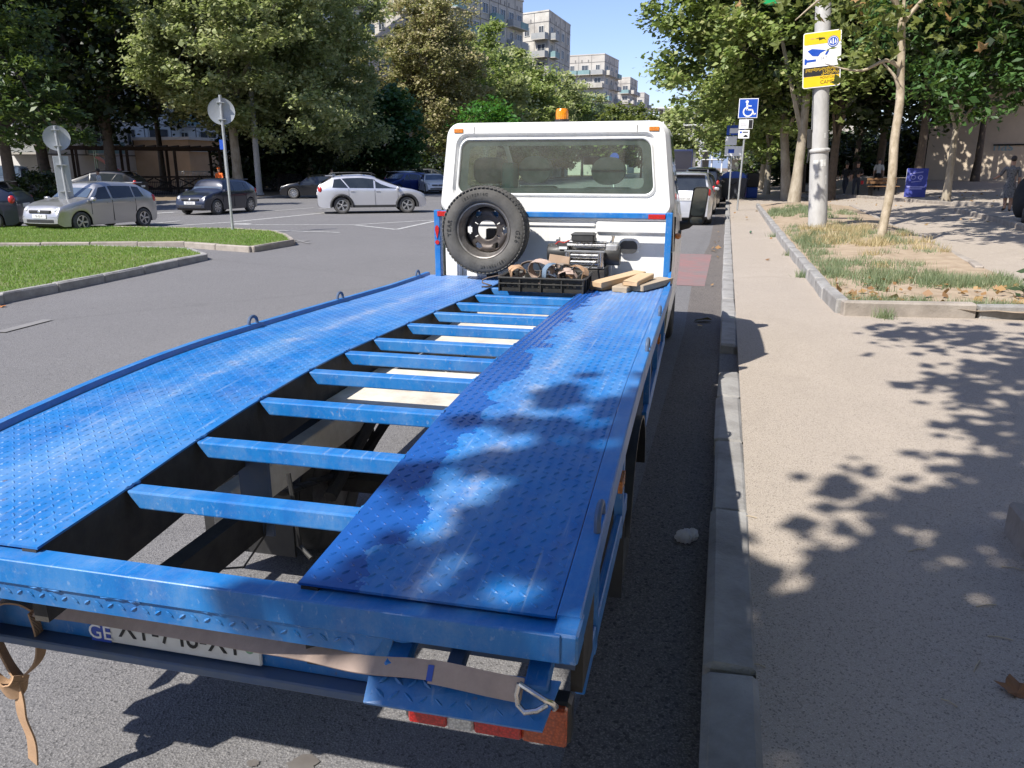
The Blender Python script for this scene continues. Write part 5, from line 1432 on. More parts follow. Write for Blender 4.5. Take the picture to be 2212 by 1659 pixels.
def tree(label, loc, h, blobs, n, size, leaf, bark=BARK, tr=.22, group='plane trees', name='plane_tree', lean=(0, 0), clumps=260, spread=.42, limbs=9, seed=1, lobed=True, trunks=None, droop=0.0, shell=.84, tn=9):
    """loc on the ground; blobs = (x, y, z, rx, ry, rz) masses relative to loc"""
    rng = np.random.default_rng(seed); rnd = random.Random(seed)
    root = thing(name, label, 'tree', loc, group=group)
    pts, cl = crown_points(blobs, n, rng, clumps, spread, shell)
    mesh_np('crown', leaf_quads(pts, size, rng, lobed=lobed, droop=droop), None, leaf, root)
    b = MB()
    fork = min(bb[2] - bb[5] * .55 for bb in blobs); fork = max(fork, h * .18)
    if trunks is None: trunks = [((0, 0), (lean[0], lean[1]))]
    for (bx, by), (lx, ly) in trunks:
        pts_ = []; rad = []
        for i in range(9):
            t = i / 8; z = h * .82 * t
            pts_.append((bx + lx * t + .10 * tr / .2 * math.sin(t * 7 + seed) * t, by + ly * t + .08 * math.cos(t * 6 + seed) * t, z - .1))
            rad.append(tr * (1.25 if i == 0 else 1 - .80 * t))
        b.tube(pts_, rad, tn)
        for q in range(limbs):
            c = Vector(cl[rnd.randrange(len(cl))])
            t = min(.9, max(fork / (h * .82), rnd.uniform(.25, .9))); i = int(t * 8)
            s = Vector(pts_[i]); m = s.lerp(c, .5) + Vector((0, 0, .12 * (c - s).length))
            r0 = rad[i] * .62
            b.tube([s, s.lerp(m, .6), m, c], [r0, r0 * .7, r0 * .45, r0 * .12], 5, caps=False)
    b.build('trunk', bark, root, smooth=60)
    return root
tg = 'plane trees along the left side'
def P2(px, x):           # a place on the line x = const seen in the direction px
    a = math.atan2(px - 1106.0, 1725.6) - YAW
    return (x, x / math.tan(a), 0.1)
S = 1.0
def big(h, w, z0, seed, bias=(0, 0)):
    r = random.Random(seed); out = []
    for k in range(9):
        a = k * 2.4; rr = w * .42 * (.35 + .65 * r.random()); z = z0 + (h - z0) * (.12 + .72 * (k + .5) / 9)
        f = math.sin(math.pi * min(.95, .18 + .72 * (z - z0) / (h - z0)))
        out.append((bias[0] + rr * math.cos(a) * f, bias[1] + rr * math.sin(a) * f, z, w * .30 * (.8 + .4 * r.random()), w * .30 * (.8 + .4 * r.random()), (h - z0) * .19))
    return out
# left side
tree('big plane tree with pale yellowish leaves left of the dark mulberry', P2(668, -31), 19, big(19, 13, 2.6, 1), 105000, .215, PLANE, tr=.30, group=tg, clumps=560, spread=.46, limbs=16, seed=1)
tree('plane tree behind the tall round sign, trunk beside the peach annexe', P2(512, -31), 18, big(18, 12, 3.2, 2), 78000, .215, PLANE, tr=.34, group=tg, clumps=420, spread=.46, limbs=16, seed=2)
tree('plane tree with browning leaves just left of the cab', P2(925, -31), 20, big(20, 13, 3.4, 3), 72000, .235, PLANEB, tr=.32, group=tg, clumps=520, spread=.5, limbs=14, seed=3)
rowlab = ['first', 'second', 'third', 'fourth', 'fifth', 'sixth', 'seventh', 'eighth']
for k, y in enumerate((94, 106, 119, 133, 149, 168, 190, 215)):
    tree('green plane tree, %s of the row receding behind the browning tree' % rowlab[k], (-31 + .015 * (y - 94), y, .1), 18 - .3 * k, big(18 - .3 * k, 11, 2.5, 10 + k), 20000, .42, PLANE if k % 2 else PLANEG, tr=.3, group=tg, clumps=260, spread=.7, limbs=6, seed=10 + k)
tree('dark green mulberry tree in front of the plane trees', P2(838, -29), 8.8, [(0, 0, 5.2, 3.2, 3.2, 3.0), (1.2, -.5, 4.0, 2.4, 2.4, 2.0), (-1.6, 0, 4.6, 2.0, 2.0, 2.2), (.3, 0, 7.2, 1.9, 1.9, 1.4), (-1.2, -.6, 2.9, 1.8, 1.8, 1.1), (1.6, -.6, 2.8, 1.8, 1.8, 1.1)], 11000, .32, MULB, BARKD, .16, tg, 'mulberry_tree', clumps=220, spread=.42, seed=21)
tree('bright green young tree showing above the cab roof', (*bearing(1052, 60), .1), 7.2, [(0, 0, 5.0, 1.8, 1.8, 1.7), (1.2, 0, 4.6, 1.2, 1.2, 1.2), (-1.2, 0, 4.4, 1.2, 1.2, 1.2)], 4500, .26, BRIGHT, BARKD, .09, None, 'young_tree', clumps=110, spread=.34, seed=22, lobed=False)
tree('dark bushy tree low behind the black sedan', (*bearing(600, 62), .1), 7.5, [(0, 0, 3.6, 3, 3, 2.6), (-2.5, 0, 2.8, 2, 2, 2), (2.5, 0, 2.6, 2, 2, 1.8)], 7000, .30, DARKL, BARKD, .12, None, 'broadleaf_tree', clumps=160, spread=.5, seed=23)
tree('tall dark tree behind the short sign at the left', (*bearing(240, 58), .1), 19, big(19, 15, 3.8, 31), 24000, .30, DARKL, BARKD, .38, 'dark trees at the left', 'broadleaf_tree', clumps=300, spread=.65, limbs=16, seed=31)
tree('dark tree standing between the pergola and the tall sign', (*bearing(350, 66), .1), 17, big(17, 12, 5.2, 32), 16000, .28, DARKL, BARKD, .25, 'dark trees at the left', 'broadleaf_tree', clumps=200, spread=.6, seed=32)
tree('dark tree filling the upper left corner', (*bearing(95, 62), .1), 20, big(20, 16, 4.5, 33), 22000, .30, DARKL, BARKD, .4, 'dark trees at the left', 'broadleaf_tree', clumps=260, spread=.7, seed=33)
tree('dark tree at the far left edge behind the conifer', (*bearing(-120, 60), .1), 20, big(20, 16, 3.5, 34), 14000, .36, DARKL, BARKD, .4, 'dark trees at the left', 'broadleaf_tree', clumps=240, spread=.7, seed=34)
# conifer with drooping sprays at the left edge
fb_ = []
for k in range(13):
    z = 3.0 + k * .95; rr = 3.6 * (1 - k / 16)
    for q in range(5):
        a = q * 1.257 + k * .7; fb_.append((rr * .6 * math.cos(a), rr * .6 * math.sin(a), z, rr * .42, rr * .42, .34))
tree('conifer with sunlit drooping sprays at the upper left', (*bearing(18, 40), .1), 16.5, fb_, 15000, .26, FIR, BARKD, .25, None, 'conifer', clumps=520, spread=.24, limbs=24, seed=35, lobed=False, droop=.35, shell=.75)
tree('low dark shrub in front of the parked cars at the left', (*bearing(75, 40), .1), 1.7, [(0, 0, .8, .8, .8, .8), (.8, .2, .6, .6, .6, .6)], 2500, .14, DARKL, BARKD, .04, None, 'shrub', clumps=70, spread=.22, seed=36)
tree('yellowing round tree at the end of the street, left of the pair', (*bearing(1335, 150), 0), 13, [(0, 0, 9, 3.6, 3.6, 4.2), (0, 0, 6, 3.6, 3.6, 4)], 3500, .55, YEL, BARKD, .2, 'yellowing trees down the street', 'broadleaf_tree', clumps=110, spread=.7, seed=41)
tree('yellowing round tree at the end of the street, right of the pair', (*bearing(1385, 155), 0), 13, [(0, 0, 9, 3.6, 3.6, 4.2), (0, 0, 6, 3.6, 3.6, 4)], 3500, .55, YEL, BARKD, .2, 'yellowing trees down the street', 'broadleaf_tree', clumps=110, spread=.7, seed=42)
tree('dark green tree rising beside the right edge of the cab', (*bearing(1452, 95), 0), 9, [(0, 0, 5.5, 2.2, 2.2, 2.8), (.5, 0, 3.4, 2.4, 2.4, 2)], 4500, .40, PLANE, BARKD, .15, None, 'broadleaf_tree', clumps=120, spread=.5, seed=43)
# right side, along the footway
tr_ = 'plane trees along the right side'
tree('big twin-trunked plane tree leaning over the footway', (3.3, 41.5, .12), 16,
     [(-3.2, 1, 9.5, 3.6, 3.6, 2.4), (-5.0, 2, 7.0, 2.6, 3, 2.0), (-1.2, 0, 7.0, 3.2, 3, 2.2), (-2.0, 0, 12.5, 4.0, 4, 2.6), (.6, 0, 10, 3, 3, 2.6), (-2.6, 3, 5.0, 2.0, 2.2, 1.4), (-.4, 2, 4.8, 1.8, 2, 1.4), (1.6, 1, 13, 3.4, 3, 2.4), (-4.8, 2, 11.2, 2.4, 2.4, 1.6), (1.2, -.5, 6.4, 2.0, 2.0, 1.6), (-8.0, 1, 12.6, 1.9, 2.2, 1.3), (-6.6, 1.5, 9.4, 1.4, 1.8, 1.2), (-7.0, 1, 14.2, 2.4, 2.2, 1.4), (-6.2, 2, 6.9, 1.2, 1.6, 1.0)],
     44000, .23, PLANEG, BARK, .27, tr_, clumps=460, spread=.42, limbs=16, seed=51, trunks=[((-.1, 3.5), (-1.6, 1.0)), ((.0, 0), (.3, 0))])
for k, (x, y, hh) in enumerate(((2.6, 55, 14), (2.8, 68, 15), (2.6, 84, 14), (2.5, 104, 14), (2.5, 130, 14))):
    bl = big(hh, 10, 2.4, 60 + k, (-.9, 0))
    tree('plane tree %s along the right footway behind the disabled parking sign' % ['nearest', 'second', 'third', 'fourth', 'farthest'][k], (x, y, .12), hh, bl, 12000, .31 + .03 * k, PLANEG, BARK, .22, tr_, clumps=220, spread=.5, limbs=8, seed=60 + k)
dk = 'shady trees on the right'
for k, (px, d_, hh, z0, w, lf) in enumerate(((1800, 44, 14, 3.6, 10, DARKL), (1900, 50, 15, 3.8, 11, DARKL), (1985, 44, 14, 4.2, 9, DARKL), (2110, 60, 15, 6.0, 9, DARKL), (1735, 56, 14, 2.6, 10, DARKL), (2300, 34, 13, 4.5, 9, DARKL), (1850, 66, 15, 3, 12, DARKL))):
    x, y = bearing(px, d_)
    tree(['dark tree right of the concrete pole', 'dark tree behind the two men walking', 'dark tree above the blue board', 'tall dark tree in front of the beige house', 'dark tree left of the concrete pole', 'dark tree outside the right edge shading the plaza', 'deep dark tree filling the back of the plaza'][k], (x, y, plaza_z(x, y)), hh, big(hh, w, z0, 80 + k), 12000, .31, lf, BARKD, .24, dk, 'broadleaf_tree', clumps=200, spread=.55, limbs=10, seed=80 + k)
x, y, z = plaza_hit(2043, 436)
tree('ash tree with glossy hanging leaves and pale trunk beside the blue board', (x, y, z), 9.0,
     [(0, 0, 6.0, 2.2, 2, 1.7), (-1.6, -1.5, 4.6, 1.3, 1.2, .9), (.7, -1, 4.2, 1.5, 1.4, 1.0), (1.5, -.5, 5.0, 1.3, 1.3, 1.1), (-2.4, -1, 6.6, 1.6, 1.6, 1.2), (1.4, 0, 7.4, 1.9, 1.9, 1.2), (-.5, -1.8, 3.4, 1.0, .9, .6), (-1.0, -1, 7.6, 1.8, 1.6, 1.1)],
     9000, .26, ASH, BARK, .15, None, 'ash_tree', clumps=210, spread=.34, limbs=18, seed=91, lobed=False, droop=.5)
# plane trees behind the viewer whose crowns shade the footway and the end of the bed
tb = 'plane trees out of view that shade the footway'
SHADE = []
for gx, gy, gr, cz in ((1.0, 2.9, 1.25, 6.4), (2.7, 5.4, 1.0, 6.6), (3.4, 8.1, 1.0, 6.8), (2.0, 1.9, 1.4, 6.7), (3.9, 4.4, 1.5, 7.0), (.35, 1.8, .7, 6.3), (.12, 2.6, .22, 6.2), (2.2, 8.75, .55, 6.5), (-.1, 4.3, .10, 6.2), (4.6, 6.6, 1.2, 7.0), (2.7, 7.1, .8, 6.7), (3.7, 6.2, 1.0, 6.9), (1.9, 6.0, .5, 6.5), (4.6, 8.2, .9, 7.0), (1.6, 4.3, .6, 6.5), (.2, 2.3, .32, 6.25)):
    SHADE.append((gx - .48 * cz - 2.2, gy - .714 * cz + 3.2, cz, gr, gr, .45))
tree('plane tree behind the viewer shading the footway', (2.2, -3.2, .2), 9.5, SHADE, 7400, .165, PLANEG, BARK, .16, tb, clumps=360, spread=.25, limbs=14, seed=101, shell=.5)
tree('plane tree outside the right edge whose high crown shades the plaza path', (7.4, 11.0, .4), 11, [(-3.9, 3.2, 8.0, 1.5, 1.8, .7), (-3.3, 7.0, 8.0, 1.4, 1.6, .7), (-4.2, 10.6, 8.4, 1.8, 1.9, .7), (-2.4, 5.0, 8.2, 1.8, 1.8, .8), (-2.0, 9.0, 8.4, 1.8, 2.0, .8), (-.4, 6.6, 8.4, 1.8, 1.8, .8), (-5.0, 13.6, 8.9, 1.9, 1.8, .6), (-2.6, 13.2, 8.8, 1.9, 1.8, .6), (-.2, 11.4, 8.8, 1.8, 1.8, .7)], 14000, .22, PLANEG, BARK, .2, tb, clumps=230, spread=.34, limbs=14, seed=102)

for k, (x, y, h_, w_) in enumerate(((5.0, -7.5, 13, 9), (-2, -15, 12, 9), (14, -8, 14, 10), (-14, -20, 12, 10), (15, 5, 14, 8), (-26, -16, 12, 10), (4, -22, 14, 10), (24, -14, 15, 12))):  # unseen trees, added behind the camera so less sky light reaches the shade
    tree('unseen plane tree added behind the viewer to block sky light, %s of the rear group' % ['first', 'second', 'third', 'fourth', 'fifth', 'sixth', 'seventh', 'eighth'][k], (x, y, .2), h_, big(h_, w_, 3.5, 400 + k), 5000, .5, PLANEG, BARK, .25, 'unseen plane trees added at the rear', clumps=150, spread=.6, limbs=6, seed=400 + k)
# dark low growth added where only shade closes the view under the crowns
for k, (px, d_, w_, h_) in enumerate(((1745, 74, 5, 3.4), (1800, 78, 6, 3.8), (1868, 80, 6, 3.6), (1930, 76, 6, 4.0), (1990, 78, 5, 3.4), (1690, 80, 5, 3.2), (2040, 72, 6, 4.5))):
    x, y = bearing(px, d_)
    tree('added dark hedge shrub standing in for shade at the back of the plaza, %s from the left' % ['second', 'third', 'fourth', 'fifth', 'sixth', 'first', 'last'][k], (x, y, plaza_z(x, y)), h_, [(-w_ * .3, 0, h_ * .45, w_ * .4, 1.6, h_ * .5), (w_ * .3, 0, h_ * .4, w_ * .4, 1.6, h_ * .45), (0, 0, h_ * .6, w_ * .4, 1.5, h_ * .4)], 5000, .3, DARKL, BARKD, .08, 'hedge shrubs added behind the plaza', 'shrub', clumps=110, spread=.5, limbs=5, seed=300 + k)
for k, (px, d_, w_, h_) in enumerate(((640, 66, 6, 3.0), (735, 72, 6, 3.2), (810, 78, 6, 3.2), (560, 66, 5, 2.6), (880, 84, 7, 3.4))):
    x, y = bearing(px, d_)
    tree('added dark shrub mass standing in for shade under the plane trees, %s from the left' % ['second', 'third', 'fourth', 'first', 'last'][k], (x, y, .1), h_, [(-w_ * .3, 0, h_ * .45, w_ * .4, 1.6, h_ * .5), (w_ * .3, 0, h_ * .4, w_ * .4, 1.6, h_ * .45), (0, 0, h_ * .6, w_ * .4, 1.5, h_ * .4)], 5000, .28, DARKL, BARKD, .08, 'shrubs added under the left plane trees', 'shrub', clumps=110, spread=.5, limbs=5, seed=320 + k)
# young plane beside the pole, its big lobed leaves built one by one
def lobed_leaf(seed):
    r = random.Random(seed); b = MB(); tips = [(-90, .10), (-50, .30), (-28, .62), (-8, .42), (20, .86), (42, .50), (68, .74), (90, 1.0), (112, .50), (138, .86), (160, .42), (188, .62), (208, .42), (230, .30)]
    tips = [(-90, .08), (-35, .55), (-12, .40), (18, .88), (45, .46), (66, .62), (90, 1.0), (114, .62), (135, .46), (162, .88), (192, .40), (215, .55)]
    v = [(0, 0, 0)] + [(k * math.cos(R(a)) * .5, k * math.sin(R(a)) * .5 + .05, -.10 * k * k + r.uniform(-.05, .05)) for a, k in tips]
    b.add(v, [[0, i + 1, (i + 1) % len(tips) + 1] for i in range(len(tips))])
    o = b.build('leaf', LEAFY); me = o.data; bpy.data.objects.remove(o); return me
LEAFY = leaf_mat('young_plane_leaves', [(.07, .10, .02), (.12, .155, .035), (.18, .20, .05), (.26, .24, .07)], .45, nscale=.9)
LEAFB = leaf_mat('young_plane_leaves_brown', [(.30, .16, .06), (.36, .22, .08)], .3)
x, y = ground_hit(1905, 514, .33)
yt = thing('young_plane_tree', 'slender young plane tree with mottled pale trunk and big lobed leaves', 'tree', (x, y, .30))
tp = [(-.02, 0, -.1), (.0, 0, .35), (.05, 0, 1.2), (.0, 0, 2.1), (.01, 0, 2.8), (-.05, 0, 3.5), (-.15, 0, 4.4)]
tp = [(a * 1.0, b_, c) for a, b_, c in tp]
b = MB(); b.tube(smooth_path(tp, 3), [.115, .108, .10] + [.095] * 3 + [.09] * 4 + [.085] * 4 + [.075] * 5, 10)
br = [[(.24, 0, 3.85), (.46, 0, 4.15), (.75, -.1, 4.55), (.95, -.1, 5.1), (1.15, -.15, 5.8)], [(.24, 0, 3.85), (.1, 0, 4.2), (-.25, -.2, 4.45), (-.7, -.4, 4.55)], [(.22, 0, 3.8), (.24, .1, 4.4), (.15, .1, 5.3)],
      [(.75, -.1, 4.5), (1.3, -.3, 4.4), (1.9, -.4, 4.2), (2.2, -.5, 4.1)], [(.34, 0, 3.0), (-.0, -.1, 3.15), (-.5, -.2, 2.95), (-1.2, -.3, 3.1)], [(.1, 0, 4.2), (-.2, -.3, 4.9), (-.9, -.5, 5.0), (-1.7, -.6, 4.6)], [(-.7, -.4, 4.5), (-1.3, -.5, 4.4), (-1.9, -.7, 3.9)], [(.95, -.1, 5.1), (1.6, -.3, 5.2), (2.4, -.5, 4.9)], [(.38, 0, 2.5), (.2, -.1, 2.85), (-.15, -.1, 3.2)]]
for p in br:
    sp2 = smooth_path([(a - .38, b_, c + .52) for a, b_, c in p], 4); b.tube(sp2, [.055 - .047 * i / (len(sp2) - 1) for i in range(len(sp2))], 7)
b.build('trunk', M('young_plane_bark', (.52, .44, .33), (.24, .19, .12), 9, .85, bmp=.3, bscale=40, vscale=(1, 1, .5)), yt, smooth=60)
lv = [lobed_leaf(k) for k in range(4)]
lvb = lobed_leaf(9).copy(); lvb.materials.clear(); lvb.materials.append(LEAFB)
rnd = random.Random(3)
anch = [Vector(q) + Vector((-.38, 0, .52)) for p in br for q in smooth_path(p, 6)[6:]]
cl_ = MB().tube([tuple(anch[0]), tuple(anch[1])], .004, 4).build('crown', MATS['young_plane_bark'], yt)
LC = [(-.9, 4.7, .32, .28), (-.35, 4.75, .35, .3), (.3, 4.8, .35, .28), (-.75, 4.15, .32, .26), (-1.15, 3.75, .22, .18), (.65, 4.3, .32, .26), (.75, 4.85, .35, .25), (-2.9, 5.0, .45, .18), (-2.1, 4.95, .4, .2), (-1.55, 4.75, .3, .28), (1.5, 4.9, .35, .25), (1.9, 4.4, .3, .28), (-.45, 4.3, .3, .22), (-1.0, 4.4, .3, .25)]
for k in range(298):
    a = anch[rnd.randrange(len(anch))]
    s = rnd.uniform(.22, .42)
    p = a + Vector((rnd.gauss(0, .34), rnd.gauss(0, .30), rnd.gauss(-.05, .30)))
    if k > 60:
        cx_, cz_, sx_, sz_ = LC[k % len(LC)]
        p = Vector((cx_ + rnd.gauss(0, sx_), rnd.gauss(-.2, .35), cz_ + rnd.gauss(0, sz_)))
    p.z = max(p.z, 3.3)
    inst(lvb if rnd.random() < .07 else lv[k % 4], 'leaf', cl_, p, (R(rnd.gauss(55, 35)), R(rnd.gauss(0, 30)), rnd.uniform(-1.2, 1.2) + R(15)), (s, s, s))
inst(lv[1], 'leaf', cl_, (-1.15, -.3, 2.45), (R(75), 0, .2), (.26, .26, .26))

# grass
def blades(n, place, hmin, hmax, w, lean, rng, mat, name, z=0.0):
    xy = place(n); n = len(xy)
    h = rng.uniform(hmin, hmax, size=n); a = rng.uniform(0, 6.283, size=n); ln = rng.uniform(.1, lean, size=n) * h
    ba = rng.uniform(0, 6.283, size=n)
    z0 = xy[:, 2] if xy.shape[1] > 2 else np.full(n, z)
    v = np.empty((n, 3, 3))
    v[:, 0] = np.c_[xy[:, 0] - np.cos(a) * w, xy[:, 1] - np.sin(a) * w, z0 - .01]
    v[:, 1] = np.c_[xy[:, 0] + np.cos(a) * w, xy[:, 1] + np.sin(a) * w, z0 - .01]
    v[:, 2] = np.c_[xy[:, 0] + np.cos(ba) * ln, xy[:, 1] + np.sin(ba) * ln, z0 + h]
    return tag(mesh_np(name, v.reshape(-1, 3), None, mat, k=3), kind='stuff')
def inside(poly, pts):
    x, y = pts[:, 0], pts[:, 1]; r = np.zeros(len(pts), bool); n = len(poly)
    for i in range(n):
        x0, y0 = poly[i]; x1, y1 = poly[(i + 1) % n]
        c = ((y0 > y) != (y1 > y)) & (x < (x1 - x0) * (y - y0) / (y1 - y0 + 1e-12) + x0); r ^= c
    return r
def in_poly(poly):
    P_ = np.array(poly)
    def f(n):
        p = RNG.uniform(P_.min(0), P_.max(0), size=(n, 2)); return p[inside(poly, p)]
    return f
LAWN = leaf_mat('lawn_blades', [(.11, .23, .025), (.17, .32, .042), (.24, .38, .065), (.38, .40, .13)], .45, nscale=.5)
DRYG = leaf_mat('dry_grass_blades', [(.20, .20, .08), (.40, .32, .16), (.55, .44, .25), (.62, .50, .30)], .3, nscale=.7)
GRNG = leaf_mat('weedy_grass_blades', [(.11, .17, .08), (.17, .23, .12), (.25, .29, .16), (.42, .39, .24)], .3, nscale=.7)
for k, poly in enumerate((I1, I2)):
    tag(blades(60000, in_poly(poly), .02, .06, .008, 1.0, RNG, LAWN, 'lawn_grass', .12), 'short green lawn on the %s part of the traffic island' % ('far' if k == 0 else 'near'), 'grass')
def tufts(cx, cy, rx, ry, nt):
    def f(n):
        c = np.c_[cx + RNG.normal(size=nt) * rx, cy + RNG.normal(size=nt) * ry]
        j = RNG.integers(0, nt, size=n); p = c[j] + RNG.normal(size=(n, 2)) * .10
        ok = inside(BED, p) & (p[:, 0] > 1.52) & (p[:, 1] > 10.02); p = p[ok]
        return np.c_[p, np.array([bed_z(*q) for q in p])]
    return f
tag(blades(6500, tufts(3.1, 12.4, .75, .45, 80), .05, .17, .006, .8, RNG, GRNG, 'bed_grass'), 'long green grass tufts in the near part of the planting bed', 'grass')
tag(blades(2200, tufts(2.2, 14.2, .7, .9, 45), .04, .12, .006, .9, RNG, GRNG, 'bed_grass_dry'), 'straw coloured grass in the middle of the planting bed', 'grass')
tag(blades(4200, tufts(2.5, 19.6, .7, 1.6, 60), .05, .20, .008, .8, RNG, DRYG, 'bed_grass_dry'), 'tall straw grass round the concrete pole', 'grass')
tag(blades(4600, tufts(2.6, 19.5, .9, 2.0, 80), .04, .14, .007, .8, RNG, GRNG, 'bed_grass'), 'green weeds round the concrete pole', 'grass')
tag(blades(6500, tufts(2.4, 29.0, .8, 1.8, 90), .05, .17, .010, .8, RNG, GRNG, 'bed_grass'), 'green grass at the far end of the planting bed', 'grass')
tag(blades(2500, tufts(1.75, 15.5, .14, 3.0, 60), .05, .16, .006, .9, RNG, GRNG, 'bed_grass'), 'thin grass along the inner side of the bed kerb', 'grass')
tag(blades(1800, tufts(2.4, 10.25, .9, .10, 50), .04, .12, .005, .9, RNG, GRNG, 'bed_grass'), 'short grass along the front kerb of the planting bed', 'grass')
def kerb_weeds(n):
    c = np.array([(1.30, 13.2), (1.27, 21.0), (1.33, 16.5), (1.9, 9.74)]); j = RNG.integers(0, 4, size=n)
    p = c[j] + RNG.normal(size=(n, 2)) * .06; return np.c_[p, np.full(n, .12)]
tag(blades(500, kerb_weeds, .05, .16, .005, 1.0, RNG, GRNG, 'kerb_weeds'), 'weeds growing at the foot of the bed kerb', 'grass')
# dark leafy weed at the corner of the bed
wd_ = thing('weed', 'dark leafy upright weed at the front right of the planting bed', 'plant', (3.75, 11.0, .23))
b = MB(); b.tube([(0, 0, 0), (.02, 0, .3), (.06, 0, .58)], [.012, .009, .004], 6); b.build('stem', M('weed_stem', (.10, .10, .05), None, 9, .8), wd_)
WLEAF = leaf_mat('weed_leaves', [(.015, .035, .012), (.03, .055, .02), (.05, .08, .03)], .2)
q = leaf_quads(np.array([(.02 + .06 * t + rnd.gauss(0, .05), rnd.gauss(0, .05), .08 + .52 * t) for t in [rnd.random() for _ in range(70)]] + [(rnd.gauss(.1, .12), rnd.gauss(0, .1), abs(rnd.gauss(.1, .06))) for _ in range(60)]), .11, RNG, lobed=False, droop=.1)
mesh_np('leaves', q, None, WLEAF, wd_)
# fallen leaves
FALL = leaf_mat('fallen_leaves', [(.20, .10, .04), (.30, .17, .07), (.38, .25, .11)], .15)
def fallen(n):
    p = np.c_[RNG.uniform(1.55, 4.0, n), 10.1 + np.abs(RNG.normal(size=n)) * 1.0]
    return np.c_[p, np.full(n, .27)]
c = np.vstack([fallen(90), np.c_[RNG.uniform(-.25, .04, 14), RNG.uniform(9, 24, 14), np.full(14, .03)], np.c_[RNG.uniform(.3, 1.4, 9), RNG.uniform(12, 34, 9), np.full(9, .135)], np.c_[RNG.uniform(3.5, 12, 160), RNG.uniform(24, 46, 160), np.full(160, .3)]])
c[113:, 2] = [plaza_z(a, b_) + .02 for a, b_ in c[113:, :2]]
tag(mesh_np('fallen_leaves', leaf_quads(c, .09, RNG, flat=.12), None, FALL), 'dry fallen leaves scattered over bed, gutter and footway', 'leaves', kind='stuff')

# ================================================================== SIGNS, POLES, PEOPLE, SMALL THINGS
GALV = M('galvanised', (.48, .49, .49), (.36, .37, .37), 9, .45, .55)
SIGNB = M('sign_back_grey', (.42, .44, .46), (.36, .38, .40), 3, .5, .3)
def round_sign(label, px, py, top_px, cy_px, extra=None, rz=0):
    x, y = ground_hit(px, py, .12)
    s = thing('round_sign', label, 'sign', (x, y, .12), 0, 'signs on the traffic island')
    d = math.hypot(x, y); fwd = -x * math.sin(YAW) + y * math.cos(YAW); H_ = lambda q: EYE + fwd * math.tan(math.atan((829.5 - q) / FPX) - PITCH) - .12
    lean = -.10 if extra else 0
    zt_ = H_(top_px)
    MB().tube([(0, 0, -.2), (lean * .5, 0, zt_ / 2), (lean, 0, zt_)], .038, 12).build('post', GALV, s, smooth=True)
    hd = math.atan2(y, x) - math.pi / 2 + rz
    zc_ = H_(cy_px)
    e = bpy.data.objects.new('disc', None)
    b = MB().lathe([(0, .05), (.34, .05), (.352, .045), (.352, .062), (.33, .066), (0, .066)], 40, 1)
    b.xf(Matrix.Rotation(hd, 4, 'Z')); o = b.build('disc', SIGNB, s, smooth=40); o.location = (lean * .9, 0, zc_)
    for dz in (.22, -.22):
        b = MB().box((-.10, -.045, -.012), (.10, .052, .012), .003); b.xf(Matrix.Rotation(hd, 4, 'Z')); q = b.build('clamp', GALV, s); q.location = (lean * .9, 0, zc_ + dz)
    if extra:
        b = MB().box((-.20, .05, -.62), (.20, .062, .62), .01); b.xf(Matrix.Rotation(hd, 4, 'Z')); q = b.build('panel', SIGNB, s); q.location = (lean * .6, 0, zc_ - 1.12)
        for dz in (-.75, -1.5):
            b = MB().box((-.14, -.045, -.012), (.14, .052, .012), .003); b.xf(Matrix.Rotation(hd, 4, 'Z')); q = b.build('clamp', GALV, s); q.location = (lean * .6, 0, zc_ + dz)
round_sign('short leaning round sign with a long panel below, seen from behind', 157, 491, 272, 298, True)
round_sign('tall round sign on a thin post seen from behind', 503, 497, 205, 240)
# disabled parking sign
SBLUE = M('sign_blue', (.012, .075, .42), (.010, .06, .36), 4, .35)
SWHITE = M('sign_white', (.80, .80, .80), (.74, .74, .73), 4, .4)
x, y = ground_hit(1592, 455, .12)
ds = thing('parking_sign', 'blue wheelchair parking sign on a leaning post at the kerb', 'sign', (x, y, .12), R(0))
ln = R(1.5)
MB().tube([(0, 0, -.1), (.05, 0, 1.6), (.10, 0, 3.3)], .04, 10).build('post', GALV, ds, smooth=True)
bd = MB().box((-.33, -.075, 2.98), (.53, -.06, 3.86), .01).build('board', SWHITE, ds)
MB().box((-.30, -.079, 3.01), (.50, -.0755, 3.83), .003).build('face', SBLUE, bd)
b = MB(); b.prism([(.03 + .068 * math.cos(a / 20 * 6.283), 3.71 + .068 * math.sin(a / 20 * 6.283)) for a in range(20)], 1, -.083, -.0795)
def bar(p, q, w):
    d = (Vector(q) - Vector(p)).normalized(); n_ = Vector((-d.y, d.x)) * w / 2; p, q = Vector(p), Vector(q)
    b.prism([tuple(p - n_), tuple(q - n_), tuple(q + n_), tuple(p + n_)], 1, -.083, -.0795)
bar((.035, 3.64), (.06, 3.33), .075); bar((.05, 3.53), (.24, 3.52), .05); bar((.05, 3.36), (.28, 3.35), .065); bar((.27, 3.37), (.36, 3.14), .065); bar((.34, 3.14), (.45, 3.18), .055)
for k in range(15):
    a0, a1 = R(112 + 15.5 * k), R(112 + 15.5 * (k + 1)); c0 = (.10, 3.27)
    b.prism([(c0[0] + r * math.cos(a), c0[1] + r * math.sin(a)) for a, r in ((a0, .235), (a1, .235), (a1, .175), (a0, .175))], 1, -.083, -.0795)
b.build('wheelchair_symbol', SWHITE, bd)
p1 = MB().box((-.26, -.07, 2.50), (.36, -.058, 2.92), .01).build('panel', SWHITE, ds)
MB().box((.17, -.074, 2.52), (.34, -.0705, 2.90)).build('print', PBK, p1); MB().box((-.20, -.074, 2.60), (.10, -.0705, 2.80)).build('print', M('print_grey', (.45, .45, .46), (.6, .6, .6), 14, .6), p1)
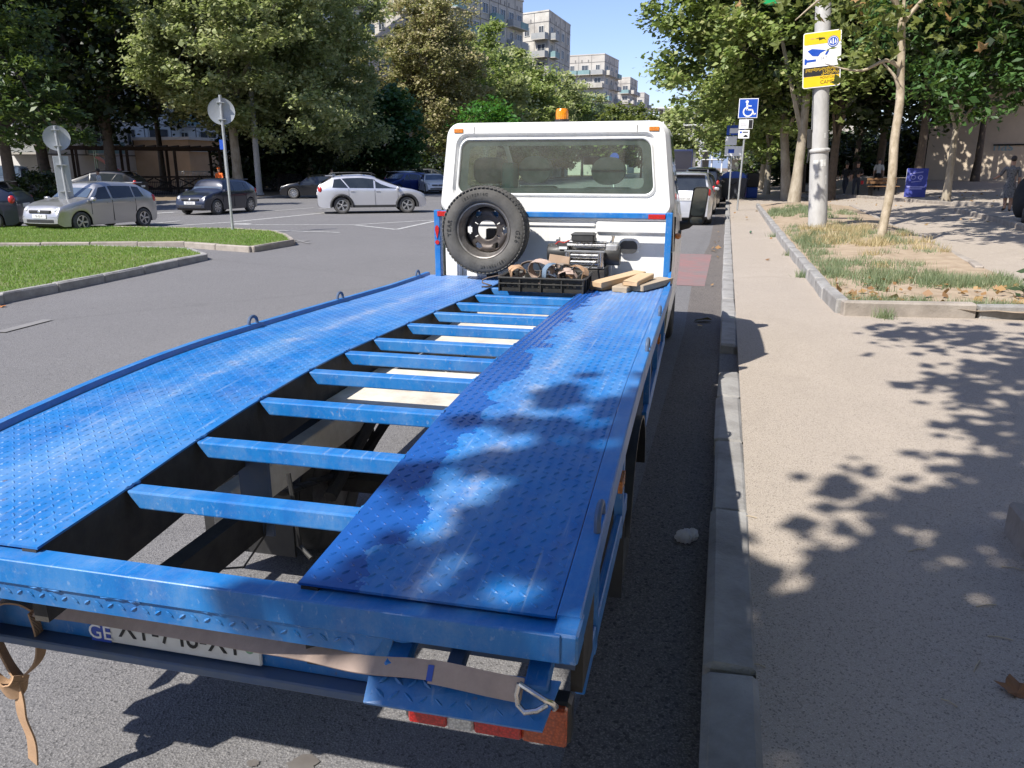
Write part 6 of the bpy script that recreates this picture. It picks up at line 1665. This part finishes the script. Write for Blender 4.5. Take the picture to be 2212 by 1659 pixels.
p2 = MB().box((-.26, -.07, 2.06), (.24, -.058, 2.44), .01).build('panel', SWHITE, ds)
MB().prism([(-.15 + .05 * math.cos(a / 14 * 6.283), 2.34 + .05 * math.sin(a / 14 * 6.283)) for a in range(14)], 1, -.074, -.0705).build('print', SBLUE, p2)
b = MB(); b.box((-.07, -.074, 2.32), (.18, -.0705, 2.37)); b.box((-.02, -.074, 2.12), (.17, -.0705, 2.19)); b.box((.03, -.074, 2.19), (.12, -.0706, 2.23)); b.build('print', PBK, p2)
for o in [c for c in ds.children_recursive if c.type == 'MESH']:
    for v in o.data.vertices:
        if o.name.startswith('post'): v.co.z *= 1.28
        else: v.co.x = .13 + (v.co.x - .10) * .86; v.co.z = 3.98 + (v.co.z - 3.42) * .84
x, y = bearing(1579, 44); zs = .12
s2 = thing('info_sign', 'blue and white sign half hidden by leaves behind the wheelchair sign', 'sign', (x, y, zs))
MB().tube([(.0, 0, 0), (0, 0, 4.0)], .04, 8).build('post', GALV, s2)
pa = MB().box((-.35, -.06, 3.35), (.55, -.045, 3.85), .01).build('board', SBLUE, s2); MB().box((-.2, -.064, 3.45), (.3, -.0605, 3.7)).build('print', SWHITE, pa)
MB().box((-.38, -.06, 2.85), (.2, -.045, 3.3), .01).build('panel', SWHITE, s2); pb = MB().box((-.38, -.06, 2.3), (.55, -.045, 2.8), .01).build('panel', SWHITE, s2)
MB().box((-.2, -.064, 2.45), (.1, -.0605, 2.65)).build('print', SBLUE, pb)
# concrete pole with the camera notice
POLE = M('pole_concrete', (.50, .49, .47), (.36, .35, .335), 4, .85, bmp=.4, bscale=30, vscale=(1, 1, .4))
x, y = ground_hit(1766, 494, .30)
PX, PY2 = x, y
pole = thing('concrete_pole', 'thick grey concrete pole with a collar standing in dry grass', 'pole', (x, y, .22))
d = math.hypot(x, y); k_ = d / 1690.
b = MB(); b.lathe([(.235, -.2), (.228, 1.0), (.222, 1.98)], 32); b.build('base', POLE, pole, smooth=60)
MB().lathe([(.225, 1.97), (.252, 1.99), (.256, 2.03), (.248, 2.06), (.21, 2.08)], 32).build('collar', POLE, pole, smooth=50)
MB().lathe([(.203, 2.05), (.178, 6.0), (.165, 9.5)], 32).build('shaft', POLE, pole, smooth=60)
hd = math.atan2(y, x) - math.pi / 2
PAPER = M('torn_paper', (.70, .70, .68), (.5, .49, .46), 9, .8)
for (a, z, w, h) in ((-1.2, 1.72, .18, .16), (-1.9, 1.75, .12, .1), (-.7, 1.3, .05, .22), (-.9, 2.38, .06, .12), (-1.5, .9, .12, .09), (-1.75, 1.45, .08, .06)):
    r_ = .2265 if z < 2 else .203
    b = MB(); b.add([((r_ + .001) * math.cos(a + u * w / r_ / 2 + hd), (r_ + .001) * math.sin(a + u * w / r_ / 2 + hd), z + v * h / 2) for v in (-1, 1) for u in (-1, 0, 1)], [(0, 1, 4, 3), (1, 2, 5, 4)]); b.build('paper_scrap', PAPER, pole)
dv = MB().box((-.30, -.10, 2.10), (-.20, .0, 2.56), .012).build('device', BLACK, pole)
MB().tube([(-.26, -.05, 2.1), (-.25, -.05, 2.0), (-.29, -.06, 1.75)], [.02, .03, .015], 8).build('bracket', BLACK, dv)
MB().tube([(-.19, -.10, 2.5), (-.19, -.11, 4.0)], .008, 5).build('cable', BLACK, pole)
YELL = M('sign_yellow', (.80, .52, .01), (.74, .47, .01), 4, .4)
cs = thing('camera_sign', 'yellow and white video surveillance notice fixed to the concrete pole', 'sign', (x + .22 * math.sin(hd), y - .22 * math.cos(hd), .22), hd)
zA, zB = 3.54, 4.77                              # lower and upper edge
wS = .41
def zp(f): return zA + (zB - zA) * f
brd = MB().prism(rrect(-wS - .02, wS + .02, zA - .02, zB + .02, .05, 6), 1, -.02, -.004).build('board', SWHITE, cs, smooth=40)
MB().prism(rrect(-wS, wS, zp(.79), zp(1), .03, 5), 1, -.024, -.0205).build('top_band', YELL, brd)
MB().box((-wS, -.024, zp(.20)), (wS, -.0205, zp(.37))).build('black_band', PBK, brd)
MB().prism(rrect(-wS, wS, zp(0), zp(.195), .03, 5), 1, -.024, -.0205).build('bottom_band', YELL, brd)
b = MB(); P4 = lambda u, v: (-wS + 2 * wS * u, zp(v))
b.prism([P4(.10, .68), P4(.22, .715), P4(.62, .665), P4(.46, .62), P4(.40, .565), P4(.24, .58)], 1, -.025, -.0205); b.prism([P4(.02, .43), P4(.07, .43), P4(.09, .47), P4(.34, .475), P4(.34, .515), P4(.10, .515), P4(.06, .54), P4(.02, .54)], 1, -.025, -.0205); b.prism([P4(.64, .66), P4(.70, .65), P4(.64, .575), P4(.58, .585)], 1, -.025, -.0205)
b.build('camera_symbol', SBLUE, brd)
b = MB(); c0 = P4(.80, .81)
b.prism([(c0[0] + .125 * math.cos(a / 28 * 6.283), c0[1] + .125 * math.sin(a / 28 * 6.283)) for a in range(28)], 1, -.028, -.0245); e1 = b.build('round_emblem', SBLUE, brd)
b = MB()
for k in range(28):
    a0, a1 = k / 28 * 6.283, (k + 1) / 28 * 6.283
    b.prism([(c0[0] + r * math.cos(a), c0[1] + r * math.sin(a)) for a, r in ((a0, .108), (a1, .108), (a1, .096), (a0, .096))], 1, -.031, -.0285)
b.box((c0[0] - .012, -.031, c0[1] - .07), (c0[0] + .012, -.0285, c0[1] + .07)); b.prism([(c0[0] + .03, c0[1] - .05), (c0[0] + .075, c0[1] - .03), (c0[0] + .05, c0[1] + .06)], 1, -.031, -.0285); b.prism([(c0[0] - .03, c0[1] - .05), (c0[0] - .075, c0[1] - .03), (c0[0] - .05, c0[1] + .06)], 1, -.031, -.0285)
b.build('emblem_lines', SWHITE, e1)
rx = (R(90), 0, 0)
text('24/7', .085, M('print_grey_dark', (.25, .25, .27), None, 9, .6), brd, (P4(.55, .52)[0], -.0225, P4(.55, .52)[1]), rx)
text('ვიდეომეთვალყურეობის', .092, YELL, brd, (0, -.026, zp(.325)), rx, sx=.62)
text('კამერა', .11, YELL, brd, (.20, -.026, zp(.25)), rx)
text('MONITORING', .085, PBK, brd, (.19, -.026, zp(.155)), rx, sx=.8)
text('CAMERA', .12, PBK, brd, (.20, -.026, zp(.07)), rx, sx=.95)
text('video monitoring', .045, MATS['print_grey_dark'], brd, (-.12, -.026, zp(.90)), rx)
leanm = Matrix.Rotation(R(-4.3), 3, 'Y')
pole.rotation_euler = leanm.to_euler()
cs.rotation_euler = (leanm @ Matrix.Rotation(hd, 3, 'Z')).to_euler()
# green traffic-light disc of a hanging shop sign at the top edge
x, y = PX - 1.62, PY2 - .15
gs_ = thing('hanging_sign', 'green round sign hanging at the top edge of the picture', 'sign', (x, y, 0))
MB().lathe([(0, -.03), (.40, -.03), (.42, 0), (.40, .03), (0, .03)], 40, 1, (0, 0, 6.06)).build('disc', M('sign_green', (.01, .33, .10), (.01, .28, .09), 3, .35), gs_, smooth=40)
MB().tube([(0, 0, 6.2), (0, 0, 6.7), (.8, .1, 6.7), (1.15, .15, 6.7)], .03, 8).build('bracket', GALV, gs_)
# board on the plaza
x, y, z = plaza_hit(1975, 427)
ab = thing('a_board', 'blue folding advertising board on the soil by the ash tree', 'sign', (x, y, z + .02), R(-14))
BOARD = M('board_blue', (.035, .05, .30), (.02, .03, .22), 2.5, .5)
fp = MB().obox((0, -.10, .62), (.42, .015, .62), Euler((R(-10), 0, 0)), .006).build('front_panel', BOARD, ab)
MB().obox((-.02, .25, .60), (.42, .015, .62), Euler((R(12), 0, 0)), .006).build('back_panel', SWHITE, ab)
LIL = M('print_lilac', (.30, .30, .62), None, 9, .5)
b = MB(); tilt = R(-10)
def onb(u, v): return (u, -.10 - .02 + (v - .62) * math.tan(R(10)) * 1.0, v)
for cx_, cz_ in ((-.14, .85), (.14, .85)):
    for k in range(14):
        a0, a1 = k / 14 * 6.283, (k + 1) / 14 * 6.283
        b.add([onb(cx_ + r * math.cos(a), cz_ + r * math.sin(a)) for a, r in ((a0, .10), (a1, .10), (a1, .07), (a0, .07))], [(0, 1, 2, 3)])
b.add([onb(-.2, .66), onb(.2, .72), onb(.2, .69), onb(-.2, .63)], [(0, 1, 2, 3)]); b.add([onb(-.3, 1.02), onb(.22, 1.1), onb(.22, 1.06), onb(-.3, .98)], [(0, 1, 2, 3)])
b.build('emblem', LIL, fp, fix=False)
for v, w in ((.42, .36), (.34, .25)): MB().add([onb(-w, v), onb(w, v), onb(w, v + .05), onb(-w, v + .05)], [(0, 1, 2, 3)]).build('print', LIL, fp, fix=False)
# bench
x, y, z = plaza_hit(1905, 424)
be = thing('bench', 'wooden slat bench in the shade left of the blue board', 'bench', (x, y, z + .03), R(10))
BW = M('bench_wood', (.22, .12, .05), (.16, .085, .04), 4, .7)
for k in range(3): MB().box((-.7, -.25 + .16 * k, .42), (.7, -.12 + .16 * k, .46), .006).build('seat_slat', BW, be)
for k in range(2): MB().box((-.7, .24, .55 + .16 * k), (.7, .27, .67 + .16 * k), .006).build('back_slat', BW, be)
for s in (-.55, .55): MB().box((s - .03, -.22, 0), (s + .03, .26, .42)).build('leg', IRON, be)
# bins
x, y = ground_hit(1585, 428, .0)
dm = thing('waste_container', 'dark grey wheeled waste container with a domed blue lid', 'container', (.42, 47.2, .0), R(-6))
DG = M('container_grey', (.075, .08, .095), (.05, .054, .065), 3, .55)
b = MB().add([(-.62, -.42, .18), (.62, -.42, .18), (.62, .42, .18), (-.62, .42, .18), (-.74, -.55, 1.22), (.74, -.55, 1.22), (.74, .55, 1.22), (-.74, .55, 1.22)], [(0, 1, 2, 3), (4, 5, 6, 7), (0, 1, 5, 4), (1, 2, 6, 5), (2, 3, 7, 6), (3, 0, 4, 7)]); b.build('body', DG, dm)
MB().box((-.78, -.59, 1.18), (.78, .59, 1.27), .02).build('rim', DG, dm)
MB().prism([(-.70, 1.27)] + [(-.70 * math.cos(math.pi * k / 12), 1.27 + .36 * math.sin(math.pi * k / 12)) for k in range(13)] + [(.70, 1.27)], 1, -.54, .54).build('lid', M('lid_blue', (.02, .09, .42), (.015, .07, .34), 3, .4), dm, smooth=50)
for k in range(3): MB().box((-.35 + .33 * k, -.56, 1.30), (-.31 + .33 * k, .56, 1.27 + .34)).build('lid_rib', MATS['lid_blue'], dm)
MB().tube([(-.25, -.58, 1.05), (-.1, -.62, .92), (.05, -.62, .92), (.2, -.58, 1.05)], .025, 8).build('lifting_bar', BLACK, dm)
for sx in (-1, 1):
    for sy in (-1, 1): MB().lathe([(0, -.03), (.09, -.03), (.09, .03), (0, .03)], 16, 0, (sx * .5, sy * .36, .09)).build('castor', BLACK, dm)
dm2 = thing('waste_container', 'blue and black container tipped beside the grey one', 'container', (1.42, 48.4, .12), R(12))
MB().box((-.32, -.3, .0), (.32, .3, .62), .05).build('body', MATS['lid_blue'], dm2); MB().box((-.34, -.32, .62), (.34, .32, 1.42), .04).build('lid', BLACK, dm2)
gb = thing('waste_container', 'green waste container farther along the kerb', 'container', (1.1, 62, .12), 0)
GRB = M('bin_green', (.02, .30, .05), None, 3, .5)
MB().box((-.65, -.5, .1), (.65, .5, 1.15), .05).build('body', GRB, gb); MB().box((-.7, -.55, 1.15), (.7, .55, 1.3), .05).build('lid', GRB, gb)
# plastic bag, bottle, leaf, twigs
BAGM = M('thin_white_plastic', (.70, .68, .72), (.55, .54, .60), 9, .35, bmp=.5, bscale=30)
b = MB(); rng = random.Random(2)
for c_, r_ in (((0, 0, .045), .058), ((.05, .02, .06), .045), ((-.03, .01, .03), .05)):
    q = MB().ball(c_, (r_, r_ * .8, r_ * 1.05), 18, 12)
    q.v = [tuple(Vector(c_) + (Vector(v) - Vector(c_)) * (1 + .22 * math.sin(9 * math.atan2(v[1] - c_[1], v[0] - c_[0]) + v[2] * 60) + rng.uniform(-.07, .07))) for v in q.v]
    b.add(q.v, q.f)
x, y = ground_hit(1480, 1172, 0)
b.v = [tuple(.62 * c for c in v) for v in b.v]
tag(b.build('plastic_bag', BAGM, None, smooth=70, loc=(x, y, .006)), 'crumpled white plastic bag lying in the gutter', 'bag')
b = MB().lathe([(0, 0), (.03, 0), (.032, .12), (.012, .17), (.012, .2), (0, .2)], 14); b.xf(Matrix.Rotation(R(80), 4, 'X'))
tag(b.build('bottle', M('bottle_green', (.10, .22, .14), None, 5, .15), None, smooth=True, loc=(.72, 22, .15)), 'small green bottle lying on the footway', 'bottle')
def curl_leaf(s):
    b = MB(); n = 8
    tips = [(-90, .25), (-40, .6), (-12, .42), (18, .9), (45, .5), (66, .66), (90, 1.0), (114, .66), (135, .5), (162, .9), (192, .42), (220, .6)]
    v = [(0, 0, .0)] + [(k * .5 * math.cos(R(a)), k * .5 * math.sin(R(a)), .05 + .45 * abs(k * math.cos(R(a))) ** 2 * .5 + .08 * math.sin(a)) for a, k in tips]
    vs = [tuple(Vector(q) * s) for q in v]
    return b.add(vs, [[0, i + 1, (i + 1) % 12 + 1] for i in range(12)])
x, y = ground_hit(2196, 1500, .12)
tag(curl_leaf(.16).build('dry_leaf', M('dry_leaf_brown', (.27, .12, .04), (.16, .07, .025), 18, .7), None, loc=(x, y, .125)), 'curled brown dry leaf on the footway at the right edge', 'leaf')
x, y = ground_hit(4, 664)
tag(curl_leaf(.14).build('dry_leaf', M('dry_leaf_orange', (.42, .18, .06), (.30, .12, .04), 18, .7), None, loc=(x, y, .004)), 'small orange dry leaf on the road at the left edge', 'leaf')
TW_ = M('straw_twig', (.48, .40, .28), (.36, .29, .20), 9, .85)
for k, (px, py) in enumerate([(2130, 1310), (2160, 1380), (2050, 1520), (1620, 1118), (2190, 1230), (1980, 1190), (1640, 1440), (2110, 1440)]):
    x, y = ground_hit(px, py, .12); a = random.uniform(0, 3.1); l_ = random.uniform(.02, .05)
    t = MB().tube([(-l_ * math.cos(a), -l_ * math.sin(a), .003), (.0, .004, .006), (l_ * math.cos(a), l_ * math.sin(a), .003)], .0022, 5)
    tag(t.build('twig', TW_, None, loc=(x, y, .121)), 'thin straw-coloured twig lying on the shaded footway', 'twig', 'twigs on the footway')
GRV = M('grit', (.40, .36, .31), (.28, .25, .22), 30, .9)
pts = []
b = MB()
for k in range(420):
    x, y = RNG.uniform(.24, 4), RNG.uniform(1.8, 9.5); s = RNG.uniform(.002, .006)
    if x > 1.4 and y < 4.1: continue
    b.add([(x - s, y, .121), (x, y - s, .121), (x + s, y, .121), (x, y + s, .121), (x, y, .121 + s)], [(0, 1, 4), (1, 2, 4), (2, 3, 4), (3, 0, 4)])
tag(b.build('grit', GRV, None, fix=False), 'loose grit on the footway', 'grit', kind='stuff')

# ------------------------------------------------------------------ people
def person(label, loc, rz, h, top, legs, skin, hair, pose, dress=None, group=None, shoes=None, hat=None):
    """joints -> skin surface; pose: dict of joint offsets in units of body height"""
    J = {'pel': (0, 0, .53), 'chest': (0, 0, .70), 'neck': (0, 0, .83), 'head': (0, .01, .90), 'crown': (0, .005, .975)}
    for s, n in ((-1, 'l'), (1, 'r')):
        J['sh' + n] = (s * .105, 0, .80); J['el' + n] = (s * .135, 0, .63); J['wr' + n] = (s * .14, .04, .49); J['hd' + n] = (s * .14, .05, .44)
        J['hip' + n] = (s * .05, 0, .50); J['kn' + n] = (s * .055, .01, .28); J['an' + n] = (s * .055, 0, .045); J['toe' + n] = (s * .06, .085, .02)
    J.update(pose)
    R_ = {'pel': .078, 'chest': .085, 'neck': .034, 'head': .052, 'crown': .040, 'sh': .043, 'el': .030, 'wr': .020, 'hd': .022, 'hip': .062, 'kn': .040, 'an': .026, 'toe': .020}
    names = list(J); idx = {n: i for i, n in enumerate(names)}
    E = [('pel', 'chest'), ('chest', 'neck'), ('neck', 'head'), ('head', 'crown')]
    for n in 'lr': E += [('chest', 'sh' + n), ('sh' + n, 'el' + n), ('el' + n, 'wr' + n), ('wr' + n, 'hd' + n), ('pel', 'hip' + n), ('hip' + n, 'kn' + n), ('kn' + n, 'an' + n), ('an' + n, 'toe' + n)]
    me = bpy.data.meshes.new('body'); me.from_pydata([tuple(c * h for c in J[n]) for n in names], [(idx[a], idx[c]) for a, c in E], [])
    o = bpy.data.objects.new('body', me); COL.objects.link(o)
    md = o.modifiers.new('skin', 'SKIN')
    for n, v in zip(names, me.skin_vertices[0].data):
        k = n if n in R_ else n[:-1]; v.radius = (R_[k] * h, R_[k] * h * (.72 if k in ('pel', 'chest') else 1)); v.use_root = n == 'pel'
    sb = o.modifiers.new('sub', 'SUBSURF'); sb.levels = 1; sb.render_levels = 1
    dg = bpy.context.evaluated_depsgraph_get()
    m2 = bpy.data.meshes.new_from_object(o.evaluated_get(dg)); bpy.data.objects.remove(o)
    for m in (top, legs, skin, shoes or BLACK): m2.materials.append(m)
    jp = {n: Vector(J[n]) * h for n in names}
    for p in m2.polygons:
        c = p.center; bd_, bn = 9, None
        for a, q in E:
            A, B = jp[a], jp[q]; t = max(0, min(1, (c - A).dot(B - A) / max(1e-9, (B - A).length_squared))); dd = (c - A.lerp(B, t)).length
            if dd < bd_: bd_, bn = dd, (a, q, t)
        a, q, t = bn; p.use_smooth = True
        p.material_index = 2 if q in ('head', 'crown') or q[:2] in ('wr', 'hd') else 3 if q[:3] == 'toe' else (2 if dress else 1) if q[:2] in ('kn', 'an') else 1 if q[:3] == 'hip' else 0
    root = thing('person', label, 'person', loc, rz, group)
    bo = bpy.data.objects.new('body', m2); COL.objects.link(bo); bo.parent = root
    H0 = jp['head']; C0 = jp['crown']; cc = H0.lerp(C0, .62)
    if hair: MB().ball(tuple(cc + Vector((0, -.012 * h, .008 * h))), (.050 * h, .056 * h, .056 * h), 14, 10).build('hair', hair, root, smooth=True)
    if hat: MB().lathe([(.06 * h, cc.z + .0 * h), (.054 * h, cc.z + .02 * h), (.045 * h, cc.z + .05 * h), (0, cc.z + .06 * h)], 16, 2, (cc.x, cc.y, 0)).build('cap', hat, root, smooth=True)
    MB().ball(tuple(cc + Vector((0, .052 * h, -.012 * h))), (.008 * h, .012 * h, .012 * h), 8, 6).build('nose', skin, root, smooth=True)
    for s in (-1, 1): MB().ball(tuple(cc + Vector((s * .018 * h, .046 * h, .004 * h))), (.006 * h, .004 * h, .004 * h), 8, 6).build('eye', BLACK, root)
    if dress:
        n = 24; prof = [(.075, .60), (.082, .54), (.10, .44), (.115, .34), (.128, .25)]; vs = []
        for r_, z_ in prof:
            for k in range(n):
                a = 2 * math.pi * k / n; f = 1 + (.07 * math.sin(a * 6) if z_ < .45 else 0); vs.append((r_ * h * f * math.cos(a), r_ * h * f * .8 * math.sin(a), z_ * h))
        MB().add(vs, [[j * n + k, j * n + (k + 1) % n, (j + 1) * n + (k + 1) % n, (j + 1) * n + k] for j in range(4) for k in range(n)]).build('skirt', dress, root, smooth=True)
    return root
SKIN = M('skin', (.42, .25, .17), (.36, .20, .135), 6, .6)
HAIRD = M('hair_dark', (.02, .014, .011), (.035, .025, .02), 20, .6)
CBLK = M('cloth_black', (.012, .012, .014), (.022, .022, .024), 8, .9); CJEAN = M('cloth_dark_jeans', (.025, .03, .045), (.04, .045, .06), 8, .9)
CWHT = M('cloth_white', (.70, .70, .68), (.58, .58, .57), 6, .9); COR = M('cloth_orange', (.80, .16, .02), (.68, .13, .02), 6, .8)
CPAT = M('cloth_patterned', (.030, .030, .034), (.25, .24, .23), 26, .9)
ppl = 'people walking on the plaza'
x, y, z = plaza_hit(2172, 457)
w1 = person('woman in a dark patterned dress walking away, one arm held out, at the right', (x, y, z), R(-15), 1.66, CPAT, CPAT, SKIN, HAIRD, {'ell': (-.17, .06, .66), 'wrl': (-.25, .13, .60), 'hdl': (-.29, .15, .60), 'knl': (-.04, .05, .28), 'anl': (-.03, -.03, .06)}, CPAT, ppl)
tag(MB().box((-.10, -.05, 0), (.10, .05, .32), .04).build('shopping_bag', CWHT, None, loc=(x + .33, y - .1, z + .62)), 'white bag carried by the woman in the patterned dress', 'bag')
person('person half hidden beside the woman at the right edge', (x + .75, y - .6, z), R(-5), 1.64, CPAT, CBLK, SKIN, HAIRD, {}, None, ppl)
walkA = {'knl': (-.055, .09, .29), 'anl': (-.05, .14, .06), 'toel': (-.05, .23, .05), 'knr': (.055, -.02, .28), 'anr': (.055, -.14, .07), 'toer': (.06, -.08, .02), 'elr': (.15, -.08, .65), 'wrr': (.15, -.01, .53), 'hdr': (.15, .02, .49)}
walkB = {'knr': (.055, .08, .29), 'anr': (.05, .12, .05), 'toer': (.05, .2, .04), 'knl': (-.055, -.03, .28), 'anl': (-.055, -.15, .08), 'toel': (-.06, -.1, .03), 'ell': (-.15, -.07, .65), 'wrl': (-.05, .10, .62), 'hdl': (.0, .12, .62)}
x, y, z = plaza_hit(1823, 424)
person('man in black shirt and jeans walking on the left of the pair', (x, y, z), R(150), 1.74, CBLK, CJEAN, SKIN, HAIRD, walkA, None, ppl, CWHT)
x, y, z = plaza_hit(1842, 425)
person('man in black carrying a red bag on the right of the pair', (x + .1, y, z), R(165), 1.76, CBLK, CJEAN, SKIN, HAIRD, walkB, None, ppl)
tag(MB().box((-.07, -.03, 0), (.07, .03, .2), .02).build('red_bag', paint('bag_red', (.45, .02, .03)), None, loc=(x + .36, y - .1, z + .62)), 'small red bag in the hand of the man in black', 'bag')
x, y, z = plaza_hit(1893, 412)
person('person with a white shirt standing in the shade behind the young tree', (x, y, z), R(170), 1.7, CWHT, CBLK, SKIN, HAIRD, {}, None, ppl)
x, y, z = plaza_hit(1797, 420)
person('dark dressed person standing left of the two men', (x, y, z), R(190), 1.68, CBLK, CBLK, SKIN, HAIRD, {}, None, ppl)
pl_ = 'people across the junction'
person('woman in a white top standing behind the silver crossover', (*bearing(716, 56), .1), R(200), 1.66, CWHT, CBLK, SKIN, HAIRD, {}, None, pl_)
person('worker in orange vest and cap behind the navy hatchback', (*bearing(472, 52), .1), R(185), 1.75, COR, CJEAN, SKIN, None, {'ell': (-.16, .05, .64), 'wrl': (-.08, .14, .60), 'hdl': (-.04, .16, .60)}, None, pl_, None, COR)
person('person in a light shirt beside the shaded dark hatchback', (*bearing(210, 42), .1), R(120), 1.68, CWHT, CBLK, SKIN, HAIRD, {}, None, pl_)
# black parked scooter at the right edge
x, y, z = plaza_hit(2200, 478)
sc_ = thing('scooter', 'black covered scooter at the right edge of the plaza', 'scooter', (x + .15, y, z), R(70))
b = MB().ball((0, 0, .62), (.85, .36, .50), 20, 12); b.v = [(a * (1 - .25 * max(0, c - .6)), b_, max(.12, c + .18 * math.sin(a * 3))) for a, b_, c in b.v]; b.build('cover', CBLK, sc_, smooth=True)
for s in (-.62, .62): MB().lathe(tyre_prof(.24, .12), 24, 1, (s, 0, .24), True).build('wheel', RUBBER, sc_, smooth=True)
MB().tube([(.5, -.3, 1.02), (.5, .3, 1.02)], .018, 6).build('handlebar', BLACK, sc_)

# ------------------------------------------------------------------ left yard: pergola, slide, fence, poles
WOODD = M('dark_stained_wood', (.035, .020, .013), (.055, .032, .02), 6, .8)
pg = thing('pergola', 'dark wooden pergola with crossed railings under the trees', 'pergola', (*bearing(330, 60), .1), R(48))
for i in range(4):
    for yy in (0, 3.0): MB().box((-4.6 + 3.0 * i, yy - .09, 0), (-4.42 + 3.0 * i, yy + .09, 2.9), .01).build('post', WOODD, pg)
for yy in (0, 3.0):
    MB().box((-4.9, yy - .07, 2.9), (4.9, yy + .07, 3.1)).build('beam', WOODD, pg)
    for z in (.25, 1.05): MB().box((-4.5, yy - .04, z), (4.5, yy + .04, z + .1)).build('rail', WOODD, pg)
for i in range(6):
    for s in (-1, 1): MB().obox((-3.76 + 1.5 * i, 0, .69), (.78, .03, .045), Euler((0, s * R(26), 0))).build('cross_brace', WOODD, pg)
for i in range(14): MB().box((-4.8 + .72 * i, -.4, 3.1), (-4.7 + .72 * i, 3.4, 3.22)).build('rafter', WOODD, pg)
sd_ = thing('slide', 'red plastic playground slide beside the pergola', 'slide', (*bearing(262, 64), .1), R(30))
MB().prism([(-1.7, 2.5), (-1.3, 2.5), (1.3, .55), (1.9, .45), (1.9, .3), (1.2, .38), (-1.4, 2.3)], 1, -.3, .3).build('chute', paint('slide_red', (.48, .02, .025), 0), sd_)
for s in (-.28, .28): MB().tube([(-1.6, s, 0), (-1.6, s, 3.0)], .04, 6).build('post', paint('slide_green', (.03, .25, .12), 0), sd_)
MB().box((-1.65, -.3, 1.3), (-1.55, .3, 1.36)).build('step', paint('slide_green', (.03, .25, .12), 0), sd_)
def iron_fence(label, a, c, h, n, z=.1, mat=None):
    a, c = Vector((*a, z)), Vector((*c, z)); f = thing('iron_fence', label, 'fence', (0, 0, 0), 0, 'iron fences')
    mat = mat or IRON
    for q in (.12, h - .08): MB().tube([a + Vector((0, 0, q)), c + Vector((0, 0, q))], .02, 5).build('rail', mat, f)
    me = None
    for k in range(n + 1):
        p = a.lerp(c, k / n)
        if me is None: o = MB().box((-.012, -.012, 0), (.012, .012, h)).build('bar', mat, f); o.location = p; me = o
        else: inst(me, 'bar', f, p)
iron_fence('low black iron fence between pergola and navy hatchback', bearing(395, 55), bearing(505, 57), 1.1, 50)
iron_fence('grey railing in front of the peach annexe', bearing(382, 72), bearing(510, 70), 1.5, 40, mat=GALV)
iron_fence('black iron fence behind the mulberry tree', bearing(700, 70), bearing(950, 82), 1.2, 60)
iron_fence('sloping black railing beside the tree trunks', bearing(560, 62), bearing(650, 60), 1.3, 36)
iron_fence('long low fence under the dark trees at the left', bearing(150, 56), bearing(390, 57), .9, 60)
def lamp_pole(label, px, d_, h, r_):
    p = thing('lamp_pole', label, 'pole', (*bearing(px, d_), .1), 0, 'poles on the left side')
    MB().lathe([(r_ * 1.15, 0), (r_, .4), (r_ * .6, h)], 14).build('shaft', POLE, p, smooth=True)
    MB().lathe([(r_ * 1.5, -.05), (r_ * 1.5, .1), (r_ * 1.1, .14)], 14).build('foot', POLE, p)
lamp_pole('concrete lamp pole beside the plane tree behind the tall sign', 556, 55, 11, .20)
lamp_pole('concrete lamp pole left of the browning tree trunk', 905, 88, 9, .2)
s3 = thing('blue_sign', 'small blue sign half hidden behind the tall round sign post', 'sign', (*bearing(487, 50), .1))
MB().tube([(0, 0, 0), (0, 0, 3.2)], .04, 8).build('post', GALV, s3); MB().box((-.22, -.05, 2.75), (.22, -.03, 3.3), .01).build('board', SBLUE, s3)
st_ = thing('street_sign', 'blue round sign with striped post far down the street', 'sign', (-8.5, 62, 0))
MB().tube([(0, 0, 0), (0, 0, 2.4)], .05, 8).build('post', SWHITE, st_); b = MB().lathe([(0, -.02), (.35, -.02), (.35, .02), (0, .02)], 24, 1, (0, -.06, 2.6)); b.build('disc', SBLUE, st_)
for px, d_ in ((1545, 70), (1600, 75)):
    pass
